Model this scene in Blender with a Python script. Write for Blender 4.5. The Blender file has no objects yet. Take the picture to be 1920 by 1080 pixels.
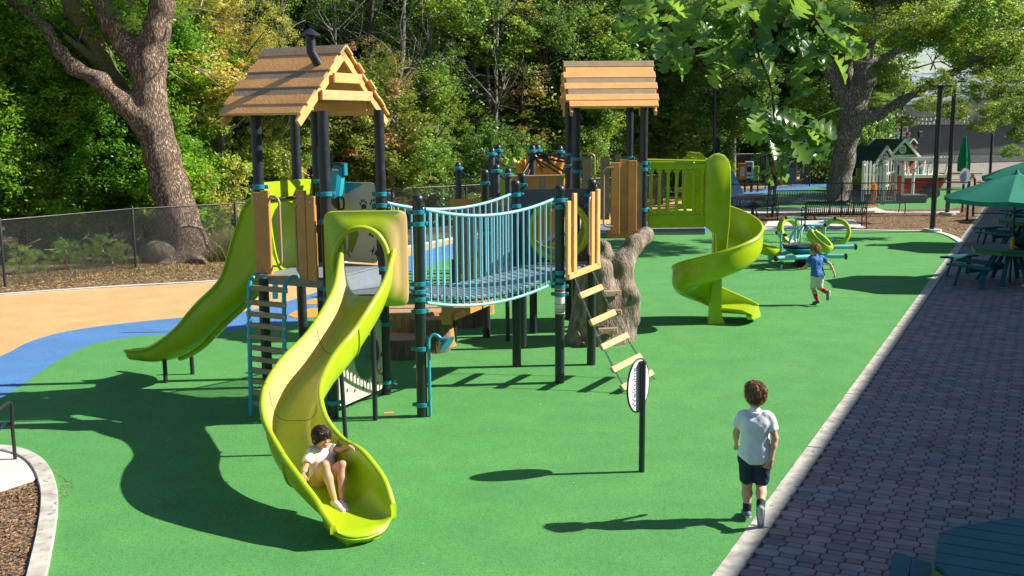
import bpy, bmesh, math, random
import numpy as np
from mathutils import Vector, Matrix
random.seed(7)
R = math.radians
SC = bpy.context.scene
COL = SC.collection

# ---------------------------------------------------------------- camera, sky, sun, exposure
F = 1950.0                       # focal length in photograph pixels (1920 wide)
CAMH = 3.45
PITCH = math.atan(310.0 / F)
ROLL = -0.0079
cd = bpy.data.cameras.new("camera")
cam = bpy.data.objects.new("camera", cd)
COL.objects.link(cam)
CR = Matrix.Rotation(math.pi/2 - PITCH, 3, 'X') @ Matrix.Rotation(ROLL, 3, 'Z')
cam.location = (0, 0, CAMH)
cam.rotation_euler = CR.to_euler()
cd.sensor_width = 36.0
cd.lens = F / 1920 * 36.0
cd.clip_end = 600
cd.clip_start = 0.05
SC.camera = cam
SUN_EL = R(35.0)
SUND = Vector((1, 0.07, math.tan(SUN_EL))).normalized()      # towards the sun
w = bpy.data.worlds.new("World")
SC.world = w
w.use_nodes = True
nt = w.node_tree
bg = nt.nodes["Background"]
sky = nt.nodes.new("ShaderNodeTexSky")
sky.sky_type = 'NISHITA'
sky.sun_disc = False
sky.sun_elevation = SUN_EL
sky.sun_rotation = math.atan2(SUND.x, SUND.y)
sky.dust_density = 0.6
sky.ozone_density = 1.6
nt.links.new(sky.outputs[0], bg.inputs[0])
bg.inputs[1].default_value = 0.066
sl = bpy.data.lights.new("sun", 'SUN')
sl.energy = 5.0
sl.angle = R(0.5)
sl.color = (1.0, 0.93, 0.80)
so = bpy.data.objects.new("sun", sl)
so.rotation_euler = SUND.to_track_quat('Z', 'Y').to_euler()
so.location = (20, 0, 20)
COL.objects.link(so)
SC.view_settings.view_transform = 'Standard'
SC.view_settings.look = 'None'
SC.view_settings.gamma = 1
SC.view_settings.exposure = 0.92
SC.cycles.max_bounces = 6
SC.cycles.diffuse_bounces = 3
SC.cycles.transparent_max_bounces = 8
SC.cycles.use_adaptive_sampling = True

# ---------------------------------------------------------------- helpers
def ray(px, py):
    return CR @ Vector(((px-960)/F, -(py-540)/F, -1.0))
def gp(px, py, z=0.0):                     # where the sight line through a photograph pixel meets height z
    r = ray(px, py)
    t = (z - CAMH) / r.z
    return Vector((r.x*t, r.y*t, z))
def dp(px, py, y):                         # ... or the upright plane at distance y
    r = ray(px, py)
    t = y / r.y
    return Vector((r.x*t, y, CAMH + r.z*t))
V = Vector
def srgb(r, g, b):
    f = lambda c: ((c/255+0.055)/1.055)**2.4 if c > 10.3 else c/255/12.92
    return (f(r), f(g), f(b))

MATS = {}
def mat(name, col, rough=0.5, var=0.0, vscale=8.0, bump=0.0, bscale=60.0, metal=0.0, col2=None, c2at=(0.4, 0.6),
        island=0.0, spec=0.5, transl=None, stretch=None, coat=0.0, world=True, speck=None, rvar=0.0):
    m = bpy.data.materials.new(name)
    m.use_nodes = True
    n = m.node_tree.nodes; L = m.node_tree.links
    b = n["Principled BSDF"]
    b.inputs["Roughness"].default_value = rough
    b.inputs["Metallic"].default_value = metal
    b.inputs["Specular IOR Level"].default_value = spec
    if coat: b.inputs["Coat Weight"].default_value = coat; b.inputs["Coat Roughness"].default_value = 0.15
    if world:
        co = n.new("ShaderNodeNewGeometry").outputs["Position"]
    else:
        co = n.new("ShaderNodeTexCoord").outputs["Object"]
    if stretch:
        mp = n.new("ShaderNodeMapping"); mp.inputs["Scale"].default_value = stretch
        L.new(co, mp.inputs[0]); co = mp.outputs[0]
    def noise(sc, det=4.0):
        t = n.new("ShaderNodeTexNoise"); t.inputs["Scale"].default_value = sc; t.inputs["Detail"].default_value = det
        L.new(co, t.inputs["Vector"]); return t.outputs["Fac"]
    rgb = n.new("ShaderNodeRGB"); rgb.outputs[0].default_value = (*col, 1)
    cur = rgb.outputs[0]
    if col2 is not None:
        mr = n.new("ShaderNodeMapRange"); mr.inputs[1].default_value = c2at[0]; mr.inputs[2].default_value = c2at[1]
        L.new(noise(vscale), mr.inputs[0])
        mx = n.new("ShaderNodeMix"); mx.data_type = 'RGBA'
        L.new(mr.outputs[0], mx.inputs[0]); L.new(cur, mx.inputs[6]); mx.inputs[7].default_value = (*col2, 1)
        cur = mx.outputs[2]
    if speck:
        sc, cc, th = speck
        vo = n.new("ShaderNodeTexVoronoi"); vo.inputs["Scale"].default_value = sc; L.new(co, vo.inputs["Vector"])
        sx = n.new("ShaderNodeSeparateColor"); L.new(vo.outputs["Color"], sx.inputs[0])
        mr = n.new("ShaderNodeMapRange"); mr.inputs[1].default_value = th; mr.inputs[2].default_value = min(1, th+0.08)
        L.new(sx.outputs[0], mr.inputs[0])
        mx = n.new("ShaderNodeMix"); mx.data_type = 'RGBA'
        L.new(mr.outputs[0], mx.inputs[0]); L.new(cur, mx.inputs[6]); mx.inputs[7].default_value = (*cc, 1)
        cur = mx.outputs[2]
    if var or island:
        hs = n.new("ShaderNodeHueSaturation")
        L.new(cur, hs.inputs["Color"])
        src = None
        if var:
            mr = n.new("ShaderNodeMapRange"); mr.inputs[1].default_value = 0.3; mr.inputs[2].default_value = 0.7
            mr.inputs[3].default_value = 1-var; mr.inputs[4].default_value = 1+var
            L.new(noise(vscale*2.3 if col2 is not None else vscale), mr.inputs[0]); src = mr.outputs[0]
        if island:
            g = n.new("ShaderNodeNewGeometry")
            mr2 = n.new("ShaderNodeMapRange"); mr2.inputs[3].default_value = 1-island; mr2.inputs[4].default_value = 1+island
            L.new(g.outputs["Random Per Island"], mr2.inputs[0])
            if src is None: src = mr2.outputs[0]
            else:
                mm = n.new("ShaderNodeMath"); mm.operation = 'MULTIPLY'
                L.new(src, mm.inputs[0]); L.new(mr2.outputs[0], mm.inputs[1]); src = mm.outputs[0]
        L.new(src, hs.inputs["Value"])
        cur = hs.outputs["Color"]
    L.new(cur, b.inputs["Base Color"])
    if rvar:
        mr = n.new("ShaderNodeMapRange"); mr.inputs[1].default_value = 0.3; mr.inputs[2].default_value = 0.7
        mr.inputs[3].default_value = max(0, rough-rvar); mr.inputs[4].default_value = min(1, rough+rvar)
        L.new(noise(vscale*1.7), mr.inputs[0]); L.new(mr.outputs[0], b.inputs["Roughness"])
    if bump:
        bp = n.new("ShaderNodeBump"); bp.inputs["Strength"].default_value = min(1, bump); bp.inputs["Distance"].default_value = 0.02*max(1, bump)
        L.new(noise(bscale, 3), bp.inputs["Height"]); L.new(bp.outputs[0], b.inputs["Normal"])
    if transl:
        out = n["Material Output"]
        tr = n.new("ShaderNodeBsdfTranslucent"); ms = n.new("ShaderNodeMixShader"); ms.inputs[0].default_value = transl
        hv = n.new("ShaderNodeHueSaturation"); hv.inputs["Value"].default_value = 1.5; hv.inputs["Hue"].default_value = 0.485
        L.new(cur, hv.inputs["Color"]); L.new(hv.outputs[0], tr.inputs[0])
        L.new(b.outputs[0], ms.inputs[1]); L.new(tr.outputs[0], ms.inputs[2]); L.new(ms.outputs[0], out.inputs[0])
    MATS[name] = m
    return m

def frame(tan, up=(0, 0, 1)):
    t = V(tan).normalized(); u = V(up)
    s = t.cross(u)
    if s.length < 1e-4: s = t.cross(V((0, 1, 0)))
    s.normalize(); return s, t, s.cross(t).normalized()
def catmull(P, n):
    P = [np.array(p, float) for p in P]; out = []
    Q = [2*P[0]-P[1]] + P + [2*P[-1]-P[-2]]
    for i in range(1, len(Q)-2):
        for k in range(n):
            t = k/n; a, b, c, d = Q[i-1:i+3]
            out.append(0.5*((2*b)+(c-a)*t+(2*a-5*b+4*c-d)*t*t+(3*b-a-3*c+d)*t**3))
    out.append(P[-1]); return [tuple(o) for o in out]
def circ_arc(cx, cy, r, a0, a1, n):
    return [(cx+r*math.cos(R(a0+(a1-a0)*i/n)), cy+r*math.sin(R(a0+(a1-a0)*i/n))) for i in range(n+1)]

class MB:
    def __init__(s): s.v = []; s.f = []
    def add(s, vs, fs, M=None):
        o = len(s.v)
        s.v += [tuple(M @ V(p)) if M is not None else tuple(p) for p in vs]
        s.f += [tuple(i+o for i in f) for f in fs]
        return s
    def box(s, c, size, rz=0, c_=0.0, M=None, ax=None):
        hx, hy, hz = size[0]/2, size[1]/2, size[2]/2
        if ax is not None:       # ax = (x axis, y axis, z axis)
            T = Matrix((ax[0], ax[1], ax[2])).transposed().to_4x4(); T.translation = V(c)
        else:
            T = Matrix.Translation(V(c)) @ Matrix.Rotation(rz, 4, 'Z')
        if M is not None: T = M @ T
        k = min(c_, hx*.9, hy*.9, hz*.9)
        if k <= 0:
            vs = [(x*hx, y*hy, z*hz) for z in (-1, 1) for y in (-1, 1) for x in (-1, 1)]
            fs = [(0, 2, 3, 1), (4, 5, 7, 6), (0, 1, 5, 4), (2, 6, 7, 3), (0, 4, 6, 2), (1, 3, 7, 5)]
            return s.add(vs, fs, T)
        vs = []; ix = {}
        for x in (-1, 1):
            for y in (-1, 1):
                for z in (-1, 1):
                    for a in range(3):
                        ix[(x, y, z, a)] = len(vs)
                        vs.append((x*(hx-(k if a != 0 else 0)), y*(hy-(k if a != 1 else 0)), z*(hz-(k if a != 2 else 0))))
        fs = []
        def face(keys):
            pts = [V(vs[ix[q]]) for q in keys]
            nrm = (pts[1]-pts[0]).cross(pts[2]-pts[0]); cc = sum(pts, V())/len(pts)
            idx = [ix[q] for q in keys]
            fs.append(tuple(idx if nrm.dot(cc) > 0 else idx[::-1]))
        for a in range(3):
            b, c2 = [(1, 2), (0, 2), (0, 1)][a]
            for sg in (-1, 1):
                ks = []
                for p, q in ((-1, -1), (1, -1), (1, 1), (-1, 1)):
                    t = [0, 0, 0]; t[a] = sg; t[b] = p; t[c2] = q
                    ks.append((*t, a))
                face(ks)
        for a in range(3):       # edges along axis a
            b, c2 = [(1, 2), (0, 2), (0, 1)][a]
            for p in (-1, 1):
                for q in (-1, 1):
                    def kk(e, ax_):
                        t = [0, 0, 0]; t[a] = e; t[b] = p; t[c2] = q
                        return (*t, ax_)
                    face([kk(-1, b), kk(1, b), kk(1, c2), kk(-1, c2)])
        for x in (-1, 1):
            for y in (-1, 1):
                for z in (-1, 1): face([(x, y, z, 0), (x, y, z, 1), (x, y, z, 2)])
        return s.add(vs, fs, T)
    def bar(s, a, b, wid, thk, up=(0, 0, 1), c_=0.0, ext=0.0):       # plank from a to b
        a, b = V(a), V(b); sd, t, u = frame(b-a, up)
        return s.box((a+b)/2, ((b-a).length+2*ext, wid, thk), c_=c_, ax=(t, -sd, u))
    def tube(s, pts, r, n=10, caps=True, close=False, rr=None):
        pts = [V(p) for p in pts]; N = len(pts)
        rad = r if hasattr(r, '__len__') else [r]*N
        o = len(s.v); prev = None
        for i, p in enumerate(pts):
            if close: t = pts[(i+1) % N]-pts[i-1]
            else: t = pts[min(i+1, N-1)]-pts[max(i-1, 0)]
            t.normalize()
            if prev is None:
                x = t.cross(V((0, 0, 1)) if abs(t.z) < .9 else V((1, 0, 0))).normalized()
            else:
                x = prev-t*prev.dot(t)
                x = x.normalized() if x.length > 1e-6 else t.orthogonal().normalized()
            y = t.cross(x); prev = x
            for k in range(n):
                a = 2*math.pi*k/n
                s.v.append(tuple(p+x*(rad[i]*math.cos(a))+y*(rad[i]*math.sin(a))))
        M_ = N if close else N-1
        for i in range(M_):
            for k in range(n):
                i2 = (i+1) % N
                s.f.append((o+i*n+k, o+i*n+(k+1) % n, o+i2*n+(k+1) % n, o+i2*n+k))
        if caps and not close:
            s.f.append(tuple(o+k for k in range(n))[::-1]); s.f.append(tuple(o+(N-1)*n+k for k in range(n)))
        return s
    def lathe(s, c, prof, n=16, axis=(0, 0, 1), M=None):     # prof: (radius, height)
        x = V(axis).normalized().orthogonal().normalized(); z = V(axis).normalized(); y = z.cross(x); o = len(s.v); c = V(c)
        for r_, h in prof:
            for k in range(n):
                a = 2*math.pi*k/n; p = c+z*h+x*(r_*math.cos(a))+y*(r_*math.sin(a))
                s.v.append(tuple(M @ p if M is not None else p))
        for i in range(len(prof)-1):
            for k in range(n):
                s.f.append((o+i*n+k, o+i*n+(k+1) % n, o+(i+1)*n+(k+1) % n, o+(i+1)*n+k))
        s.f.append(tuple(o+k for k in range(n))[::-1]); s.f.append(tuple(o+(len(prof)-1)*n+k for k in range(n)))
        return s
    def prism(s, poly, org, X, Y, thk, hole=None):       # poly in 2D (X,Y) extruded along X x Y by +-thk/2
        X, Y = V(X).normalized(), V(Y).normalized(); Z = X.cross(Y); org = V(org); n = len(poly); o = len(s.v)
        if hole is None:
            for e in (-.5, .5): s.v += [tuple(org+X*a+Y*b+Z*(e*thk)) for a, b in poly]
            s.f.append(tuple(range(o, o+n))[::-1]); s.f.append(tuple(range(o+n, o+2*n)))
            for i in range(n): s.f.append((o+i, o+(i+1) % n, o+n+(i+1) % n, o+n+i))
        else:
            assert len(hole) == n
            for e in (-.5, .5):
                s.v += [tuple(org+X*a+Y*b+Z*(e*thk)) for a, b in poly]
                s.v += [tuple(org+X*a+Y*b+Z*(e*thk)) for a, b in hole]
            for i in range(n):
                j = (i+1) % n
                s.f.append((o+j, o+i, o+n+i, o+n+j)); s.f.append((o+2*n+i, o+2*n+j, o+3*n+j, o+3*n+i))
                s.f.append((o+i, o+j, o+2*n+j, o+2*n+i)); s.f.append((o+n+j, o+n+i, o+3*n+i, o+3*n+j))
        return s
    def sheet(s, poly, z, thk=0.0):
        o = len(s.v); n = len(poly)
        s.v += [(p[0], p[1], z) for p in poly]; s.f.append(tuple(range(o, o+n)))
        if thk:
            s.v += [(p[0], p[1], z-thk) for p in poly]
            for i in range(n): s.f.append((o+i, o+n+i, o+n+(i+1) % n, o+(i+1) % n))
        return s
    def loft(s, rings, closed_ends=True):
        o = len(s.v); n = len(rings[0])
        for r_ in rings: s.v += [tuple(p) for p in r_]
        for i in range(len(rings)-1):
            for k in range(n):
                s.f.append((o+i*n+k, o+i*n+(k+1) % n, o+(i+1)*n+(k+1) % n, o+(i+1)*n+k))
        if closed_ends:
            s.f.append(tuple(o+k for k in range(n))[::-1]); s.f.append(tuple(o+(len(rings)-1)*n+k for k in range(n)))
        return s

def root_loc(o):
    while o.parent: o = o.parent
    return V(o.get('_loc', (0, 0, 0)))
def mesh_from(name, v, f, m, smooth=35, fix=False):
    me = bpy.data.meshes.new(name)
    me.from_pydata([tuple(p) for p in v], [], [tuple(int(i) for i in q) for q in f])
    if fix:
        bm = bmesh.new(); bm.from_mesh(me); bmesh.ops.recalc_face_normals(bm, faces=bm.faces); bm.to_mesh(me); bm.free()
    if smooth:
        me.polygons.foreach_set("use_smooth", [True]*len(me.polygons))
        me.set_sharp_from_angle(angle=R(smooth))
    me.materials.append(MATS[m] if isinstance(m, str) else m)
    me.update()
    return me
def part(name, mb, m, parent, smooth=35, label=None, local=False, kind=None, fix=True):
    v = mb.v
    if parent is not None and not local:
        L_ = root_loc(parent)
        v = [(p[0]-L_.x, p[1]-L_.y, p[2]-L_.z) for p in v]
    o = bpy.data.objects.new(name, mesh_from(name, v, mb.f, m, smooth, fix))
    COL.objects.link(o); o.parent = parent
    if label: o['label'] = label
    if kind: o['kind'] = kind
    return o
def thing(name, label, cat, loc=(0, 0, 0), group=None):
    o = bpy.data.objects.new(name, None); COL.objects.link(o); o.location = V(loc); o['_loc'] = tuple(V(loc)); o.empty_display_size = 0.2
    o['label'] = label; o['category'] = cat
    if group: o['group'] = group
    return o
def single(name, mb, m, label, cat, group=None, smooth=35, fix=True):     # a thing that is one mesh
    c = np.array(mb.v); L_ = (float(c[:, 0].mean()), float(c[:, 1].mean()), float(c[:, 2].min()))
    v = [(p[0]-L_[0], p[1]-L_[1], p[2]-L_[2]) for p in mb.v]
    o = bpy.data.objects.new(name, mesh_from(name, v, mb.f, m, smooth, fix)); COL.objects.link(o); o.location = L_; o['_loc'] = L_
    o['label'] = label; o['category'] = cat
    if group: o['group'] = group
    return o
def struct(name, mb, m, smooth=0, kind='structure', label=None):
    o = bpy.data.objects.new(name, mesh_from(name, mb.v, mb.f, m, smooth)); COL.objects.link(o); o['kind'] = kind
    if label: o['label'] = label
    return o
def copy_tree(o, loc=None, rz=None, scale=None, label=None, parent=None):
    kids = [c for c in o.children]
    c = o.copy(); COL.objects.link(c); c.parent = parent
    if loc is not None: c.location = loc; c['_loc'] = tuple(V(loc))
    if rz is not None: c.rotation_euler = (0, 0, rz)
    if scale is not None: c.scale = scale if hasattr(scale, '__len__') else (scale,)*3
    if label: c['label'] = label
    for ch in kids: copy_tree(ch, parent=c)
    return c

# ---------------------------------------------------------------- implicit surfaces (people, trunks, the sculpted stump)
class SDF:
    def __init__(s): s.p = []
    def cap(s, a, b, ra, rb=None, k=0.02, sub=False):
        s.p.append(('c', np.array(a, float), np.array(b, float), ra, ra if rb is None else rb, k, sub)); return s
    def ell(s, c, r, k=0.02, rot=None, sub=False):
        s.p.append(('e', np.array(c, float), np.array(r, float), None if rot is None else np.array(rot, float), None, k, sub)); return s
    def chain(s, pts, rs, k=0.02):
        for i in range(len(pts)-1): s.cap(pts[i], pts[i+1], rs[i], rs[i+1], k)
        return s
    def mesh(s, h, planes=(), disp=None, ground=None):
        lo = np.full(3, 1e9); hi = -lo
        for q in s.p:
            if q[6]: continue
            if q[0] == 'c':
                r = max(q[3], q[4]); lo = np.minimum(lo, np.minimum(q[1], q[2])-r); hi = np.maximum(hi, np.maximum(q[1], q[2])+r)
            else:
                r = q[2].max(); lo = np.minimum(lo, q[1]-r); hi = np.maximum(hi, q[1]+r)
        pad = 3*h+(0 if disp is None else disp[0]*2); lo -= pad; hi += pad
        ax = [np.arange(lo[i], hi[i]+h, h) for i in range(3)]
        D = np.full([len(a) for a in ax], 1.0, np.float32)
        for q in s.p:
            k = q[5]; m = k+3*h+(0 if disp is None else disp[0]*2)
            if q[0] == 'c': r = max(q[3], q[4]); l = np.minimum(q[1], q[2])-r-m; u = np.maximum(q[1], q[2])+r+m
            else: r = q[2].max(); l = q[1]-r-m; u = q[1]+r+m
            sl = tuple(slice(max(0, int((l[i]-lo[i])/h)), min(len(ax[i]), int((u[i]-lo[i])/h)+2)) for i in range(3))
            X, Y, Z = np.meshgrid(ax[0][sl[0]], ax[1][sl[1]], ax[2][sl[2]], indexing='ij')
            if X.size == 0: continue
            if q[0] == 'c':
                a, b = q[1], q[2]; d = b-a; dd = max(1e-9, float(d@d))
                t = np.clip(((X-a[0])*d[0]+(Y-a[1])*d[1]+(Z-a[2])*d[2])/dd, 0, 1)
                ds = np.sqrt((X-a[0]-t*d[0])**2+(Y-a[1]-t*d[1])**2+(Z-a[2]-t*d[2])**2)-(q[3]+(q[4]-q[3])*t)
            else:
                x, y, z = X-q[1][0], Y-q[1][1], Z-q[1][2]
                if q[3] is not None:
                    M_ = q[3]; x, y, z = x*M_[0, 0]+y*M_[0, 1]+z*M_[0, 2], x*M_[1, 0]+y*M_[1, 1]+z*M_[1, 2], x*M_[2, 0]+y*M_[2, 1]+z*M_[2, 2]
                k0 = np.sqrt((x/q[2][0])**2+(y/q[2][1])**2+(z/q[2][2])**2); k1 = np.sqrt((x/q[2][0]**2)**2+(y/q[2][1]**2)**2+(z/q[2][2]**2)**2)+1e-9
                ds = k0*(k0-1)/k1
            A = D[sl]
            if q[6]: D[sl] = np.maximum(A, -ds)
            elif k > 0:
                hh = np.clip(0.5+0.5*(A-ds)/k, 0, 1); D[sl] = A*(1-hh)+ds*hh-k*hh*(1-hh)
            else: D[sl] = np.minimum(A, ds)
        X, Y, Z = np.meshgrid(*ax, indexing='ij')
        if disp is not None: D += disp[0]*disp[1](X, Y, Z)
        for (nrm, off) in planes:          # keep where n.p <= off
            D = np.maximum(D, nrm[0]*X+nrm[1]*Y+nrm[2]*Z-off)
        for i in range(3):
            e = [slice(None)]*3
            for z_ in (0, -1): e[i] = z_; D[tuple(e)] = np.maximum(D[tuple(e)], h)
        return surface_nets(D, lo, h)
def surface_nets(D, lo, h):
    S = D < 0
    nx, ny, nz = D.shape
    c = [S[i:nx-1+i, j:ny-1+j, k:nz-1+k] for i in (0, 1) for j in (0, 1) for k in (0, 1)]
    tot = sum(x.astype(np.int8) for x in c)
    act = (tot > 0) & (tot < 8)
    idx = -np.ones(act.shape, np.int64); cells = np.argwhere(act); idx[act] = np.arange(len(cells))
    acc = np.zeros((len(cells), 3)); cnt = np.zeros(len(cells))
    corners = [(i, j, k) for i in (0, 1) for j in (0, 1) for k in (0, 1)]
    for a in corners:
        for ax_ in range(3):
            if a[ax_]: continue
            b = list(a); b[ax_] = 1
            va = D[cells[:, 0]+a[0], cells[:, 1]+a[1], cells[:, 2]+a[2]]; vb = D[cells[:, 0]+b[0], cells[:, 1]+b[1], cells[:, 2]+b[2]]
            x = (va < 0) != (vb < 0)
            t = np.where(x, va/np.where(x, va-vb, 1), 0)
            p = np.tile(np.array(a, float), (len(cells), 1)); p[:, ax_] += t
            acc[x] += p[x]; cnt[x] += 1
    P = (cells+acc/cnt[:, None])*h+lo
    F_ = []
    for ax_ in range(3):
        u, v_ = (ax_+1) % 3, (ax_+2) % 3
        sl0 = [slice(1, -1)]*3; sl1 = [slice(1, -1)]*3
        sl0[ax_] = slice(0, -1); sl1[ax_] = slice(1, None)
        A, B = S[tuple(sl0)], S[tuple(sl1)]
        e = np.argwhere(A != B); off = np.array([1, 1, 1]); off[ax_] = 0; g = e+off
        flip = A[tuple(e.T)]
        def at(du, dv):
            q = g.copy(); q[:, u] += du; q[:, v_] += dv; return idx[q[:, 0], q[:, 1], q[:, 2]]
        Q = np.stack([at(-1, -1), at(0, -1), at(0, 0), at(-1, 0)], 1)
        ok = (Q >= 0).all(1); Q = Q[ok]; fl = flip[ok]
        Q[~fl] = Q[~fl][:, ::-1]; F_.append(Q)
    return P, np.concatenate(F_)
def np_mesh(name, P, Q, m, smooth=True):
    me = bpy.data.meshes.new(name); P = np.asarray(P, np.float32); Q = np.asarray(Q, np.int32); k = Q.shape[1]
    me.vertices.add(len(P)); me.vertices.foreach_set("co", P.ravel())
    me.loops.add(Q.size); me.loops.foreach_set("vertex_index", Q.ravel())
    me.polygons.add(len(Q)); me.polygons.foreach_set("loop_start", np.arange(0, Q.size, k, dtype=np.int32)); 
    me.polygons.foreach_set("use_smooth", np.full(len(Q), smooth)); me.update(calc_edges=True); me.validate()
    me.materials.append(MATS[m] if isinstance(m, str) else m)
    return me
def np_part(name, P, Q, m, parent, smooth=True, local=False, label=None):
    if parent is not None and not local: P = np.asarray(P)-np.array(root_loc(parent))
    o = bpy.data.objects.new(name, np_mesh(name, P, Q, m, smooth)); COL.objects.link(o); o.parent = parent
    if label: o['label'] = label
    return o
# ---------------------------------------------------------------- materials
mat('rubber_green', (0.098, 0.335, 0.090), .85, .07, .9, col2=(0.120, 0.355, 0.100), c2at=(.35, .7), bump=.5, bscale=260, speck=(170, (0.035, 0.20, 0.05), .72), spec=.3)
mat('rubber_blue', (0.07, 0.20, 0.46), .85, .10, 1.5, bump=.5, bscale=260, speck=(170, (0.16, 0.33, 0.62), .75), spec=.3)
mat('rubber_tan', (0.68, 0.44, 0.205), .85, .10, 1.5, bump=.5, bscale=260, speck=(170, (0.42, 0.22, 0.07), .75), spec=.3)
mat('rubber_orange', (0.70, 0.33, 0.05), .85, .10, 3, bump=.5, bscale=260)
mat('mulch', (0.16, 0.095, 0.055), .95, .35, 3.0, bump=2.2, bscale=26, speck=(30, (0.34, 0.22, 0.13), .68), col2=(0.085, 0.05, 0.03), c2at=(.42, .6))
mat('chips', (0.23, 0.14, 0.08), .9, island=.65)
mat('dirt', (0.15, 0.105, 0.06), .95, .35, .8, bump=1.5, bscale=14, col2=(0.07, 0.055, 0.03), c2at=(.4, .62))
mat('litter', (0.30, 0.19, 0.09), .9, island=.6)
mat('concrete', (0.54, 0.51, 0.46), .85, .16, 5, bump=.4, bscale=120, col2=(0.37, 0.345, 0.31), c2at=(.45, .68), speck=(26, (0.25, 0.23, 0.21), .93))
mat('concrete_pale', (0.62, 0.60, 0.57), .85, .10, 3.5, bump=.3, bscale=120)
mat('paver', (0.235, 0.195, 0.215), .85, .16, 2.0, bump=.5, bscale=90, island=.22, col2=(0.195, 0.20, 0.24), c2at=(.38, .62))
mat('paver_joint', (0.075, 0.07, 0.07), .95)
mat('post', (0.020, 0.025, 0.034), .38, .12, 6, spec=.5, rvar=.1)
mat('teal', (0.012, 0.22, 0.31), .35, .08, 10)
mat('bluebar', (0.20, 0.54, 0.69), .35, .05, 10)
mat('ladderblue', (0.02, 0.33, 0.46), .35, .06, 10)
def lime(name, glare):
    m = mat(name, (0.30, 0.46, 0.008), .33, .05, 2.5, spec=.5, rvar=.08, coat=.15)
    return m
mat('lime', (0.36, 0.50, 0.006), .32, .07, 3.5, spec=.5, rvar=.13, coat=.25)
def add_sun_glare(m, col):
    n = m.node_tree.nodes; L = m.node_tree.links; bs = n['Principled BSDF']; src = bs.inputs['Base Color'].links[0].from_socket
    at = n.new('ShaderNodeAttribute'); at.attribute_name = 'sun_glare'; mx = n.new('ShaderNodeMix'); mx.data_type = 'RGBA'
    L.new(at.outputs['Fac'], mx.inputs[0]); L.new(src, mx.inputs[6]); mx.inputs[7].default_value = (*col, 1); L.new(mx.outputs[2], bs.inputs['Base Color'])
add_sun_glare(MATS['lime'], (0.74, 0.50, 0.22))  # peach sun glare mixed into the slide's base colour
mat('lime_glare', (0.66, 0.50, 0.27), .34, .06, 5, spec=.5, rvar=.08, coat=.25, col2=(0.52, 0.50, 0.14), c2at=(.48, .75))  # lime shifted to peach, glare as colour
mat('lime_dark', (0.13, 0.20, 0.004), .5)
mat('lime_panel', (0.27, 0.44, 0.01), .45, .05, 3)
mat('tanwood', (0.80, 0.41, 0.145), .5, .10, 5, bump=.25, bscale=40, stretch=(1, 1, 1), island=.08)
mat('tanside', (0.56, 0.25, 0.065), .5, .10, 5, bump=.25, bscale=40, island=.06)
mat('palewood', (0.60, 0.38, 0.17), .55, .08, 7, bump=.2, bscale=50, island=.08)
mat('brownwood', (0.33, 0.235, 0.15), .6, .12, 7, bump=.3, bscale=50, island=.1)
mat('darkboard', (0.10, 0.058, 0.034), .6, .12, 7, bump=.2, bscale=50)
mat('deck', (0.20, 0.235, 0.28), .5, .07, 9, bump=.35, bscale=60)
mat('holdwood', (0.36, 0.25, 0.17), .6, .1, 8)
mat('steel', (0.45, 0.45, 0.46), .35, metal=.9)
mat('bolt', (0.7, 0.7, 0.72), .3, metal=.8)
mat('tanpipe', (0.42, 0.27, 0.17), .35, .05, 8)
mat('black', (0.015, 0.016, 0.018), .5)
mat('blackmetal', (0.02, 0.022, 0.026), .4, rvar=.1)
mat('whitepanel', (0.52, 0.50, 0.44), .5, .04, 4)
mat('olive', (0.16, 0.24, 0.02), .6)
mat('pineprint', (0.01, 0.05, 0.045), .6)
mat('ink', (0.03, 0.03, 0.03), .6)
mat('purpleink', (0.15, 0.10, 0.26), .6)
mat('greyink', (0.42, 0.42, 0.45), .6)
mat('orangeprint', (0.5, 0.12, 0.02), .6)
mat('white', (0.72, 0.72, 0.70), .5, .04, 6)
mat('signwhite', (0.74, 0.73, 0.76), .4)
mat('greydark', (0.07, 0.085, 0.10), .5, .06, 4)
mat('orange', (0.85, 0.25, 0.01), .4)
mat('red', (0.45, 0.025, 0.02), .45)
mat('darkred', (0.14, 0.02, 0.02), .5)
mat('stumprock', (0.17, 0.13, 0.10), .9, .35, 5, bump=1.6, bscale=26, col2=(0.33, 0.27, 0.225), c2at=(.4, .65), stretch=(1.6, 1.6, .5))
mat('stumpbark', (0.15, 0.10, 0.07), .9, .35, 7, bump=2.0, bscale=18, stretch=(2.2, 2.2, .35))
mat('stumptop', (0.42, 0.26, 0.14), .85, .12, 9, bump=.3)
mat('straw', (0.40, 0.23, 0.07), .85, .35, 26, bump=1.5, bscale=60, stretch=(1, 1, .12))
mat('bark', (0.085, 0.060, 0.045), .95, .3, 6, bump=3.5, bscale=9, col2=(0.22, 0.175, 0.145), c2at=(.44, .56), stretch=(2.6, 2.6, .6))
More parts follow.
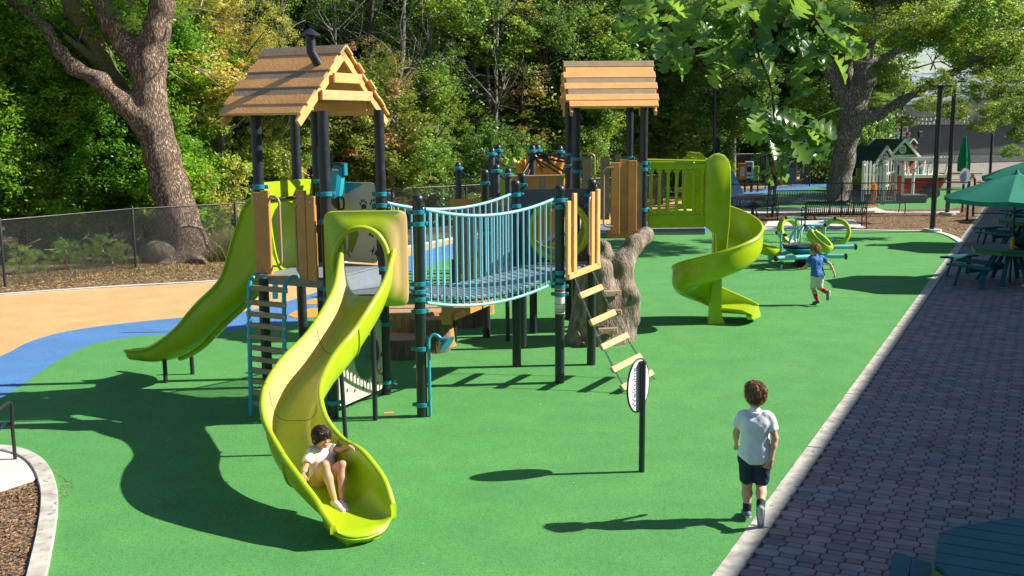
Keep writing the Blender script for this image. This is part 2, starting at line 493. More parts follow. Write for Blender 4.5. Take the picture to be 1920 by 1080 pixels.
def barkmat(name, dark, light, sc, st, strength, dist):
    m = mat(name, light, .95, .25, 2.5); n = m.node_tree.nodes; L = m.node_tree.links; bs = n['Principled BSDF']
    g_ = n.new('ShaderNodeNewGeometry'); mp = n.new('ShaderNodeMapping'); mp.inputs['Scale'].default_value = st; L.new(g_.outputs['Position'], mp.inputs[0])
    nz = n.new('ShaderNodeTexNoise'); nz.inputs['Scale'].default_value = sc*.6; nz.inputs['Detail'].default_value = 3; L.new(mp.outputs[0], nz.inputs['Vector'])
    mv = n.new('ShaderNodeMix'); mv.data_type = 'RGBA'; mv.inputs[0].default_value = .16; L.new(mp.outputs[0], mv.inputs[6]); L.new(nz.outputs['Color'], mv.inputs[7])
    vo = n.new('ShaderNodeTexVoronoi'); vo.feature = 'DISTANCE_TO_EDGE'; vo.inputs['Scale'].default_value = sc; L.new(mv.outputs[2], vo.inputs['Vector'])
    mr = n.new('ShaderNodeMapRange'); mr.inputs[1].default_value = .02; mr.inputs[2].default_value = .22; L.new(vo.outputs['Distance'], mr.inputs[0])
    src = bs.inputs['Base Color'].links[0].from_socket
    mx = n.new('ShaderNodeMix'); mx.data_type = 'RGBA'; L.new(mr.outputs[0], mx.inputs[0]); mx.inputs[6].default_value = (*dark, 1); L.new(src, mx.inputs[7]); L.new(mx.outputs[2], bs.inputs['Base Color'])
    bp = n.new('ShaderNodeBump'); bp.inputs['Strength'].default_value = strength; bp.inputs['Distance'].default_value = dist; L.new(mr.outputs[0], bp.inputs['Height']); L.new(bp.outputs[0], bs.inputs['Normal']); return m
barkmat('bark', (0.11, 0.072, 0.05), (0.41, 0.30, 0.225), 19, (1.5, 1.5, .28), 1.0, .05)
barkmat('bark_grey', (0.11, 0.10, 0.085), (0.31, 0.285, 0.25), 13, (1.4, 1.4, .45), .9, .06)
mat('bark_dark', (0.05, 0.042, 0.033), .95, .3, 4, bump=1.5, bscale=9)
mat('moss', (0.11, 0.12, 0.025), .95, .3, 9, bump=1.5, bscale=30, col2=(0.15, 0.11, 0.07), c2at=(.45, .6))
mat('twig', (0.30, 0.25, 0.20), .9, .2, 3)
mat('rock', (0.19, 0.16, 0.12), .95, .3, 3, bump=2, bscale=9, col2=(0.10, 0.10, 0.05))
def leafmat(name, c, c2, tr=.35, at=(.42, .6), vs=.45, isl=.35, rough=.42, sp=.5):
    mat(name, c, rough, .2, vs, col2=c2, c2at=at, island=isl, transl=tr, spec=sp)
leafmat('leaf_laurel', (0.125, 0.31, 0.028), (0.25, 0.43, 0.04), .50, rough=.36)
leafmat('leaf_dark', (0.075, 0.17, 0.032), (0.14, 0.25, 0.04), .46, rough=.4)
leafmat('leaf_mid', (0.125, 0.255, 0.035), (0.24, 0.35, 0.05), .50)
leafmat('leaf_yellow', (0.28, 0.38, 0.055), (0.52, 0.46, 0.12), .50)
leafmat('leaf_turning', (0.20, 0.26, 0.04), (0.46, 0.31, 0.13), .48, at=(.50, .64), vs=.9)
leafmat('leaf_oak', (0.132, 0.231, 0.028), (0.220, 0.319, 0.033), .5)
leafmat('leaf_near', (0.055, 0.15, 0.025), (0.16, 0.31, 0.03), .45, vs=3, isl=.45, rough=.26, sp=.8)
leafmat('grass', (0.25, 0.18, 0.06), (0.14, 0.15, 0.03), .3, vs=1)
mat('greentable', (0.005, 0.105, 0.135), .6, .12, 5, bump=.15, bscale=40, spec=.25)
mat('greenedge', (0.05, 0.16, 0.015), .45, .1, 5)
mat('umbrella', (0.010, 0.26, 0.175), .75, .06, 2, transl=.25)
mat('bench_navy', (0.012, 0.028, 0.075), .35, .1, 4)
mat('siding', (0.075, 0.09, 0.10), .6, .05, 1)
mat('fascia', (0.27, 0.27, 0.255), .6, .04, 1)
mat('rooftin', (0.36, 0.42, 0.47), .35, .05, 1, metal=.3)
mat('solar', (0.36, 0.42, 0.50), .45, .05, 1)
mat('frame_white', (0.6, 0.6, 0.56), .5)
mat('glass', (0.03, 0.05, 0.04), .08, .3, 1.5, spec=.8)
mat('bulb', (0.8, 0.8, 0.75), .3)
mat('shingle_green', (0.025, 0.075, 0.065), .6, .15, 3)
mat('housegreen', (0.24, 0.40, 0.01), .5)
mat('housered', (0.42, 0.06, 0.03), .5)
mat('signblue', (0.05, 0.28, 0.50), .5)
mat('paving_grey', (0.24, 0.22, 0.20), .9, .08, 1)
mat('stucco', (0.45, 0.40, 0.33), .9, .06, 1)
mat('skin', (0.55, 0.29, 0.185), .5, .05, 9, spec=.4, world=False)
mat('skin_fair', (0.62, 0.36, 0.25), .5, .05, 9, spec=.4, world=False)
mat('hair_brown', (0.25, 0.13, 0.055), .5, .35, 22, bump=1.2, bscale=60, stretch=(1, 1, .35), world=False)
mat('hair_sandy', (0.40, 0.23, 0.09), .5, .35, 22, bump=1.2, bscale=60, stretch=(1, 1, .35), world=False)
mat('hair_black', (0.045, 0.022, 0.015), .38, .35, 22, bump=1.0, bscale=70, stretch=(1, 1, .25), world=False)
mat('hair_red', (0.33, 0.10, 0.03), .5, .25, 22, world=False)
mat('cloth_white', (0.76, 0.80, 0.88), .85, .04, 9, bump=.8, bscale=7, world=False)
mat('cloth_navy', (0.012, 0.030, 0.060), .8, .1, 9, bump=.6, bscale=9, world=False)
mat('cloth_blue', (0.03, 0.14, 0.48), .75, .06, 9, bump=.8, bscale=8, world=False)
mat('cloth_pale', (0.60, 0.62, 0.64), .8, .05, 9, bump=.6, bscale=9, world=False)
mat('cloth_print', (0.80, 0.70, 0.70), .8, .05, 9, bump=.6, bscale=11, col2=(0.36, 0.42, 0.33), c2at=(.60, .63), world=False)
mat('cloth_red', (0.55, 0.015, 0.02), .8, world=False)
mat('cloth_pink', (0.62, 0.32, 0.27), .8, .05, 9, world=False)
mat('cloth_black', (0.015, 0.017, 0.022), .8, world=False)
mat('cloth_jeans', (0.04, 0.085, 0.17), .8, .15, 9, world=False)
mat('cloth_grey', (0.13, 0.15, 0.18), .8, .1, 9, world=False)
mat('cloth_darkgreen', (0.02, 0.09, 0.06), .8, world=False)
mat('shoe_blue', (0.10, 0.15, 0.24), .7, .1, 20, world=False)
mat('shoe_sole', (0.52, 0.53, 0.55), .7, .15, 40, world=False)
mat('shoe_white', (0.62, 0.52, 0.50), .6, .1, 15, col2=(0.30, 0.10, 0.08), c2at=(.66, .68), world=False)
mat('eye', (0.012, 0.008, 0.006), .2, world=False)
mat('lip', (0.42, 0.12, 0.09), .5, world=False)
mat('thermos', (0.62, 0.22, 0.03), .4)
mat('pebble', (0.62, 0.55, 0.42), .8, island=.4)

# ---------------------------------------------------------------- the ground and its coloured rubber
def P2(l, z=0): return [gp(x, y, z).to_2d() for x, y in l]
def cat2(pts, n=8):
    o = catmull([(p[0], p[1], 0) for p in pts], n); return [(q[0], q[1]) for q in o]
g = MB(); S_ = 260
g.sheet([(-S_, -60), (S_, -60), (S_, 400), (-S_, 400)], -0.02)
struct('ground', g, 'dirt')
K0 = gp(1338, 1075); K1 = gp(1858, 370)                       # left edge of the concrete band
kd = (K1-K0).to_2d().normalized(); kn = V((kd.y, -kd.x))         # along it, and across to the right
def kp(a, b): p = K0.to_2d()+kd*a+kn*b; return (p.x, p.y)
tan_top = cat2(P2([(-500, 610), (-150, 565), (0, 554), (207, 540), (415, 528), (560, 512), (735, 470), (850, 448), (1000, 420), (1130, 396), (1240, 374), (1330, 362)]), 6)
m_ = MB(); m_.sheet(tan_top+P2([(1350, 400), (1350, 500), (1000, 800), (-600, 800)]), -.004)
struct('tan_rubber', m_, 'rubber_tan')
bl = cat2(P2([(-420, 800), (-150, 722), (0, 668), (52, 642), (104, 626), (156, 616), (207, 609), (311, 598), (384, 592), (470, 582), (580, 552), (700, 505), (810, 466), (900, 448), (1000, 438), (1130, 431), (1220, 427), (1300, 426), (1345, 426)]), 6)
m_ = MB(); m_.sheet(bl+P2([(1345, 500), (1000, 900), (-600, 1100)]), 0)
struct('blue_rubber', m_, 'rubber_blue')
gr = cat2(P2([(-500, 1000), (-200, 850), (0, 748), (26, 733), (78, 696), (130, 665), (181, 644), (259, 631), (363, 624), (470, 616), (560, 604), (650, 572), (740, 524), (810, 496), (900, 466), (1000, 450), (1100, 444), (1220, 440), (1290, 436), (1345, 433)]), 6)
far = P2([(1600, 433), (1740, 435)])+cat2(P2([(1760, 438), (1778, 444), (1797, 455)]), 5)
m_ = MB(); m_.sheet(gr+far+[kp(20, 0), kp(0, 0), kp(-14, 0), (-14, -5)], .004)
struct('green_rubber', m_, 'rubber_green')
for i, l in enumerate([[(540, 592), (556, 583), (575, 580), (600, 578), (640, 584), (600, 594), (560, 597)], [(566, 566), (584, 562), (600, 560), (596, 570), (575, 571)]]):
    m_ = MB(); m_.sheet(cat2(P2(l)+[P2(l)[0]], 5)[:-1], .008); struct('orange_rubber_shape', m_, 'rubber_orange')
# the yellow dash near the climbing frame
m_ = MB(); m_.sheet(P2([(719, 774), (738, 773), (739, 776), (720, 777)]), .0085); struct('yellow_ground_mark', m_, 'rubber_orange')
# far mulch strip and the far play area beyond the low fence
m_ = MB(); m_.sheet(P2([(1345, 425), (1345, 396), (1500, 392), (1780, 392), (1853, 376)])+[kp(30, 0)]+P2([(1797, 453), (1760, 436), (1600, 431), (1430, 431)]), 0)
struct('far_mulch', m_, 'mulch')
m_ = MB(); m_.sheet(P2([(1335, 410), (1335, 330), (1560, 322), (1700, 312), (1900, 306), (1915, 318)])+[kp(34, 0)]+P2([(1800, 397), (1500, 403)]), -.001)
struct('far_green_rubber', m_, 'rubber_green')
m_ = MB(); m_.sheet(P2([(1335, 375), (1335, 345), (1500, 338), (1560, 340), (1600, 350), (1540, 352), (1450, 360), (1400, 372)]), .003)
struct('far_blue_rubber', m_, 'rubber_blue')
m_ = MB(); m_.sheet(P2([(1335, 362), (1330, 329), (1500, 327), (1575, 331), (1575, 342), (1500, 345), (1420, 354)]), .007)
struct('far_tan_rubber', m_, 'rubber_tan')
# pale paving in front of the far building
m_ = MB(); m_.sheet(P2([(1700, 352), (1690, 318), (1700, 300), (2100, 296), (2400, 340), (1895, 350)]), .011)
struct('far_paving', m_, 'paving_grey')
def strip(poly_l, wid, h, z0=-.05):          # a concrete edging that follows a line
    o = MB(); n = len(poly_l); rings = []
    for i, p in enumerate(poly_l):
        a = V(poly_l[max(0, i-1)]); b = V(poly_l[min(n-1, i+1)]); t = (b-a).normalized(); nn = V((t.y, -t.x)); p = V(p)
        q = p+nn*wid; e = nn*.008
        rings.append([(p.x, p.y, z0), (p.x, p.y, h-.008), ((p+e).x, (p+e).y, h), ((q-e).x, (q-e).y, h), (q.x, q.y, h-.008), (q.x, q.y, z0)])
    o.loft(rings); return o
struct('mulch_kerb', strip(tan_top, -.12, .03), 'concrete_pale', 35)
struct('green_edge_kerb', strip(P2([(1345, 433), (1600, 433), (1740, 435)])+cat2(P2([(1760, 438), (1778, 444), (1797, 455)]), 5), -.18, .03), 'concrete_pale', 35)
o = MB(); o.sheet(P2([(1428, 431), (1440, 416), (1600, 413), (1622, 428)]), .022, .1); struct('bench_pad', o, 'concrete_pale')
o = MB(); o.sheet(P2([(1345, 402), (1350, 394), (1640, 389), (1660, 396)]), .022, .1); struct('bench_pad', o, 'concrete_pale')
o = MB(); o.sheet(P2([(1640, 394), (1660, 396), (1700, 398), (1800, 396), (1800, 400), (1640, 400)]), .018, .1); struct('far_kerb', o, 'concrete_pale')
# long concrete band beside the pavers, cast in bays
a = -16.0
while a < 70:
    o = MB(); o.v = []; q = [kp(a+.010, 0), kp(a+2.425, 0), kp(a+2.425, .18), kp(a+.010, .18)]
    o.loft([[(x, y, -.06) for x, y in q], [(x, y, .004) for x, y in q], [(*kp(a+.015, .006), .009), (*kp(a+2.420, .006), .009), (*kp(a+2.420, .174), .009), (*kp(a+.015, .174), .009)]])
    struct('concrete_kerb', o, 'concrete', 0); a += 2.44
# pavers: large octagons with small bricks between them
m_ = MB(); m_.sheet([kp(-16, .18), kp(70, .18), kp(70, 18), kp(-16, 18)], -.012); struct('paver_bed', m_, 'paver_joint')
pv = []; pf = []
DX, DY = .165, .115
for i in range(int(48/DY)):
    for j in range(int(9.3/DX)):
        a = -10+i*DY; b = .275+j*DX
        if a > 24 and b > 7: continue
        big = (i+j) % 2 == 0
        hx, hy = (DX*.60, DY*.61) if big else (DX*.385, DY*.375)
        ch = .026 if big else .004
        gpx = .0045
        def ring(sh, z):
            X, Y = hx-sh, hy-sh; c = ch
            return [(*kp(a+yy, b+xx), z) for xx, yy in ((-X+c, -Y), (X-c, -Y), (X, -Y+c), (X, Y-c), (X-c, Y), (-X+c, Y), (-X, Y-c), (-X, -Y+c))]
        o_ = len(pv); zz = .004+random.uniform(-.0012, .0012)
        pv += ring(gpx, -.011)+ring(gpx, zz-.005)+ring(gpx+.007, zz)
        for r0 in (0, 8):
            for k in range(8): pf.append((o_+r0+k, o_+r0+(k+1) % 8, o_+r0+8+(k+1) % 8, o_+r0+8+k))
        pf.append(tuple(range(o_+16, o_+24)))
q = MB(); q.v = pv; q.f = pf; struct('pavers', q, 'paver', 0)
q = MB(); q.sheet([kp(38, .19), kp(70, .19), kp(70, 18), kp(38, 18)], .002); q.sheet([kp(-10, 9.35), kp(38, 9.35), kp(38, 18), kp(-10, 18)], .002)
struct('far_pavers', q, 'paver')
# near left mulch bed, its curved kerb and the pad under the bench
kc = cat2(P2([(-60, 838), (20, 842), (66, 856), (92, 880), (106, 915), (109, 950), (104, 1000), (93, 1060), (80, 1130), (70, 1250)]), 6)
m_ = MB(); m_.sheet(kc+[(-12, 3), (-12, 11)], .012); struct('near_mulch', m_, 'mulch')
m_ = MB(); m_.sheet(P2([(-300, 925), (-300, 836), (20, 846), (56, 858), (76, 895), (64, 904), (0, 925)]), .026, .05); struct('bench_pad', m_, 'concrete_pale')
struct('curved_kerb', strip(kc, .15, .045), 'concrete', 35)
# wood chips scattered over the near bed and on to the rubber, pale specks and fallen bits
def chips(name, n, fn, m, size, z, kind='stuff'):
    o = MB()
    for _ in range(n):
        x, y = fn(); s = size*random.uniform(.5, 1.4); a = random.uniform(0, 6.28)
        M_ = Matrix.Translation((x, y, z+random.uniform(0, .012))) @ Matrix.Rotation(a, 4, 'Z') @ Matrix.Rotation(random.uniform(-.5, .5), 4, 'X')
        o.add([(-s, -s*.3, 0), (s, -s*.25, 0), (s*.9, s*.3, 0), (-s*.8, s*.25, 0), (0, 0, s*.25)], [(0, 1, 4), (1, 2, 4), (2, 3, 4), (3, 0, 4)], M_)
    x = struct(name, o, m, 0, kind)
    return x
def inpoly(p, poly):
    c = False; n = len(poly)
    for i in range(n):
        a, b = poly[i], poly[i-1]
        if (a[1] > p[1]) != (b[1] > p[1]) and p[0] < (b[0]-a[0])*(p[1]-a[1])/(b[1]-a[1])+a[0]: c = not c
    return c
bed = P2([(-260, 1180), (-260, 935), (0, 928), (62, 908), (84, 925), (88, 960), (82, 1010), (66, 1080), (50, 1180)])
def rnd(poly):
    xs = [p[0] for p in poly]; ys = [p[1] for p in poly]
    while True:
        p = (random.uniform(min(xs), max(xs)), random.uniform(min(ys), max(ys)))
        if inpoly(p, poly): return p
chips('wood_chips', 5200, lambda: rnd(bed), 'chips', .019, .014)
sp = P2([(118, 900), (95, 880), (140, 905), (128, 935), (112, 950)])
chips('scattered_chips', 60, lambda: rnd(sp), 'chips', .012, .006)
chips('scattered_chips', 40, lambda: rnd(P2([(118, 900), (112, 1040), (150, 1030), (190, 930)])), 'chips', .007, .006)
farb = P2([(1360, 424), (1360, 400), (1780, 394), (1846, 380), (1800, 448), (1760, 432)])
chips('far_wood_chips', 5000, lambda: rnd(farb), 'litter', .035, .004)
gpoly = P2([(120, 1070), (140, 760), (400, 640), (900, 560), (1300, 460), (1700, 460), (1330, 1060)])
chips('fallen_specks', 170, lambda: rnd(gpoly), 'pebble', .009, .006)
lb = P2([(-60, 550), (200, 536), (420, 523), (520, 500), (620, 470), (420, 470), (250, 495), (-60, 520)])
chips('leaf_litter', 7000, lambda: rnd(lb), 'litter', .035, -.018)

def pale_underside(m, col):
    n = m.node_tree.nodes; L = m.node_tree.links; bs = n['Principled BSDF']; src = bs.inputs['Base Color'].links[0].from_socket
    g_ = n.new('ShaderNodeNewGeometry'); mx = n.new('ShaderNodeMix'); mx.data_type = 'RGBA'
    L.new(g_.outputs['Backfacing'], mx.inputs[0]); L.new(src, mx.inputs[6]); mx.inputs[7].default_value = (*col, 1); L.new(mx.outputs[2], bs.inputs['Base Color'])
pale_underside(MATS['leaf_near'], (0.17, 0.25, 0.13))

# leaf bits that have blown against the kerb and the mulch edge
ke = [kp(-9, -.10), kp(30, -.12), kp(30, 0), kp(-9, 0)]
chips('blown_bits', 220, lambda: rnd(ke), 'litter', .010, .006)
chips('paver_bits', 260, lambda: rnd([kp(-8, .22), kp(20, .22), kp(20, 4), kp(-8, 4)]), 'litter', .009, .006)
chips('scattered_twigs', 120, lambda: rnd(P2([(112, 980), (150, 760), (330, 690), (700, 900), (600, 1070), (120, 1070)])), 'litter', .008, .006)
# ---------------------------------------------------------------- the climbing frame
A1 = V((-3.00, 12.40, 0)); A2 = V((-2.50, 13.50, 0)); A3 = V((-2.13, 11.95, 0)); A4 = V((-1.63, 13.04, 0))
B1 = V((-1.08, 12.00, 0)); B2 = V((0.63, 13.56, 0)); B3 = V((0.06, 14.53, 0)); B4 = V((1.13, 14.60, 0))
D1 = V((1.06, 17.0, 0)); D2 = V((1.00, 18.15, 0)); D3 = V((2.07, 18.3, 0)); D4 = V((2.16, 17.05, 0))
UA = (A1-A3).normalized(); VA = V((-UA.y, UA.x, 0))      # along the ridge (to the left and away); across
if VA.y < 0: VA = -VA
ZU = 1.68; ZL = 1.48
PS = thing('play_structure', 'large climbing frame with lime slides, two wood plank roofs and pale blue hanging bridge', 'playground climber', (-0.5, 13.5, 0))
PR = .0635
def Z(p, z): return V((p[0], p[1], z))
def mk_post(p, top, cap=True, clamps=(), bot=0.0, label=None):
    m = MB()
    if cap: prof = [(PR, bot-.02 if bot == 0 else bot), (PR, top-.075), (PR*1.06, top-.07), (PR*1.06, top-.05), (PR*.98, top-.025), (PR*.75, top-.006), (PR*.35, top+.004)]
    else: prof = [(PR, bot-.02 if bot == 0 else bot), (PR, top)]
    m.lathe((p[0], p[1], 0), prof, 24)
    o = part('post', m, 'post', PS, 50)
    for c in clamps:
        z, dx, dy = (c, 1, -1) if not hasattr(c, '__len__') else c
        k = MB(); k.lathe((p[0], p[1], z-.0275), [(PR+.004, 0), (PR+.013, .004), (PR+.013, .051), (PR+.004, .055)], 24)
        d = V((dx, dy, 0)).normalized()
        for sg in (1, -1):
            q = V((p[0], p[1], z))+d*sg*(PR+.026)
            k.box(q, (.052, .022, .046), math.atan2(d.y, d.x)*1, c_=.005)
            k.lathe(q+V((d.y, -d.x, 0))*.010, [(.010, 0), (.010, .007), (.005, .010)], 8, axis=(d.y, -d.x, 0))
        part('clamp', k, 'teal', o, 40)
    return o
mk_post(A1, 3.62, False, [(2.72, 1, 0), (ZU-.03, 1, 0)])
mk_post(A2, 3.62, False, [2.72, ZU-.03])
pA3 = mk_post(A3, 3.60, False, [(2.66, 1, .4), (2.34, 1, .6), (ZU-.12, 1, 0), (ZU-.24, 1, 0), (.98, 1, 0), (.2, 1, 0)])
mk_post(A4, 3.62, False, [(2.58, 1, 0), (2.44, 1, 0), (ZU-.04, 1, 0), (ZU-.2, 1, 0), (.93, 1, 0), (.17, 1, 0)])
mk_post((-2.86, 13.95), 3.62, False, [2.7])
mk_post(B1, 2.64, True, [(2.44, 1, .6), (2.30, 1, .3), (1.60, 1, .4), (1.51, 1, .7), (1.42, 1, 0), (1.28, 1, .6), (.83, 1, 0), (.15, 1, 0)])
pB2 = mk_post(B2, 2.64, True, [(2.45, 1, .4), (2.36, 1, 0), (ZL+.02, 1, 0), (ZL-.08, 1, .7), (ZL-.17, 1, 0), (ZL-.27, 1, 0)])
mk_post(B3, 2.66, True, [(2.46, 1, 0), (2.3, 1, .5), (ZL-.06, 1, 0), (ZL-.2, 1, 0)])
mk_post(B4, 2.66, True, [(2.44, 1, 0), (2.3, 1, .5), (ZL-.06, 1, 0)])
mk_post(D1, 3.78, False, [2.86, 2.66]); mk_post(D2, 3.78, False, [2.9, 2.7])
mk_post(D3, 3.78, False, [2.82, 2.6, 1.62]); mk_post(D4, 3.78, False, [(2.78, 1, -.2), (2.68, 1, -.2), (2.02, 1, -.2), (1.66, 1, -.2)], bot=1.42)
mk_post((.16, 15.75), 2.7, True, [2.52, 1.5]); mk_post((-.42, 16.6), 2.72, True, [2.5, 1.7]); mk_post((.35, 16.9), 1.5, False)
# red and white notice on the bridge post
k = MB(); k.lathe((B2.x, B2.y, .95), [(PR+.0025, 0), (PR+.0025, .35)], 24); part('notice_label', k, 'signwhite', pB2, 50)
for z0, h_, mm in ((1.245, .03, 'red'), (1.175, .012, 'orange'), (1.075, .015, 'orange'), (1.00, .018, 'greyink'), (.965, .02, 'tanside')):
    k = MB(); k.lathe((B2.x, B2.y, z0), [(PR+.004, 0), (PR+.004, h_)], 24); part('notice_print', k, mm, pB2, 50)
# decks
def deck(poly, z, name='deck'):
    m = MB(); c = sum((V(p) for p in poly), V())/len(poly)
    q = [V(p)+(c-V(p)).normalized()*.03 for p in poly]
    m.sheet([(p.x, p.y) for p in q], z, .0)
    n = len(q)
    o_ = len(m.v); m.v += [(p.x, p.y, z-.02) for p in q]; m.f.append(tuple(range(o_, o_+n))[::-1])
    for i in range(n): m.f.append((i, o_+i, o_+(i+1) % n, (i+1) % n))
    for i in range(n):
        a, b = q[i], q[(i+1) % n]; m.bar(Z(a, z-.075), Z(b, z-.075), .025, .10)
    o = part(name, m, 'deck', PS, 0)
    return o
deck([A1, A3, A4, A2], ZU); deck([A3, B1, A4], ZL); deck([B2, B4, B3], ZL); deck([D1, D4, D3, D2], 1.68)
m = MB(); m.bar(Z(A3, ZU-.16), Z(A4, ZU-.16), .02, .10); part('deck_step', m, 'deck', PS)

# roofs
def roof(cx, cy, U, Wv, L, half, z_e, z_r, seed, shift=0.0):
    rng = random.Random(seed); U = V(U).normalized(); Wv = V(Wv).normalized(); c = V((cx, cy, 0))
    base = MB()
    ro = None
    sl = V((half, z_r-z_e)); n = 8; bw = sl.length/n
    slopeang = math.atan2(z_r-z_e, half)
    par = None
    for sg in (-1, 1):
        down = (Wv*sg*math.cos(slopeang)+V((0, 0, -math.sin(slopeang)))).normalized()
        nor = (Wv*sg*math.sin(slopeang)+V((0, 0, math.cos(slopeang)))).normalized()
        cols = {0: [1, 0, 0, 1, 0, 1, 0, 0], 1: [1, 0, 0, 1, 0, 1, 0, 0]}[0 if sg < 0 else 1]
        for i in range(n):
            q = c+V((0, 0, z_r))+down*(bw*(i+.5)); lift = .009 if i % 2 == 0 else .0
            e = rng.uniform(-.012, .012)+(.025 if i % 2 == 0 else -.005)
            m = MB(); tilt = .12
            d2 = (down*math.cos(tilt)+nor*math.sin(tilt)*-1 if False else down)
            m.box(q+nor*(lift+.012)+U*rng.uniform(-.008, .008), (L+2*e, bw*1.10, .034), c_=.006, ax=(U, down, U.cross(down)))
            o = part('roof_plank', m, 'brownwood' if cols[i] and sg < 0 else ('tanwood' if rng.random() < .8 or cols[i] == 0 else 'brownwood'), par or PS, 30)
            if par is None: par = o; o.name = 'roof'
    # rafters, tie boards
    for e in (-1, 1):
        for sg in (-1, 1):
            down = (Wv*sg*math.cos(slopeang)+V((0, 0, -math.sin(slopeang)))).normalized()
            nor = (Wv*sg*math.sin(slopeang)+V((0, 0, math.cos(slopeang)))).normalized()
            q0 = c+U*(e*(L/2-.05))+V((0, 0, z_r-.03))-nor*.045; m = MB()
            m.box(q0+down*(sl.length/2+.03), (.04, sl.length+.06, .09), c_=.005, ax=(U, down, U.cross(down)))
            part('rafter', m, 'tanwood', par, 30)
        for k, (zz, w_) in enumerate(((z_e+.22, .58), (z_e+.42, .32))):
            m = MB(); p = c+U*(e*(L/2+.0+.012*k)); m.box(Z(p, zz), (.036, w_*half*2, .115), c_=.006, ax=(U, Wv, U.cross(Wv)))
            o = part('tie_board', m, 'palewood' if k == 0 else 'tanwood', par, 30)
            if e == -1:
                b = MB()
                for sg in (-1, 1):
                    b.lathe(Z(p-U*.017+Wv*sg*(w_*half-.06), zz), [(.012, 0), (.008, .006)], 8, axis=-U)
                part('bolt', b, 'bolt', par)
    # beams under the eaves
    for sg in (-1, 1):
        m = MB(); m.bar(c+Wv*sg*.5*1.1+U*(-L/2+.1)+V((0, 0, z_e+.10)), c+Wv*sg*.5*1.1+U*(L/2-.1)+V((0, 0, z_e+.10)), .06, .10); part('beam', m, 'tanwood', par)
    return par
ra = roof(-2.46, 12.77, UA, VA, 1.20, .86, 3.56, 4.34, 3)
rd = roof(1.62, 17.63, (1, 0.02, 0), (-.02, 1, 0), 1.44, .86, 3.68, 4.42, 5)
m = MB(); ch = V((-2.19, 12.38, 4.02))
m.tube([ch+V((.02, .02, -.05)), ch+V((-.03, -.02, .10)), ch+V((-.115, -.04, .26)), ch+V((-.12, -.04, .47))], .056, 18)
oc = part('chimney', m, 'blackmetal', ra, 50)
m = MB(); m.lathe(ch+V((-.12, -.04, .44)), [(.118, 0), (.118, .012), (.03, .075), (.006, .085)], 20); part('chimney_cap', m, 'blackmetal', oc, 30)
m = MB(); m.lathe(ch+V((.0, .0, -.01)), [(.085, 0), (.085, .02), (.058, .025)], 18, axis=(-.2, -.6, .75)); part('flashing', m, 'blackmetal', oc, 30)

# wooden entrance boards and grab rails
def boards(a, b, z0, z1, n, wid=.14, m_='tanside', gap=None, off=0.0, tops=None, thk=.045, frac=None):
    a, b = V(a), V(b); d = (b-a); L = d.length; d.normalize(); nn = V((d.y, -d.x, 0)); first = None
    for i in range(n):
        t = (i+.5)/n if frac is None else frac[i]
        p = a+(b-a)*t+nn*off*(1 if i % 2 else .35)
        top = z1+(tops[i] if tops else 0)
        m = MB(); m.box(Z(p, (z0+top)/2), (wid, thk, top-z0), math.atan2(d.y, d.x), c_=.007)
        mm = m_ if isinstance(m_, str) else m_[i]
        bo_ = part('board', m, mm, PS, 30)
        for zz in (top-.07, z0+.07): m = MB(); m.lathe(Z(p+nn*(thk/2), zz), [(.009, 0), (.006, .004)], 8, axis=nn if nn.y < 0 else -nn); part('bolt', m, 'bolt', bo_)
def grab(p, d, z0, z1, depth, m_='tanpipe'):
    p, d = V(p), V(d).normalized(); m = MB(); r_ = .08
    pts = [Z(p, z1), Z(p+d*(depth-r_), z1)]
    pts += [Z(p+d*(depth-r_+r_*math.sin(R(a))), z1-r_+r_*math.cos(R(a))) for a in range(15, 91, 15)]
    pts += [Z(p+d*depth, (z0+z1)/2)]
    pts += [Z(p+d*(depth-r_+r_*math.cos(R(a))), z0+r_-r_*math.sin(R(a))) for a in range(0, 91, 15)]
    pts += [Z(p, z0)]
    m.tube(pts, .0155, 10); part('grab_rail', m, m_, PS, 60)
ea = A1-VA*.075; eb = A3-VA*.075
boards(ea, eb, 1.66, 2.66, 4, .125, ['tanside']*4, frac=[.06, .20, .72, .88], off=.05, tops=[.0, .03, .04, -.02])
grab(ea+(eb-ea)*.22-VA*.03, -UA, 1.80, 2.62, .17); grab(ea+(eb-ea)*.70-VA*.03, UA, 1.72, 2.56, .07)
# wooden cladding boards on the left ends of the posts
boards(D1+V((.60, -.075, 0)), D4+V((-.02, -.075, 0)), 1.63, 2.80, 4, .145, ['tanside', 'tanside', 'tanside', 'brownwood'], frac=[.07, .36, .65, .96], off=-.04, tops=[.0, .05, .03, .0])
grab(D1+V((.60, -.09, 0)), (-1, 0, 0), 1.76, 2.72, .16); grab(D1+V((.05, -.09, 0)), (1, 0, 0), 2.0, 2.95, .24)
boards(D2+V((.0, .05, 0)), D3+V((0, .05, 0)), 1.75, 2.85, 4, .16, 'brownwood', frac=[.1, .3, .6, .85])
m = MB(); m.bar(Z(D1+V((.5, -.06, 0)), 1.63), Z(D4+V((0, -.06, 0)), 1.63), .05, .13); part('deck_board', m, 'tanside', PS)
e2 = V(B2)+V((.10, -.05, 0)); e4 = V(B4)+V((.07, -.05, 0)); ed = (e4-e2).normalized(); en = V((ed.y, -ed.x, 0))
boards(e2, e4, ZL-.02, 2.5, 4, .11, ['tanwood']*4, frac=[.0, .15, .80, .95], off=.03, tops=[-.06, .03, .0, .03], thk=.04)
grab(e2+(e4-e2)*.85, -ed, 1.62, 2.44, .16)
m = MB(); m.box(Z((e2+e4)/2+en*.02, ZL-.03), ((e4-e2).length*1.08, .06, .085), math.atan2(ed.y, ed.x), c_=.01); part('threshold_board', m, 'tanwood', PS)

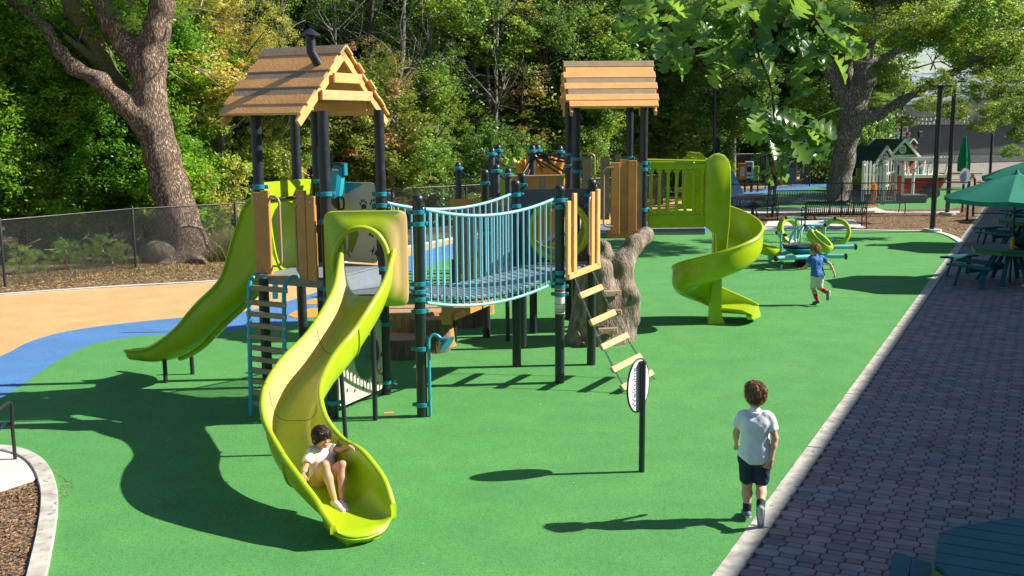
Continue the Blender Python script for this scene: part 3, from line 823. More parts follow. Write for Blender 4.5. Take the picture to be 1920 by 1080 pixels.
# front slide hood: moulded panel with an arched opening
HD = (B1-A3).normalized(); HN = V((HD.y, -HD.x, 0))        # along the panel; outwards to the viewer
hc = (A3+B1)/2+HN*.10-HD*.07
def super_pts(w, h, n, e): return [(w*math.copysign(abs(math.cos(t))**e, math.cos(t)), h*math.copysign(abs(math.sin(t))**e, math.sin(t))) for t in [2*math.pi*i/n for i in range(n)]]
def hood(c, X, z0, z1, w, hole_w, hole_z0, hole_z1, m_, nor, thk=.05, bulge=.11, hoff=0.0):
    X = V(X).normalized(); n = 48; c = V(c); zc = (z0+z1)/2; hz = (z1-z0)/2; hzc = (hole_z0+hole_z1)/2; hh = (hole_z1-hole_z0)/2
    out = super_pts(w, hz, n, .16); hol = [(x_+hoff, z_) for x_, z_ in super_pts(hole_w, hh, n, .92)]
    rings = []
    def rg(P, dz, k): return [c+X*a+V((0, 0, dz+b))+V(nor)*k for a, b in P]
    mix = lambda t, inset=0: [((a[0]*(1-t)+b[0]*t), (a[1]+zc-hzc)*(1-t)+b[1]*t) for a, b in zip(out, hol)]
    o2 = [(a[0], a[1]+zc-hzc) for a in out]
    sc = lambda P, s_: [(a*s_, b) for a, b in P]
    R_ = [rg(o2, hzc, -thk/2), rg(o2, hzc, thk/2-.012), rg([(a*.985, b) for a, b in mix(.03)], hzc, thk/2), rg(mix(.28), hzc, thk/2+.004), rg(mix(.5), hzc, thk/2+bulge*.45), rg(mix(.74), hzc, thk/2+bulge*.92), rg(mix(.88), hzc, thk/2+bulge), rg(mix(.97), hzc, thk/2+bulge*.85), rg(hol, hzc, thk/2+bulge*.5), rg(hol, hzc, -thk/2), rg(mix(.97), hzc, -thk/2-.001)]
    m = MB(); o_ = 0
    for r_ in R_: m.v += [tuple(p) for p in r_]
    for i in range(len(R_)-1):
        for k in range(n): m.f.append((i*n+k, i*n+(k+1) % n, (i+1)*n+(k+1) % n, (i+1)*n+k))
    k0 = (len(R_)-1)*n
    for k in range(n): m.f.append((k0+k, k0+(k+1) % n, (k+1) % n, k))
    return m
SL = None
def chute(stations, w, hL, hR, thk=.022, rim=.030, n=10, e=.62, sidef=None, close_end=True, nth=8):
    """stations: (point, half width, left height, right height, side vector, up vector)"""
    rings = []
    for (p, hw, a, b, sd, up) in stations:
        p, sd, up = V(p), V(sd), V(up); P_ = []
        inner = []
        for i in range(2*n+1):
            th = R(-90+180*i/(2*n)); s_ = math.sin(th); c_ = math.cos(th); h = a if s_ < 0 else b
            inner.append((hw*math.copysign(abs(s_)**(e*.75), s_), h*(1-abs(c_)**(e*1.25))))
        P_ += inner
        x0 = hw; z0 = b        # right rim: roll outward
        for t in range(1, 6):
            an = R(180-t*40); P_.append((x0+rim+rim*math.cos(an), z0+rim*math.sin(an)))
        P_.append((x0+thk, z0-rim*1.2))
        for (x, z) in inner[::-1][1:-1]:
            l = math.hypot(x/hw, (z-(a if x < 0 else b))/max(.01, (a if x < 0 else b)))+1e-6
            P_.append((x*(1+thk/hw), z-thk*(1-min(1, abs(z)/max(a, b)))-.002))
        P_.append((-hw-thk, a-rim*1.2))
        for t in range(4, -1, -1):
            an = R(t*40+20) if False else R(t*40); P_.append((-(x0+rim+rim*math.cos(R(180-t*40-20))), a+rim*math.sin(R(180-t*40-20))))
        rings.append([p+sd*x+up*z for x, z in P_])
    return rings
def stations_from(path, hw, hl, hr, nper=6, bank=0.0):
    P = catmull([q[:3] for q in path], nper); N = len(P)
    ex = catmull([(q[3], q[4], q[5]) for q in path], nper)
    out = []
    for i in range(N):
        t = V(P[min(i+1, N-1)])-V(P[max(i-1, 0)]); t.normalize()
        sd = t.cross(V((0, 0, 1))).normalized(); up = sd.cross(t).normalized()
        up = (up*.5+V((0, 0, .5))).normalized()
        out.append((P[i], ex[i][0], ex[i][1], ex[i][2], sd, up))
    return out
# (x, y, z, half width, left wall, right wall) - left and right as the rider sees them
path = [(-1.655, 11.90, 1.475, .275, .60, .60), (-1.645, 11.68, 1.44, .262, .48, .48), (-1.69, 11.3, 1.27, .243, .38, .36), (-1.86, 10.75, .98, .235, .36, .33), (-2.05, 10.22, .76, .235, .36, .35),
        (-2.11, 9.72, .58, .235, .36, .37), (-2.01, 9.26, .43, .245, .35, .37), (-1.80, 8.90, .30, .25, .36, .31), (-1.56, 8.62, .215, .26, .39, .22), (-1.375, 8.42, .165, .265, .29, .14), (-1.25, 8.24, .14, .245, .12, .05)]
st = stations_from(path, 0, 0, 0, 7)
rings = chute(st, 0, 0, 0)
ns = len(rings[0]); nin = 21
def cap_u(m, o, flip):
    F_ = [(k, k+1, 45-k, 46-k) for k in range(1, 19)]+[(19, 20, 21, 22, 23, 24, 25, 26, 27), (0, 1, 45, 46, 47, 48, 49, 50, 51)]
    for q in F_: m.f.append(tuple(o+i for i in (q[::-1] if flip else q)))
def chute_part(rings, a, b, name, parent, m_, smooth=40):
    m = MB(); m.loft(rings[a:b+1], False); cap_u(m, 0, False); cap_u(m, (b-a)*len(rings[0]), True); return part(name, m, m_, parent, smooth)
def seam(rings, i, parent, k0=0, k1=25):
    m = MB(); r_ = rings[i]; cc = sum((V(x) for x in r_[:21]), V())/21+V((0, 0, .12)); m.tube([V(r_[k])+(cc-V(r_[k])).normalized()*(.0015 if k < 20 else -.002) for k in range(k0, k1)], .0032, 5); part('seam', m, 'lime_dark', parent, 60)
cuts = [0, 20, 34, 49, len(rings)-1]
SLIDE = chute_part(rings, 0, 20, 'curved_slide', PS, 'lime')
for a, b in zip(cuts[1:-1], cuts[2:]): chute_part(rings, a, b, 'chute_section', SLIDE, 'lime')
# moulded flanges where the sections bolt together
for c_ in cuts[1:-1]:
    p, hw, hl, hr, sd, up = st[c_]; pts = []
    m = MB(); t = (V(st[c_+1][0])-V(st[c_-1][0])).normalized()
    q = [V(x) for x in rings[c_][nin+5:]]
    cc = V(p)+up*.2
    for side in (-1, 1):
        m.tube([V(x)+(V(x)-cc).normalized()*.006 for x in rings[c_][nin+6:ns-5]], .011, 6); break
    part('joint_flange', m, 'lime', SLIDE, 60); seam(rings, c_, SLIDE)
# thin liner on the outer wall's inner face, carries painted sun glare
def glare_liner(rings, i0, i1, k0, k1, off, name, parent, m_, ease=True):
    m = MB(); W = []
    for i in range(i0, i1+1):
        r_ = rings[i]; t = (i-i0)/(i1-i0)
        f_ = 1.0
        row = []
        for k in range(k0, k1+1):
            p = V(r_[k]); c = sum((V(x) for x in r_[:nin]), V())/nin; d = (c+V((0, 0, .1))-p).normalized(); row.append(p+d*off)
        W.append(row)
    n = len(W[0])
    for r_ in W: m.v += [tuple(p) for p in r_]
    for i in range(len(W)-1):
        for k in range(n-1): m.f.append((i*n+k, i*n+k+1, (i+1)*n+k+1, (i+1)*n+k))
    return part(name, m, m_, parent, 60, fix=False)
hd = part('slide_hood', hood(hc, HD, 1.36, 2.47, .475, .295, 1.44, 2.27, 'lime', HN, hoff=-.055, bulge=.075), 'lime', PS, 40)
rim = []
for k in range(-6, 31):
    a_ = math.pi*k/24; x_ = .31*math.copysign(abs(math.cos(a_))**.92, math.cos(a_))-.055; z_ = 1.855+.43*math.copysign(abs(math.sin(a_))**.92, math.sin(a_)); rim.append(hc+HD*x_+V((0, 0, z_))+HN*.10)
m = MB(); m.tube(rim, .034, 10); hr_ = part('hood_rim', m, 'lime', PS, 60); glare_rim = hr_
# exit lip
m = MB(); e_ = st[-1]; p, hw, hl, hr, sd, up = e_; t = (V(st[-1][0])-V(st[-3][0])).normalized()
lipr = []
lst = rings[-1]
for k, (fwd, dz) in enumerate(((0, 0), (.03, -.002), (.055, -.02), (.065, -.05), (.05, -.085), (.0, -.10))):
    lipr.append([V(x)+V((t.x, t.y, 0))*fwd*1.5*max(.0, 1-.95*(abs((V(x)-V(p)).dot(sd))/.27)**2)+V((0, 0, dz if k else 0))*max(.25, 1-.9*(abs((V(x)-V(p)).dot(sd))/.27)**2) for x in lst])
drape = lambda R_, z0: [[V((x[0], x[1], z0+(x[2]-z0)*(1-.19*k) if x[2] > z0 else x[2])) for x in r_] for k, r_ in enumerate(R_)]
m.loft(drape(lipr, V(p).z), False); cap_u(m, 5*52, True); part('exit_lip', m, 'lime', SLIDE, 50)
# moulded foot under the exit
q0 = V(st[-10][0]); m = MB()
ft = [V(st[k][0]) for k in (-16, -11, -6, -1)]
m.loft([[f-V(st[-6][4])*w1+V((0, 0, -.02)), f+V(st[-6][4])*w1+V((0, 0, -.02)), V((f.x, f.y, 0))+V(st[-6][4])*w1*.8, V((f.x, f.y, 0))-V(st[-6][4])*w1*.8] for f, w1 in zip(ft, (.10, .17, .2, .19))])
part('slide_foot', m, 'lime', SLIDE, 40)
m = MB(); lp = gp(650, 850); m.tube([Z(lp, -.01), Z(lp+V((-.03, .0, 0)), .92)], .024, 12); part('slide_leg', m, 'post', SLIDE, 50)
m = MB(); m.tube([Z((-1.62, 11.85), 1.40), Z((-1.62, 11.85), -.01)], .03, 12); part('slide_leg', m, 'post', SLIDE, 50)

def sun_glare(o, fn):  # per-vertex weight of the painted sun glare
    me = o.data; at = me.attributes.new('sun_glare', 'FLOAT', 'POINT'); L_ = root_loc(o)
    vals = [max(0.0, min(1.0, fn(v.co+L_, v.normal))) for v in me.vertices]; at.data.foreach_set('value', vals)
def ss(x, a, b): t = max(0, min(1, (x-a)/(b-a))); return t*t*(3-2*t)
def glare_mask(c, n):       # sun glare put into the colour of faces turned to the sun
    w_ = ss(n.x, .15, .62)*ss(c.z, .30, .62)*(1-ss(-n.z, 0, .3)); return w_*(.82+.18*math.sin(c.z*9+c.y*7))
for o in [SLIDE]+list(SLIDE.children):  # glare painted on the chute's sun-facing inner wall and upper rims
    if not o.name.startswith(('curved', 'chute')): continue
    me = o.data; at = me.attributes.new('sun_glare', 'FLOAT', 'POINT'); L_ = root_loc(o); vals = []
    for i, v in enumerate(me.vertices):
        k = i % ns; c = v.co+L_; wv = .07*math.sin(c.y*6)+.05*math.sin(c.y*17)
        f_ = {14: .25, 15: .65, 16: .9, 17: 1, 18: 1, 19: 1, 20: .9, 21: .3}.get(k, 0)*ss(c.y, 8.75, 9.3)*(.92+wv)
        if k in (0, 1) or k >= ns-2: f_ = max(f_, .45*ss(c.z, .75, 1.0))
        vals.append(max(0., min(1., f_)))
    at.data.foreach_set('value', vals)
sun_glare(glare_rim, lambda c, n: .7*ss(n.x*.8+n.z*.4, .45, .8))  # painted glare on the sun-facing side of the hood rim
sun_glare(hd, lambda c, n: ss(n.x*.9-n.y*.25+.25*n.z, .30, .62)*ss(c.x, -1.52, -1.22)+ss(c.x, -1.45, -1.22)*ss(c.z, 1.5, 1.7)*(1-ss(c.z, 2.28, 2.4))*ss(-n.y, .4, .8)*(1-ss(c.x, -1.19, -1.15)*0))  # painted glare down the right side of the hood

# left wave slide
def upt(t, z, lat=0): p = (A1+A2)/2+UA*t+VA*lat; return (p.x, p.y, z)
lw = [(*upt(.04, 1.67), .28, .95, .95), (*upt(.22, 1.64), .28, .90, .90), (*upt(.45, 1.50), .27, .62, .62), (*upt(.78, 1.20), .27, .36, .36), (*upt(1.25, .84), .27, .33, .33), (*upt(1.6, .55), .27, .31, .31), (*upt(1.95, .37), .27, .26, .26), (*upt(2.3, .28), .27, .19, .19), (*upt(2.72, .27), .27, .14, .14)]
st2 = stations_from(lw, 0, 0, 0, 5); rg2 = chute(st2, 0, 0, 0)
WS = chute_part(rg2, 0, len(rg2)-1, 'straight_slide', PS, 'lime')
m = MB(); s_ = V(st2[12][4])
m.tube([V(s[0])+V(s[5])*(-.03) for s in st2[6:32]], .045, 8); part('slide_keel', m, 'lime', WS, 60)
for px in ((311, 718), (361, 702)):
    lp = gp(*px); m = MB(); m.tube([Z(lp, -.01), Z(lp, .33)], .03, 12); part('slide_leg', m, 'post', WS, 50)
hA = (A1+A2)/2+UA*.09
part('slide_hood', hood(hA, VA, 1.55, 2.76, .60, .33, 1.66, 2.50, 'lime', UA, bulge=.09), 'lime', PS, 40)
m = MB(); m.tube([Z(hA-VA*.33-UA*.06, 2.55), Z(hA+VA*.4-UA*.06, 2.55)], .018, 10); part('hood_bar', m, 'blackmetal', PS, 60)

# rung ladder with bent blue rails
l0 = A1+(A3-A1)*.07-VA*.06; l1 = A1+(A3-A1)*.60-VA*.06
LAD = None
for q in (l0, l1):
    o_ = -VA; m = MB(); pts = [Z(q, ZU+.0), Z(q+o_*.10, ZU+.015)]+[Z(q+o_*(.10+.17*math.sin(R(a))), ZU+.015-.17+.17*math.cos(R(a))) for a in range(15, 91, 15)]+[Z(q+o_*.30, 1.0), Z(q+o_*.34, .02)]
    m.tube(pts, .026, 12)
    if LAD is None: LAD = part('ladder', m, 'ladderblue', PS, 60); LAD.name = 'ladder'
    else: part('ladder_rail', m, 'ladderblue', LAD, 60)
for i in range(12):
    z = ZU-.02-.135*i; o_ = -VA
    if i == 0: off = .11; z = ZU+.01
    elif i == 1: off = .255; z = ZU-.12
    else: off = .28+.02*i/6
    a_, b_ = Z(l0+o_*off-UA*-.02, z), Z(l1+o_*off-UA*.02, z)
    m = MB(); m.box((a_+b_)/2, ((b_-a_).length+.03, .035 if i else .11, .062 if i else .03), math.atan2((b_-a_).y, (b_-a_).x), c_=.006); rg = part('rung', m, 'brownwood', LAD, 30)
    for e in (a_, b_):
        m = MB(); m.lathe(e-VA*.018, [(.010, 0), (.006, .006)], 8, axis=-VA); part('bolt', m, 'bolt', rg)
# printed panel with tracks on the back edge, and the binocular box on it
def pan(a, b, z0, z1, m_, thk=.02, name='panel', hole=None, parent=None):
    a, b = V(a), V(b); d = (b-a).normalized(); L = (b-a).length; c = (a+b)/2; m = MB()
    P = super_pts(L/2, (z1-z0)/2, 40, .12)
    if hole:
        hx, hz, hr, hr2 = hole
        H = [(hx+hr*math.cos(2*math.pi*i/40), hz-(z0+z1)/2+hr2*math.sin(2*math.pi*i/40)) for i in range(40)]
        m.prism(P, Z(c, (z0+z1)/2), d, (0, 0, 1), thk, H)
    else: m.prism(P, Z(c, (z0+z1)/2), d, (0, 0, 1), thk)
    return part(name, m, m_, parent or PS, 40)
pa, pb = A2+(A4-A2)*.10-VA*.0, A4-(A4-A2)*.08
tp = pan(pa, pb, 1.70, 2.72, 'whitepanel', name='track_panel')
pd = (pb-pa).normalized(); pn = V((pd.y, -pd.x, 0)); pcn = (pa+pb)/2
if pn.y > 0: pn = -pn
def on_panel(u, z, k=.013): return Z(pcn+pd*u+pn*k, z)
def blob(parent, pts, m_, u, z, s=1, rot=0, name='print', frm=None):
    m = MB(); c, s_ = math.cos(R(rot)), math.sin(R(rot)); f_ = frm or on_panel
    o = len(m.v); m.v += [tuple(f_(u+(a*c-b*s_)*s, z+(a*s_+b*c)*s)) for a, b in pts]; m.f.append(tuple(range(o, o+len(pts)))); return m
def oval(a, b, n=10, cx=0, cz=0): return [(cx+a*math.cos(2*math.pi*i/n), cz+b*math.sin(2*math.pi*i/n)) for i in range(n)]
def paw(u, z, s, m_, kind, rot=0):
    mm = MB()
    def ad(pts, n_=0):
        q = blob(None, pts, m_, u, z, s, rot); mm.add(q.v, q.f)
    if kind == 'foot':
        ad([(-.03, -.12), (.02, -.13), (.05, 0), (.065, .09), (.03, .12), (-.04, .11), (-.065, .05)])
        for i in range(5): ad(oval(.011, .018, 8, -.06+.03*i, .145+.02*math.sin(i*.8)))
    elif kind == 'paw':
        ad([(-.03, -.03), (.03, -.03), (.035, .01), (0, .03), (-.035, .01)])
        for i, (a, b) in enumerate(((-.04, .035), (-.015, .06), (.015, .06), (.04, .035))): ad(oval(.011, .018, 8, a, b))
    elif kind == 'hoof':
        ad([(-.035, -.03), (-.005, -.04), (-.005, .05), (-.03, .03)]); ad([(.035, -.03), (.005, -.04), (.005, .05), (.03, .03)])
    elif kind == 'deer':
        ad([(-.015, -.06), (.0, .0), (-.01, .05), (-.03, .0)]); ad([(.05, -.05), (.06, .0), (.02, .02), (.01, -.03)]); ad(oval(.008, .01, 8, -.05, -.02)); ad(oval(.006, .008, 8, .0, -.09))
    part('track_print', mm, m_, tp, 0, fix=False)
paw(-.13, 1.93, 1.05, 'olive', 'foot', 12); paw(.03, 1.98, 1.25, 'olive', 'foot', -14)
paw(.33, 2.08, 1.1, 'pineprint', 'hoof', -20); paw(.36, 1.86, 1.2, 'pineprint', 'deer', -15); paw(-.04, 1.80, .35, 'olive', 'foot', 30)
paw(.22, 2.42, 1.15, 'pineprint', 'paw', 8); paw(.38, 2.43, 1.15, 'pineprint', 'paw', 14); paw(-.33, 2.45, .8, 'olive', 'hoof', 10); paw(-.3, 2.55, .7, 'pineprint', 'paw', 10)
paw(-.36, 2.05, .9, 'pineprint', 'paw', 10)
def text(s, size, org, X, Y, m_, parent, name='lettering', thk=.002, align='CENTER', wscale=1.0):
    cu = bpy.data.curves.new(name, 'FONT'); cu.body = s; cu.size = size; cu.extrude = thk/2; cu.align_x = align; cu.align_y = 'CENTER'
    t = bpy.data.objects.new(name, cu); COL.objects.link(t)
    dg = bpy.context.evaluated_depsgraph_get(); me = bpy.data.meshes.new_from_object(t.evaluated_get(dg)); bpy.data.objects.remove(t)
    X, Y = V(X).normalized(), V(Y).normalized(); Zx = X.cross(Y); L_ = root_loc(parent) if parent else V()
    M_ = Matrix((X*wscale, Y, Zx)).transposed().to_4x4(); M_.translation = V(org)-L_
    me.transform(M_); me.materials.clear(); me.materials.append(MATS[m_]); o = bpy.data.objects.new(name, me); COL.objects.link(o); o.parent = parent; return o
text('WHOSE TRACKS DO', .088, on_panel(-.13, 2.235, .012), pd if pd.x > 0 else -pd, (0, 0, 1), 'ink', tp)
text('YOU SEE', .06, on_panel(-.25, 2.15, .012), pd if pd.x > 0 else -pd, (0, 0, 1), 'ink', tp)
bc = pcn+pn*.10+pd*-.09
m = MB(); m.prism([(-.10, -.06), (-.05, -.10), (.05, -.10), (.10, -.06), (.10, .06), (-.10, .06)], Z(bc, 2.71), pd, -pn, .46)
fr_u = (pn*.35+V((0, 0, 1))).normalized()
m = MB()
for a, b in (((0, 0), 0),):
    ringo = [(-.085, .05), (-.085, -.02), (-.04, -.06), (.04, -.06), (.085, -.02), (.085, .05)]
    m.loft([[Z(bc+pd*x*s1-pn*(y)+pn*lean, z) for x, y in ringo] for z, s1, lean in ((2.50, .75, .09), (2.56, .95, .085), (2.80, 1.0, .03), (2.90, 1.0, .0), (2.95, .9, -.02))])
bx = part('viewer_box', m, 'ladderblue', PS, 20)
m = MB(); m.box(Z(bc+pn*.062, 2.855), (.11, .012, .085), math.atan2(pd.y, pd.x), c_=.01); part('steel_plate', m, 'steel', bx)
for sg in (-1, 1):
    m = MB(); m.box(Z(bc+pd*sg*.105, 2.88), (.03, .07, .15), math.atan2(pd.y, pd.x), c_=.006)
    m.prism([(0, -.12), (sg*.26, .0), (sg*.26, .015), (0, .015)], Z(pcn+pd*sg*.04+pn*.02-pd*.09, 2.70), pd, (0, 0, 1), .02); part('bracket', m, 'teal', bx, 20)
m = MB(); m.box(Z(bc+pn*.0, 2.955), (.20, .14, .03), math.atan2(pd.y, pd.x), c_=.006); part('box_lid', m, 'blackmetal', bx)
m = MB()
for sg in (-1, 1):
    cpt = Z(bc+pn*.15+pd*sg*.125, 2.47); q = [(.055*math.copysign(abs(math.cos(t))**.5, math.cos(t)), .075*math.copysign(abs(math.sin(t))**.5, math.sin(t))) for t in [2*math.pi*i/24 for i in range(24)]]
    m.tube([cpt+pd*a+V((0, 0, b)) for a, b in q], .014, 8, close=True)
m.prism([(-.10, .07), (-.03, .05), (.03, .05), (.10, .07), (.10, -.06), (.05, -.06), (.02, -.01), (-.02, -.01), (-.05, -.06), (-.10, -.06)], Z(bc+pn*.15, 2.47), pd, (0, 0, 1), .05)
hh_ = part('viewer_handles', m, 'black', bx, 30)
# ground level bug panel with a round window, between the posts under the deck
b0, b1 = A3+(A4-A3)*.10, A4-(A4-A3)*.08
bp_ = pan(b0, b1, .10, 1.02, 'whitepanel', hole=(.16, .60, .30, .30), name='bug_panel')
bd = (b1-b0).normalized(); bn = V((bd.y, -bd.x, 0)); bcn = (b0+b1)/2
def on_bug(u, z, k=.013): return Z(bcn+bd*u+bn*k, z)
def bugs(pl, m_):
    mm = MB()
    for pts in pl: q = blob(None, pts, m_, 0, 0, 1, 0, frm=on_bug); mm.add(q.v, q.f)
    part('bug_print', mm, m_, bp_, 0, fix=False)
sp_ = [oval(.014, .02, 8, .47, .55), oval(.01, .012, 8, .47, .58)]
for k in range(8):
    sg = 1 if k % 2 else -1; a = .565-.008*(k//2); x = .47
    sp_ += [[(x, a), (x+sg*.03, a+.035-.02*(k//2)), (x+sg*.045, a-.03*(k//2)), (x+sg*.04, a-.03*(k//2)), (x+sg*.026, a+.028-.02*(k//2)), (x, a-.004)]]
bugs(sp_, 'ink')
bugs([[(.40, .36), (.36, .42), (.35, .38), (.37, .35)], [(.40, .36), (.46, .40), (.45, .36), (.42, .34)], [(.40, .36), (.37, .33), (.39, .30), (.41, .33)], [(.40, .35), (.44, .32), (.43, .29), (.41, .31)]], 'orangeprint')
bugs([[(.02+a*.09, .22+b*.05), (.05+a*.09, .25+b*.05), (.06+a*.09, .21+b*.05), (.035+a*.09, .19+b*.05)] for a, b in ((0, 0), (1, 1.2), (3.6, -.3), (4.8, 1.6), (-2.2, .3), (-4, 1.1), (2.4, -.8))], 'darkred')
bugs([oval(.012, .008, 7, .28+.05*k, .17+.02*(k % 3)) for k in range(6)], 'ink')

# the hanging bridge
def bz(t, sag): return -4*sag*t*(1-t)
BF0, BF1 = V(B1)+V((.08, .03, 0)), V(B2)+V((-.07, -.03, 0)); BK0, BK1 = V(A4)+V((.07, .0, 0)), V(B3)+V((-.06, -.04, 0))
BR = None; N = 19
for i in range(N):
    t = (i+.5)/N; f_, k_ = BF0+(BF1-BF0)*t, BK0+(BK1-BK0)*t; z = ZL-.03+bz(t, .13)
    dd = (BF1-BF0).normalized(); dz = -4*.13*(1-2*t)/2.1
    a, b = Z(f_, z)+(k_-f_)*.035, Z(k_, z)-(k_-f_)*.035
    m = MB(); yv = (b-a).normalized(); xv = (V((dd.x, dd.y, dz))-yv*V((dd.x, dd.y, dz)).dot(yv)).normalized()
    m.box((a+b)/2, (.100, (b-a).length, .045), c_=.008, ax=(xv, yv, xv.cross(yv)))
    o = part('bridge', m, 'deck', BR or PS, 30)
    if BR is None: BR = o
    else: o.name = 'bridge_plank'
m = MB()
for s0, s1 in ((BF0, BF1), (BK0, BK1)):
    m.tube([Z(s0+(s1-s0)*(t/12), ZL-.075+bz(t/12, .13))+(BK0-BF0).normalized()*(.1 if s0 is BF0 else -.1) for t in range(13)], .012, 6)
part('bridge_cable', m, 'steel', BR, 60)
for s0, s1, nb in ((BF0, BF1, 21), (BK0, BK1, 20)):
    top = lambda t: 2.47+bz(t, .14); bot = lambda t: 1.37+bz(t, .135)
    for fn, r_ in ((top, .021), (bot, .019)):
        m = MB(); m.tube([Z(s0+(s1-s0)*(t/20), fn(t/20)) for t in range(21)], r_, 12); part('bridge_rail', m, 'bluebar', BR, 60)
    for i in range(nb):
        t = (i+.6)/(nb+.2); p = s0+(s1-s0)*t; m = MB(); m.tube([Z(p, bot(t)), Z(p, top(t))], .0125, 8); part('baluster', m, 'bluebar', BR, 60)

# dark crawl panel with a lime ring behind the right deck
c0, c1 = V(B3)+V((.05, .02, 0)), V(B4)+V((-.03, .02, 0))
cp = pan(c0, c1, 1.50, 2.53, 'greydark', hole=(.06, 1.95, .36, .36), name='crawl_panel')
m = MB(); cc = Z((c0+c1)/2+(c1-c0).normalized()*.06, 1.95)
m.tube([cc+V((.40*math.cos(a), -.02, .40*math.sin(a))) for a in [2*math.pi*i/40 for i in range(40)]], .05, 12, close=True); part('crawl_ring', m, 'lime', cp, 60)
b = MB()
for i in range(12):
    a = 2*math.pi*i/12+.2; b.lathe(cc+V((.475*math.cos(a), -.012, .475*math.sin(a))), [(.010, 0), (.006, .006)], 8, axis=(0, -1, 0))
part('bolt', b, 'bolt', cp)
m = MB(); m.lathe(cc+V((0, .03, 0)), [(.40, 0), (.42, .5), (.40, 1.2)], 32, axis=(0, 1, 0)); m.f = m.f[:-2]; part('crawl_tunnel', m, 'lime', cp, 60)
# brown plank ramp and guard behind the bridge
for i in range(9):
    m = MB(); p0 = V((-.95+.145*i, 17.9, 0)); m.box(Z(p0, 1.30), (.135, .05, 1.5), c_=.006); part('ramp_board', m, 'brownwood', PS, 30)
m = MB(); m.bar(V((-1.05, 17.86, 2.10)), V((.35, 17.86, 2.14)), .06, .12); part('ramp_rail', m, 'tanside', PS)
for k in range(3):
    m = MB(); m.tube([(-1.0+.3*k, 17.84, 1.0+.15*k), (.3, 17.84, 1.6+.2*k)], .012, 6); part('ramp_rope', m, 'tanpipe', PS)
m = MB(); m.bar((-.9, 17.9, .50), (.9, 17.9, 1.6), .8, .06, up=(0, -.0, 1)); part('ramp', m, 'brownwood', PS)
# tan stair stringer under the bridge
m = MB(); a = dp(838, 594, 15.2); b = dp(905, 566, 16.6); m.bar(a, b, .25, .10); m.box(a+V((0, 0, .03)), (.15, .2, .26), c_=.01); part('stair_board', m, 'tanside', PS)
for px in ((853, 645), (952, 640)):
    lp = gp(*px); m = MB(); m.tube([Z(lp, -.01), Z(lp, 1.35)], .035, 10); part('post', m, 'post', PS, 60)
# talk tube with a flower horn on the front post
q = V(B1)+V((.095, -.02, 0)); m = MB()
m.tube([Z(q, .0), Z(q, .92)]+[Z(q+V((.07-.07*math.cos(R(a)), .03*math.sin(R(a)), 0)), .92+.07*math.sin(R(a))) for a in range(20, 121, 20)]+[Z(q+V((.15, .05, 0)), .93)], .020, 10)
tt = part('talk_tube', m, 'ladderblue', PS, 60)
m = MB(); m.lathe(Z(q+V((.13, .045, 0)), .945), [(.022, 0), (.035, .04), (.07, .085), (.115, .11), (.118, .12), (.02, .122)], 20, axis=(.75, -.35, -.55)); part('talk_horn', m, 'teal', tt, 40)
# chain ladder down to the ground
CL = None
tA, tB = Z(e2+(e4-e2)*.14+en*.04, ZL-.06), Z(e2+(e4-e2)*.74+en*.04, ZL-.06); gA, gB = gp(1178, 739), gp(1228, 712)
def cpt(s0, s1, t): return s0.lerp(s1, t)-V((0, 0, .10*4*t*(1-t)))
def chain(s0, s1, parent):
    n = 46; m = MB(); P = [cpt(s0, s1, i/n) for i in range(n+1)]
    for i in range(n):
        c = (P[i]+P[i+1])/2; d = (P[i+1]-P[i]).normalized(); sd = d.orthogonal().normalized(); sd = (Matrix.Rotation(math.pi/2*(i % 2), 3, d) @ sd)
        h = (P[i+1]-P[i]).length*.72; pts = [c+d*(h*math.cos(a))+sd*(.011*math.sin(a)) for a in [2*math.pi*k/8 for k in range(8)]]
        m.tube(pts, .0058, 4, close=True)
    return part('chain', m, 'steel', parent, 60)
for k, t in enumerate((.13, .335, .54, .745, .925)):
    a, b = cpt(tA, gA, t), cpt(tB, gB, t); ext = (b-a)*.07; m = MB()
    down = (cpt(tA, gA, t+.03)-cpt(tA, gA, t-.03)).normalized(); y = (b-a).normalized(); x = (down-y*down.dot(y)).normalized()
    m.box((a+b)/2, (.085, (b-a).length*1.16, .042), c_=.007, ax=(x, y, x.cross(y)))
    o = part('ladder_step', m, 'palewood' if k > 1 else 'tanwood', CL or PS, 30)
    if CL is None: CL = o; o.name = 'chain_ladder'
chain(tA, gA, CL); chain(tB, gB, CL)
# right hand side: railed crossing and the spiral slide
sc_ = V((3.50, 17.58, 0))
for yy in (17.18, 18.25):
    SP = MB(); xs = 2.25; xe = 3.2; n = 7
    fr = MB()
    fr.box(((xs+xe)/2, yy, 2.72), (xe-xs, .07, .10), c_=.02); fr.box(((xs+xe)/2, yy, 1.82), (xe-xs, .07, .22), c_=.02)
    for i in range(n if yy < 18 else 0):
        x = xs+.05+(xe-xs-.1)*i/(n-1); fr.box((x, yy, 2.3), (.052, .062, .88), c_=.015)
        for zz, sg in ((2.65, -1), (1.95, 1)): fr.box((x, yy, zz), (.11, .05, .07), c_=.025)
    if yy < 18: part('side_railing', fr, 'lime', PS, 40)
    else:
        for zz, hh in ((2.72, .10), (1.82, .22)): fr = MB(); fr.box(((xs+xe)/2, yy, zz), (xe-xs, .07, hh), c_=.02); part('side_railing', fr, 'lime', PS, 40)
m = MB(); m.tube([(2.2, 17.17, 2.83), (3.25, 17.17, 2.80)], .02, 10); part('side_rail', m, 'lime', PS, 60)
m = MB(); m.box((2.72, 17.72, 1.66), (1.0, 1.0, .05), c_=.01); part('crossing_floor', m, 'deck', PS)
m = MB(); m.bar((2.2, 17.15, 1.62), (3.2, 17.15, 1.62), .04, .05); part('floor_edge', m, 'steel', PS)
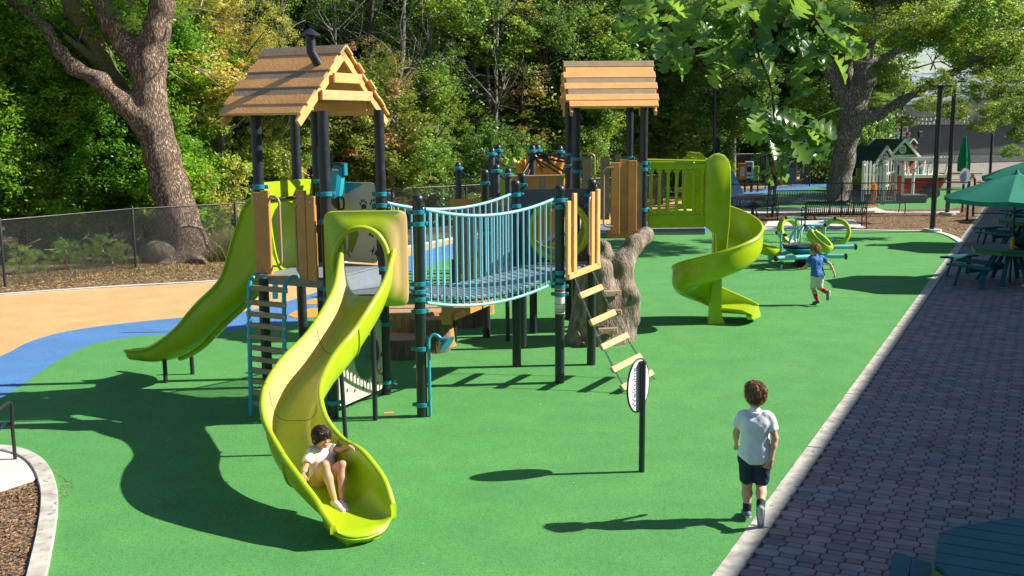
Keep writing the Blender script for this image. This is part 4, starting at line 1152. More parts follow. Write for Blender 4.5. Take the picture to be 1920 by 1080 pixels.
m = MB(); m.lathe((sc_.x, sc_.y, 0), [(.075, .1), (.075, 1.95), (.06, 2.0)], 20); SPI = part('spiral_slide', m, 'lime', PS, 50)
n = 64; rs = []
stn = []
for i in range(n+1):
    t = i/n; ang = R(105-395*min(1, t/.9)); rad = .44
    z = 1.66-1.47*min(1, t/.88)
    run = max(0, t-.9)/.1*.46; td = V((math.sin(ang), -math.cos(ang), 0)); p = sc_+V((rad*math.cos(ang), rad*math.sin(ang), 0))+td*run; out = V((math.cos(ang), math.sin(ang), 0))
    hi = .47-.06*t; hin = .10
    if t > .84: hi -= (t-.84)*1.9; hin -= (t-.84)*.3
    up = (V((0, 0, 1))-out*.16).normalized()
    stn.append((Z(p, z), .34+max(0, t-.75)*.2, hi, hin, -out, up))
# rider goes clockwise: the outer wall is on the rider's left
stn = [(p, hw, a, b, sd, up) for p, hw, a, b, sd, up in stn]
# straight run-out to the right
rsp = chute(stn, 0, 0, 0, thk=.028, rim=.03, e=.7)
ccut = [0, 16, 32, 48, 64]
for a, b in zip(ccut[:-1], ccut[1:]):
    chute_part(rsp, a, b, 'chute_section', SPI, 'lime', 45)
for a in ccut[1:-1]: seam(rsp, a, SPI)
end = stn[-1]; tdir = V((math.sin(R(-290)), -math.cos(R(-290)), 0))
lr = []
for fwd, dz in ((0, 0), (.10, -.012), (.2, -.02), (.25, -.045), (.24, -.08), (.1, -.09)):
    lr.append([V(x)+tdir*fwd*(1-.3*abs((V(x)-V(end[0])).dot(V(end[4])))/.34)+V((0, 0, dz)) for x in rsp[-1]])
m = MB(); m.loft(drape(lr, V(end[0]).z), False); cap_u(m, 5*52, True); part('exit_lip', m, 'lime', SPI, 50)
# wide moulded fin that carries the pole down to a splayed foot
m = MB(); fx = lambda a, b, w_: [(sc_.x+a, sc_.y-.08, w_), (sc_.x+b, sc_.y-.08, w_), (sc_.x+b, sc_.y+.08, w_), (sc_.x+a, sc_.y+.08, w_)]
m.loft([fx(-.14, .16, 0.0), fx(-.12, .10, .12), fx(-.11, .08, .3), fx(-.09, .075, .7), fx(-.08, .07, 1.6)]); part('pole_foot', m, 'lime', SPI, 50)
m = MB(); m.loft([fx(-.3, -.1, 0.0+.55), fx(-.14, -.08, .25), fx(-.13, -.08, 0)]); 
# the tall hood where the rider enters
m = MB(); pr = [(-.30, .0), (-.30, .95)]+[(-.30+.05*i, 1.06+.0) for i in range(0)]
pr = [(-.26, 0.02), (-.26, 1.12)]+[(-.05+.21*math.cos(R(a)), .95+.26*math.sin(R(a))) for a in (135, 110, 85, 60, 35, 10)]+[(.17, .60), (.165, .1), (.10, -.75), (-.02, -.75), (-.06, -.15)]
pcx, pcz = 0.0, .35; m.loft([[V((sc_.x-.05+pcx+(a_-pcx)*k_, sc_.y-.36+o_, 1.72+pcz+(b_-pcz)*k_)) for a_, b_ in pr] for o_, k_ in ((-.075, .93), (-.06, .985), (-.03, 1), (.03, 1), (.075, .95))]); part('entry_hood', m, 'lime', SPI, 40)
m = MB(); m.prism([(-.3, 0), (-.3, 1.1), (0, 1.2), (.2, 1.0), (.25, 0)], V((sc_.x-.2, sc_.y+.72, 1.72)), (1, 0, 0), (0, 0, 1), .06); part('entry_hood', m, 'lime', SPI, 40)
m = MB(); m.tube([(sc_.x-.38, sc_.y-.40, 2.88), (sc_.x-.38, sc_.y+.72, 2.88)], .05, 10); part('entry_bar', m, 'lime', SPI, 60)
# ---------------------------------------------------------------- sculpted tree stump with climbing holds
def sines(sc, seed=0):
    r = np.random.RandomState(seed); K = r.normal(size=(7, 3)); K /= np.linalg.norm(K, axis=1)[:, None]; ph = r.uniform(0, 6, 7); fr = sc*r.uniform(.6, 2.2, 7)
    return lambda X, Y, Z: sum(np.sin(fr[i]*(K[i, 0]*X+K[i, 1]*Y+K[i, 2]*Z*.35)+ph[i]) for i in range(7))/7
def D3(px, py, y): return tuple(dp(px, py, y))
s = SDF()
s.cap(D3(1118, 636, 16.3), D3(1120, 560, 16.4), .50, .36, k=.1).cap(D3(1120, 560, 16.4), D3(1110, 500, 16.4), .36, .28, k=.1)
s.cap(D3(1165, 625, 16.3), D3(1165, 560, 16.3), .24, .27, k=.14).cap(D3(1165, 560, 16.3), D3(1162, 500, 16.3), .26, .18, k=.14)
s.cap(D3(1162, 500, 16.3), D3(1188, 460, 16.5), .19, .14, k=.12).cap(D3(1188, 460, 16.5), D3(1211, 441, 16.8), .135, .14, k=.1)
s.cap(D3(1176, 545, 16.15), D3(1190, 556, 16.1), .13, .095, k=.08).cap(D3(1135, 500, 16.35), D3(1132, 465, 16.4), .15, .12, k=.08)
s.cap(D3(1120, 545, 16.15), D3(1124, 508, 16.1), .22, .21, k=.05).ell(D3(1135, 560, 16.0), (.16, .14, .24), k=.12)
s.cap(D3(1142, 640, 16.25), D3(1142, 545, 16.3), .34, .26, k=.15)
s.cap(D3(1090, 636, 16.0), D3(1098, 560, 16.2), .20, .16, k=.15).cap(D3(1190, 600, 16.2), D3(1180, 570, 16.2), .08, .12, k=.1)
s.ell(D3(1100, 620, 15.75), (.14, .2, .22), k=.02, sub=True)
P, Q = s.mesh(.022, planes=[((0, 0, -1), .01)], disp=(.010, sines(15, 3)))
ST = thing('stump_climber', 'grey brown moulded tree stump with a forked limb, beside the chain ladder', 'tree stump', tuple(gp(1130, 640)))
np_part('trunk', P, Q, 'stumprock', ST)
for px, py, L_, rz in ((1147, 550, .30, .30), (1151, 586, .24, .12), (1139, 620, .32, .22)):
    m = MB(); c = dp(px, py, 15.86 if py < 600 else 15.80); m.box(c, (L_, .07, .095), rz, c_=.012); o = part('climbing_hold', m, 'holdwood', ST, 30)
    for sg in (-1, 1):
        m = MB(); m.lathe(c+V((sg*L_*.3, -.035+sg*L_*.3*rz, 0)), [(.014, 0), (.008, .010)], 8, axis=(0, -1, 0)); part('bolt', m, 'bolt', o)
# tree-stump steps under the bridge
def stump(name, px, py, rx, ry, h, y, label, m_='stumpbark', top='stumptop', rag=.05, seed=1, group=None, zc=None):
    c = gp(px, py); rng = random.Random(seed); t = thing(name, label, 'stump step', tuple(c), group); n = 40
    prof = [1+rag*math.sin(3*a+seed)+rag*.6*math.sin(7*a+seed*2)+rng.uniform(-.015, .015) for a in [2*math.pi*i/n for i in range(n)]]
    m = MB(); ring = lambda k, z: [(c.x+rx*k*prof[i]*math.cos(2*math.pi*i/n), c.y+ry*k*prof[i]*math.sin(2*math.pi*i/n), z) for i in range(n)]
    m.loft([ring(1.06, -.01), ring(1.0, .06), ring(.97, h*.6), ring(.99, h-.03), ring(.96, h-.004)]); part('bark', m, m_, t, 50)
    m = MB(); m.loft([ring(.955, h-.02), ring(.95, h+.004), ring(.9, h+.008)]); part('cut_top', m, top, t, 50)
    return t
stump('stump_step', 776, 645, .62, .55, .58, 0, 'widest straw sided round step with a pale top, behind the front bridge post', 'straw', seed=2)
stump('stump_step', 752, 668, .44, .30, .30, 0, 'low flat topped step in front of the straw sided one', 'stumpbark', seed=3)
stump('stump_step', 808, 657, .30, .25, .52, 0, 'dark bark stump with leaning side, just right of the front bridge post', 'stumpbark', seed=4)
stump('stump_step', 872, 610, .33, .3, .42, 0, 'dark ribbed stump under the middle of the bridge', 'stumpbark', seed=5)
stump('stump_step', 906, 588, .2, .2, .32, 0, 'smallest stump, pale sided, farthest back under the bridge', 'straw', seed=6)
m = MB(); c = gp(739, 600); m.tube([(c.x, c.y, 0.4), (c.x, c.y, 1.3)], .028, 12); m.lathe((c.x, c.y, .57), [(.09, 0), (.09, .02), (.03, .03)], 16); single('support_post', m, 'tanpipe', 'thin tan pole rising from the straw sided stump step', 'pole', smooth=50)

# ---------------------------------------------------------------- Welcome sign
c = gp(1203, 885); SG = thing('welcome_sign', 'white oval Welcome sign on a dark green post on the rubber', 'sign', tuple(c))
m = MB(); m.lathe((c.x, c.y, 0), [(.030, -.01), (.030, 1.115), (.030, 1.13), (.012, 1.135)], 20); part('sign_post', m, 'post', SG, 50)
X = V((.74, 1.0, 0)).normalized(); Zs = 0.885; pc = Z(c-V((1.0, -.74, 0)).normalized()*.042-X*.015, Zs)
m = MB(); n = 48; m.prism(oval(.205, .262, n), pc, X, (0, 0, 1), .014); pl = part('sign_plate', m, 'signwhite', SG, 40)
m = MB(); m.tube([pc+X*(.208*math.cos(2*math.pi*i/n))+V((0, 0, .265*math.sin(2*math.pi*i/n))) for i in range(n)], .010, 8, close=True); part('sign_rim', m, 'black', SG, 60)
nX = X.cross(V((0, 0, 1))); nf = nX if nX.y < 0 else -nX
assert True
# the words run up the plate on the face turned to the climbing frame
tx = V((0, 0, 1)); ty = nf.cross(tx)
def sgp(a, b): return pc+nf*.0085+X*a+V((0, 0, b))
text('Welcome', .105, sgp(-.085, -.01), tx, ty, 'purpleink', pl, align='CENTER')
for k, t_ in enumerate(('to the park', 'play area', '5 - 12')): text('|||l|l|||', .045, sgp(-.13-.028*k, -.03), tx, ty, 'greyink', pl) if k < 2 else None
m = MB(); m.prism([(0, 0), (.06, .012), (.062, .024), (.02, .02)], sgp(.08, .10), X, (0, 0, 1), .002); part('orange_mark', m, 'orange', pl)
for sgn in (-1, 1):
    m = MB(); m.lathe(sgp(-.045, sgn*.185), [(.006, 0), (.003, .004)], 8, axis=nf); part('bolt', m, 'black', pl)

# ---------------------------------------------------------------- ring-seat spinner
c0 = gp(1508, 498); SPN = thing('spinner', 'blue ride-on spinner with four lime hoop seats on the rubber', 'playground spinner', tuple(c0))
def sq(dx, dy, z): return V((c0.x+dx, c0.y+dy, z))
m = MB(); m.lathe(sq(0, 0, 0), [(.34, -.01), (.34, .02), (.22, .10), (.2, .26)], 24); part('pedestal', m, 'black', SPN, 40)
m = MB(); m.lathe(sq(0, 0, .24), [(.22, 0), (.5, .17), (.52, .2), (.25, .22)], 28); hb = part('hub', m, 'ladderblue', SPN, 40)
m = MB(); m.lathe(sq(-.12, 0, .47), [(.40, 0), (.42, .03), (.40, .05), (.2, .055)], 24); part('platform', m, 'greydark', SPN, 40)
for a0 in range(0, 180, 45):
    m = MB(); a_ = R(a0+10); m.tube([sq(.40*math.cos(a_)*math.cos(R(t)), .40*math.sin(a_)*math.cos(R(t)), .48+.50*math.sin(R(t))) for t in range(0, 181, 12)], .018, 8); part('hoop_rail', m, 'bluebar', SPN, 60)
arms = [(-.98, -.15, .30, 75, 12), (-.12, .98, .62, 28, 72), (.90, .55, .62, -20, 74), (.22, -.45, .52, 60, 40)]
for k, (dx, dy, zr, az, tilt) in enumerate(arms):
    m = MB(); cc = sq(dx, dy, zr+.12); r_ = .30; a_ = R(az); tl = R(tilt)
    ux = V((math.cos(a_), math.sin(a_), 0)); uy = V((-math.sin(a_)*math.cos(tl), math.cos(a_)*math.cos(tl), math.sin(tl))); uz = ux.cross(uy)
    n = 36; rings = []
    for i in range(n+1):
        t = 2*math.pi*i/n; o_ = ux*math.cos(t)+uy*math.sin(t)
        rings.append([cc+o_*(r_+p)+uz*q for p, q in ((-.045, -.085), (.03, -.095), (.055, -.05), (.055, .05), (.03, .095), (-.045, .085), (-.02, .0))])
    m.loft(rings, False); st_ = part('hoop_seat', m, 'lime', SPN, 50)
    d = V((dx, dy, 0)).normalized(); m = MB(); m.tube([sq(d.x*.35, d.y*.35, .36), sq(dx*.9, dy*.9, max(.18, zr-.20))], .045, 10); m.tube([sq(dx*.9-d.x*.0, dy*.9, max(.18, zr-.20)), sq(dx*.9, dy*.9, zr)], .04, 10); part('arm', m, 'bluebar', SPN, 60)
    hx, hy = dx*.62, dy*.62; m = MB(); m.tube([sq(hx, hy, .30), sq(hx, hy, zr+.48)], .026, 10); side = V((-d.y, d.x, 0))
    if k > 0: side = V((1, -.1, 0)).normalized()
    hbp = part('handle_post', m, 'bluebar', SPN, 60); m = MB(); m.tube([sq(hx, hy, zr+.48)-side*.22, sq(hx, hy, zr+.48)+side*.22], .022, 10); part('handlebar', m, 'bluebar', hbp, 60)
    for sg in (-1, 1):
        m = MB(); m.lathe(sq(hx, hy, zr+.48)+side*sg*.2, [(.03, 0), (.045, .02), (.045, .05), (.02, .065)], 12, axis=side*sg); part('handle_grip', m, 'black', hbp, 50)
for (x0, y0, x1, y1, z_) in ((-.85, -.75, .0, -.5, .28), (.25, -.55, .75, -.65, .30), (.75, .2, 1.25, .2, .42)):
    m = MB(); m.tube([sq(x0, y0, z_), sq(x1, y1, z_)], .055, 12); fr = part('foot_bar', m, 'bluebar', SPN, 60)
    for q, sg in ((sq(x0, y0, z_), -1), (sq(x1, y1, z_), 1)):
        m = MB(); dd = (sq(x1, y1, z_)-sq(x0, y0, z_)).normalized()*sg; m.lathe(q, [(.05, 0), (.075, .01), (.075, .05), (.04, .065)], 12, axis=dd); part('bumper', m, 'black', fr, 50)
for k, (px, py) in enumerate(((1555, 482), (1465, 507))):
    c = gp(px, py); o = MB(); t = thing('foot_post', ('short teal foot post with a black knob, right of the spinner', 'short teal foot post with a black knob, nearest the spiral slide')[k], 'foot post', tuple(c), 'knobbed foot posts by the spinner')
    o.tube([(c.x, c.y, -.01), (c.x, c.y, .17)], .022, 10); part('stem', o, 'bluebar', t, 60)
    o = MB(); o.lathe((c.x, c.y, .15), [(.05, 0), (.085, .02), (.085, .045), (.04, .065)], 16); part('knob', o, 'black', t, 50)

# ---------------------------------------------------------------- benches
def make_bench(label, loc, rz, L_=1.85, m_='bench_navy'):
    t = thing('bench', label, 'bench', (0, 0, 0), 'dark slatted metal benches')
    n = int(L_/.062); prof = [(.46, .40), (.40, .44), (.12, .415), (.03, .44), (-.02, .55), (-.09, .84), (-.12, .86)]     # y forward, z
    s_ = MB()
    for i in range(n):
        x = -L_/2+.03+(L_-.06)*i/(n-1); o_ = len(s_.v)
        for y, z in prof: s_.v += [(x-.017, y, z), (x+.017, y, z), (x+.017, y-.008, z-.012), (x-.017, y-.008, z-.012)]
        for j in range(len(prof)-1):
            for k in range(4): s_.f.append((o_+j*4+k, o_+j*4+(k+1) % 4, o_+j*4+4+(k+1) % 4, o_+j*4+4+k))
    part('slats', s_, m_, t, 0, local=True)
    f_ = MB()
    for y, z in ((.43, .405), (-.105, .85), (.02, .43)): f_.box((0, y, z), (L_, .035, .03))
    part('rails', f_, 'blackmetal', t, local=True)
    for sg in (-1, 1):
        x = sg*(L_/2+.02); a = MB(); a.tube([(x, .42, 0), (x, .42, .38), (x, .45, .60), (x, .38, .65), (x, .0, .65), (x, -.06, .60)], .02, 8); a.tube([(x, -.16, .0), (x, -.03, .42), (x, -.11, .84)], .02, 8)
        a.box((x, .42, .006), (.08, .09, .012)); a.box((x, -.16, .006), (.08, .09, .012)); part('end_frame', a, 'blackmetal', t, 50, local=True)
    t.location = loc; t.rotation_euler = (0, 0, rz); t['_loc'] = tuple(loc); return t
b0 = make_bench('navy slatted bench seen from behind, between the spinner and the big oak', tuple(gp(1565, 428)), math.pi*0-.06, 1.9)
def bench2(px, py, rz, label): copy_tree(b0, gp(px, py), rz, label=label)
bench2(1412, 412, .45, 'navy slatted bench in deep shade nearest the spiral slide')
bench2(1500, 400, math.pi+.05, 'black slatted bench facing us between the standing adult and the oak trunk')
bench2(1640, 400, math.pi+.05, 'dark slatted bench right of the oak trunk, in front of the picket fence')
bn_ = copy_tree(b0, gp(25, 905)+V((-1.20, .12, 0)), .12, label='black metal bench cut off by the left edge, on the pale pad'); 
# ---------------------------------------------------------------- chain link fences
def mesh_wires(mb, a, b, z0, z1, pitch, r):
    a, b = V(a), V(b); L_ = (b-a).length; d = (b-a).normalized(); h = z1-z0; nn = V((d.y, -d.x, 0))
    n = int((L_+h)/pitch)
    for sg in (1, -1):
        for i in range(-int(h/pitch), int(L_/pitch)+1):
            x0 = i*pitch; s0, s1 = max(0, x0), min(L_, x0+h)
            if s1 <= s0: continue
            za, zb = z0+(s0-x0), z0+(s1-x0)
            if sg < 0: s0, s1, za, zb = L_-s0, L_-s1, za, zb
            p, q = Z(a+d*s0, za), Z(a+d*s1, zb); o_ = len(mb.v); u = ((q-p).normalized().cross(nn))
            for e in (p, q):
                for k in range(3):
                    an = 2*math.pi*k/3; mb.v.append(tuple(e+nn*(r*math.cos(an))+u*(r*math.sin(an))))
            mb.f += [(o_+k, o_+(k+1) % 3, o_+3+(k+1) % 3, o_+3+k) for k in range(3)]
def fence(pts, h, label, pitch=.065, r=.0032, postr=.03, spacing=3.0, rails=(1.0,), m_='blackmetal', name='chain_link_fence'):
    pts = [V((p[0], p[1], 0)) for p in pts]; t = thing(name, label, 'fence', tuple(pts[0]))
    w_ = MB(); rl = MB()
    for a, b in zip(pts[:-1], pts[1:]): mesh_wires(w_, a, b, .04, h, pitch, r)
    part('wire_mesh', w_, 'fencewire', t, 0, fix=False)
    for k in rails:
        m = MB(); m.tube([Z(p, h*k+.0) for p in pts], .02, 8); part('top_rail', m, m_, t, 60)
    for a, b in zip(pts[:-1], pts[1:]):
        n = max(1, round((b-a).length/spacing))
        for i in range(n+(1 if b == pts[-1] else 0)):
            p = a+(b-a)*(i/n); m = MB(); m.lathe(p, [(postr, -.02), (postr, h+.02), (postr*.5, h+.06)], 10); part('fence_post', m, m_, t, 50)
    return t
mat('fencewire', (0.20, 0.205, 0.21), .45, metal=.5)
q0, q1 = gp(10, 537).to_2d(), gp(255, 502).to_2d(); fd = (q0-q1)
fence([q0+fd*1.6, q0, q1, dp(440, 380, 26.8).to_2d(), dp(735, 352, 32.3).to_2d(), dp(1000, 342, 35.5).to_2d(), dp(1250, 336, 40).to_2d()], 1.45, 'long chain link fence in front of the woods on the left', spacing=3.15)
fA, fB = dp(1340, 343, 37.6), dp(1818, 345, 37.6)
fence([fA.to_2d(), fB.to_2d()], 1.2, 'low black chain link fence behind the slatted benches', pitch=.06, r=.0022, spacing=3.7, postr=.032)
fence([dp(1348, 296, 52).to_2d(), dp(1520, 296, 55).to_2d()], 1.8, 'taller dark mesh fence against the trees beyond the far play area', pitch=.09, r=.004, spacing=2.6)
fence([dp(1535, 300, 60).to_2d(), dp(1660, 305, 66).to_2d(), dp(1960, 308, 64).to_2d()], 1.3, 'thin dark fence in front of the grey building', pitch=.12, r=.004, spacing=3.2)
# the gate at the paver walk
gt = thing('gate', 'open black mesh gate at the far end of the paver walk', 'gate', tuple(gp(1813, 412)))
ga, gb = gp(1813, 414), gp(1824, 405); gc = gb+V((3.3, -.4, 0))
for p in (ga, gb, gc):
    m = MB(); m.lathe(p, [(.04, -.01), (.04, 1.32), (.02, 1.36)], 10); part('gate_post', m, 'blackmetal', gt, 50)
w_ = MB(); mesh_wires(w_, gb, gc, .1, 1.2, .06, .0022); part('wire_mesh', w_, 'fencewire', gt, 0, fix=False)
for z_ in (.1, .92, 1.2):
    m = MB(); m.tube([Z(gb, z_), Z(gc, z_)], .02, 8); part('gate_rail', m, 'blackmetal', gt, 60)
# ---------------------------------------------------------------- lamp posts, string lights
def lamp_post(px, py, top, label, r=.075, head=True):
    c = gp(px, py); t = thing('lamp_post', label, 'lamp post', tuple(c), 'black lamp posts' if head else None); H_ = top
    m = MB(); m.lathe(c, [(r*2.1, -.01), (r*2.1, .05), (r*1.2, .12), (r*1.05, .2), (r, H_)], 14); part('pole', m, 'blackmetal', t, 40)
    m = MB(); m.lathe(Z(c, -.02), [(.28, 0), (.28, .10), (.26, .12)], 20); part('footing', m, 'concrete', t, 40)
    if head: m = MB(); m.box(Z(c, H_+.03), (.62, .28, .06), .1, c_=.015); m.box(Z(c, H_-.03), (.14, .14, .1), c_=.02); part('lamp_head', m, 'blackmetal', t, 30)
    return c
lamp_post(1748, 435, 4.42, 'nearest and thickest black lamp post, standing on the mulch')
lamp_post(1776, 403, 4.75, 'second black lamp post, just right of the nearest one')
lamp_post(1336, 392, 4.6, 'slim dark lamp post in the shade between the far tower and the hanging leaves', .05)
c = gp(1015, 372); t = thing('lamp_post', 'thin black lamp post with a short arm, behind the net climber', 'lamp post', tuple(c), 'black lamp posts')
m = MB(); m.lathe(c, [(.07, -.01), (.06, 3.9)], 10); part('pole', m, 'blackmetal', t, 50); m = MB(); m.box(Z(c+V((.35, 0, 0)), 3.92), (.8, .16, .05)); part('lamp_head', m, 'blackmetal', t)
wp = [V((p[0], p[1], 0)) for p in (dp(1688, 300, 58), dp(1858, 300, 56), dp(1990, 300, 55))]
for k, p in enumerate(wp[:2]):
    t = thing('wire_pole', ('thin dark pole behind the playhouse roofs holding the string lights', 'thin dark pole before the grey wall on the right holding the string lights')[k], 'pole', tuple(p)); m = MB(); m.lathe(p, [(.075, -.02), (.07, 4.9), (.03, 4.95)], 10); part('pole', m, 'blackmetal', t, 50)
def lights(a, b, n, sag, label):
    t = thing('string_lights', label, 'string lights', tuple(a)); m = MB(); pt = lambda s_: V(a).lerp(V(b), s_)-V((0, 0, 4*sag*s_*(1-s_)))
    m.tube([pt(i/14) for i in range(15)], .012, 5); part('cable', m, 'black', t, 60)
    for i in range(n):
        p = pt((i+.5)/n); m = MB(); m.lathe(p-V((0, 0, .16)), [(.01, 0), (.05, .03), (.055, .07), (.03, .12), (.02, .16)], 8); part('bulb', m, 'bulb', t, 60)
zl = lambda px, py, y: dp(px, py, y)
lights(zl(1636, 226, 62), zl(1688, 208, 58), 5, .15, 'short string of white bulbs left of the thin pole by the playhouse')
lights(zl(1688, 210, 58), zl(1762, 224, 50), 11, .28, 'string of white bulbs between the thin pole and the nearest lamp post')
lights(zl(1688, 204, 58), zl(1786, 205, 50), 12, .45, 'string of white bulbs sagging to the second lamp post')
lights(zl(1786, 218, 50), zl(1858, 212, 56), 9, .3, 'string of white bulbs between the second lamp post and the right hand pole')
lights(zl(1858, 205, 56), zl(1950, 216, 50), 8, .3, 'string of white bulbs running off to the right of the last pole')
# ---------------------------------------------------------------- far play area
def panel_thing(px, py, wid, h, y, m_, label, inner):
    c = dp(px, py, y); t = thing('play_sign_board', label, 'play panel', (c.x, c.y, c.z)); m = MB(); m.box(c+V((0, 0, h/2)), (wid, .06, h), -.15, c_=.02); part('board', m, m_, t, 30)
    for sg in (-1, 1): m = MB(); m.tube([c+V((sg*wid*.42, .05, -1.0)), c+V((sg*wid*.42, .05, h*.8))], .04, 8); part('leg', m, 'blackmetal', t, 50)
    for (u, v, a, b, mm) in inner: m = MB(); m.box(c+V((u, -.05-u*.15, v+h/2)), (a, .03, b), -.15, c_=.01); part('picture', m, mm, t, 30)
panel_thing(1391, 336, .42, .78, 51, 'orange', 'orange framed play panel with a white centre', [(0, 0, .22, .46, 'white')])
panel_thing(1404, 334, .42, .82, 51, 'white', 'white and blue play panel between the orange and the lime ones', [(0, .02, .22, .26, 'black'), (0, .3, .30, .1, 'signblue'), (0, -.28, .3, .06, 'signblue')])
panel_thing(1415, 338, .40, .70, 51, 'lime_panel', 'lime play panel, rightmost of the three', [(-.07, -.05, .08, .3, 'bluebar'), (.08, 0, .08, .3, 'olive')])
c = gp(1481, 346); t = thing('litter_bin', 'small dark bin with a wooden edge on the far tan rubber', 'litter bin', tuple(c)); m = MB(); m.box(Z(c, .55), (.5, .5, .8), c_=.03); m.box(Z(c, .08), (.2, .2, .16)); part('bin_body', m, 'greydark', t, 30); m = MB(); m.box(Z(c+V((.27, 0, 0)), .6), (.06, .52, .9)); part('bin_side', m, 'tanside', t)
# dark mesh table with a teal folded cover
c = gp(1398, 408); t = thing('mesh_table', 'round dark mesh table in the shade behind the spiral slide', 'table', tuple(c)); m = MB(); m.lathe(Z(c, .70), [(.62, 0), (.64, .04), (.3, .05)], 28); part('table_top', m, 'black', t, 40)
for a_ in range(4): m = MB(); an = a_*math.pi/2+.4; m.tube([Z(c+V((.5*math.cos(an), .5*math.sin(an), 0)), 0), Z(c+V((.35*math.cos(an), .35*math.sin(an), 0)), .7)], .03, 8); part('leg', m, 'blackmetal', t, 60)
for a_ in range(4):
    m = MB(); an = a_*math.pi/2; m.lathe(Z(c+V((.95*math.cos(an), .95*math.sin(an), 0)), .42), [(.2, 0), (.21, .03), (.1, .035)], 16); m.tube([Z(c+V((.95*math.cos(an), .95*math.sin(an), 0)), .0), Z(c+V((.95*math.cos(an), .95*math.sin(an), 0)), .42)], .03, 8); part('seat', m, 'blackmetal', t, 50)
c = dp(1368, 372, 42); m = MB(); m.lathe((c.x, c.y, 0.0), [(.75, 0), (.6, .5), (.35, 1.0), (.10, 1.45), (.03, 1.5)], 14); single('teal_climbing_cone', m, 'signblue', 'teal cone shaped play mound behind the mesh table', 'play mound', smooth=50)
# net climber behind the bridge
NC = thing('net_climber', 'net climber of dark posts with teal caps and curved black bars, behind the bridge', 'net climber', tuple(dp(960, 400, 23)))
pp = [(859, 305, 24), (922, 278, 22.5), (934, 272, 24), (931, 309, 21), (953, 316, 20.5), (998, 273, 22.5), (1008, 272, 24.5), (1050, 274, 23.5)]
tops = []
for px, py, y in pp:
    p = dp(px, py, y); m = MB(); m.lathe((p.x, p.y, 0), [(.07, -.02), (.07, p.z-.05), (.05, p.z), (.02, p.z+.015)], 14); o = part('net_post', m, 'post', NC, 50); m = MB(); m.lathe((p.x, p.y, p.z-.16), [(.075, 0), (.12, .01), (.12, .06), (.075, .07)], 14); part('cap_ring', m, 'teal', o, 40); tops.append(V((p.x, p.y, p.z-.12)))
for a, b, dz in ((0, 1, .0), (3, 5, -.1), (4, 5, -.2), (5, 7, .0), (6, 7, -.6), (1, 6, 0), (2, 6, .05)):
    m = MB(); A_, B_ = tops[a], tops[b]+V((0, 0, dz)); m.tube([A_.lerp(B_, k/8)-V((0, 0, .35*4*(k/8)*(1-k/8))) for k in range(9)], .028, 8); part('curved_bar', m, 'black', NC, 60)
for k, (px, py, y) in enumerate(((1062, 325, 22), (1072, 300, 22))): m = MB(); m.tube([tops[5], dp(px, py, y)], .025, 8); m.tube([tops[5]+V((0, 0, -.12)), dp(px-8, py+4, y)], .02, 8); part('curved_bar', m, 'black', NC, 60)
def leafpanel(px0, py0, px1, py1, y, m_, label, seed):
    rng = random.Random(seed); a, b = dp(px0, py1, y), dp(px1, py0, y); w_, h = b.x-a.x, b.z-a.z; t = thing('leaf_climber', label, 'climbing frame', (a.x, a.y, 0))
    n = 7
    for i in range(n):
        m = MB(); cx = a.x+w_*(i+.5)/n; zt = b.z-rng.uniform(0, .12)
        m.tube([(cx, y, 0.0), (cx+rng.uniform(-.05, .05), y, zt-.3), (cx+rng.uniform(-.14, .14), y-.02, zt)], [.09, .10, .06], 8)
        for _ in range(3):
            z_ = rng.uniform(a.z, zt-.1); sg = rng.choice((-1, 1)); m.tube([(cx, y, z_), (cx+sg*.12, y, z_+.14), (cx+sg*.16, y, z_+.24)], [.075, .07, .04], 7)
        part('leaf_blade', m, m_, t, 50)
    for zz in (a.z+h*.2, a.z+h*.55): m = MB(); m.box((a.x+w_/2, y+.03, zz), (w_, .05, .14), c_=.02); part('cross_bar', m, m_, t, 40)
leafpanel(932, 296, 985, 400, 24, 'lime_panel', 'lime climbing panel shaped like tall leaves, behind the net climber', 1)
leafpanel(974, 293, 1050, 380, 23, 'orange', 'orange climbing panel shaped like branching stems, right of the lime one', 2)
wl = thing('plank_guard', 'row of short brown planks hung on a rail in front of the orange panel', 'guard rail', tuple(dp(1010, 360, 20)))
m = MB(); m.tube([dp(955, 331, 20), dp(1068, 329, 20)], .02, 8); part('rail', m, 'tanpipe', wl, 60)
for i, px in enumerate((968, 984, 1000, 1017, 1034, 1050)):
    m = MB(); q = dp(px, 346, 20.02); m.box(q, (.15, .04, .30+.06*(i % 2)), c_=.005); part('board', m, 'brownwood' if i % 2 else 'tanside', wl, 30)
c = dp(480, 480, 17.4)
m = MB(); tz = dp(503, 425, 17.4)
m.tube([dp(486, 452, 17.4), tz, dp(505, 462, 17.4), dp(514, 490, 17.4)], .022, 8); m.tube([tz, dp(521, 455, 17.4), dp(520, 470, 17.4), dp(518, 490, 17.4)], .022, 8); m.tube([dp(516, 490, 17.4), dp(516, 560, 17.4)], .05, 8)
single('bent_pipe_frame', m, 'bluebar', 'pale blue bent tube frame glimpsed between the grab rails of the near tower', 'play frame', smooth=60)
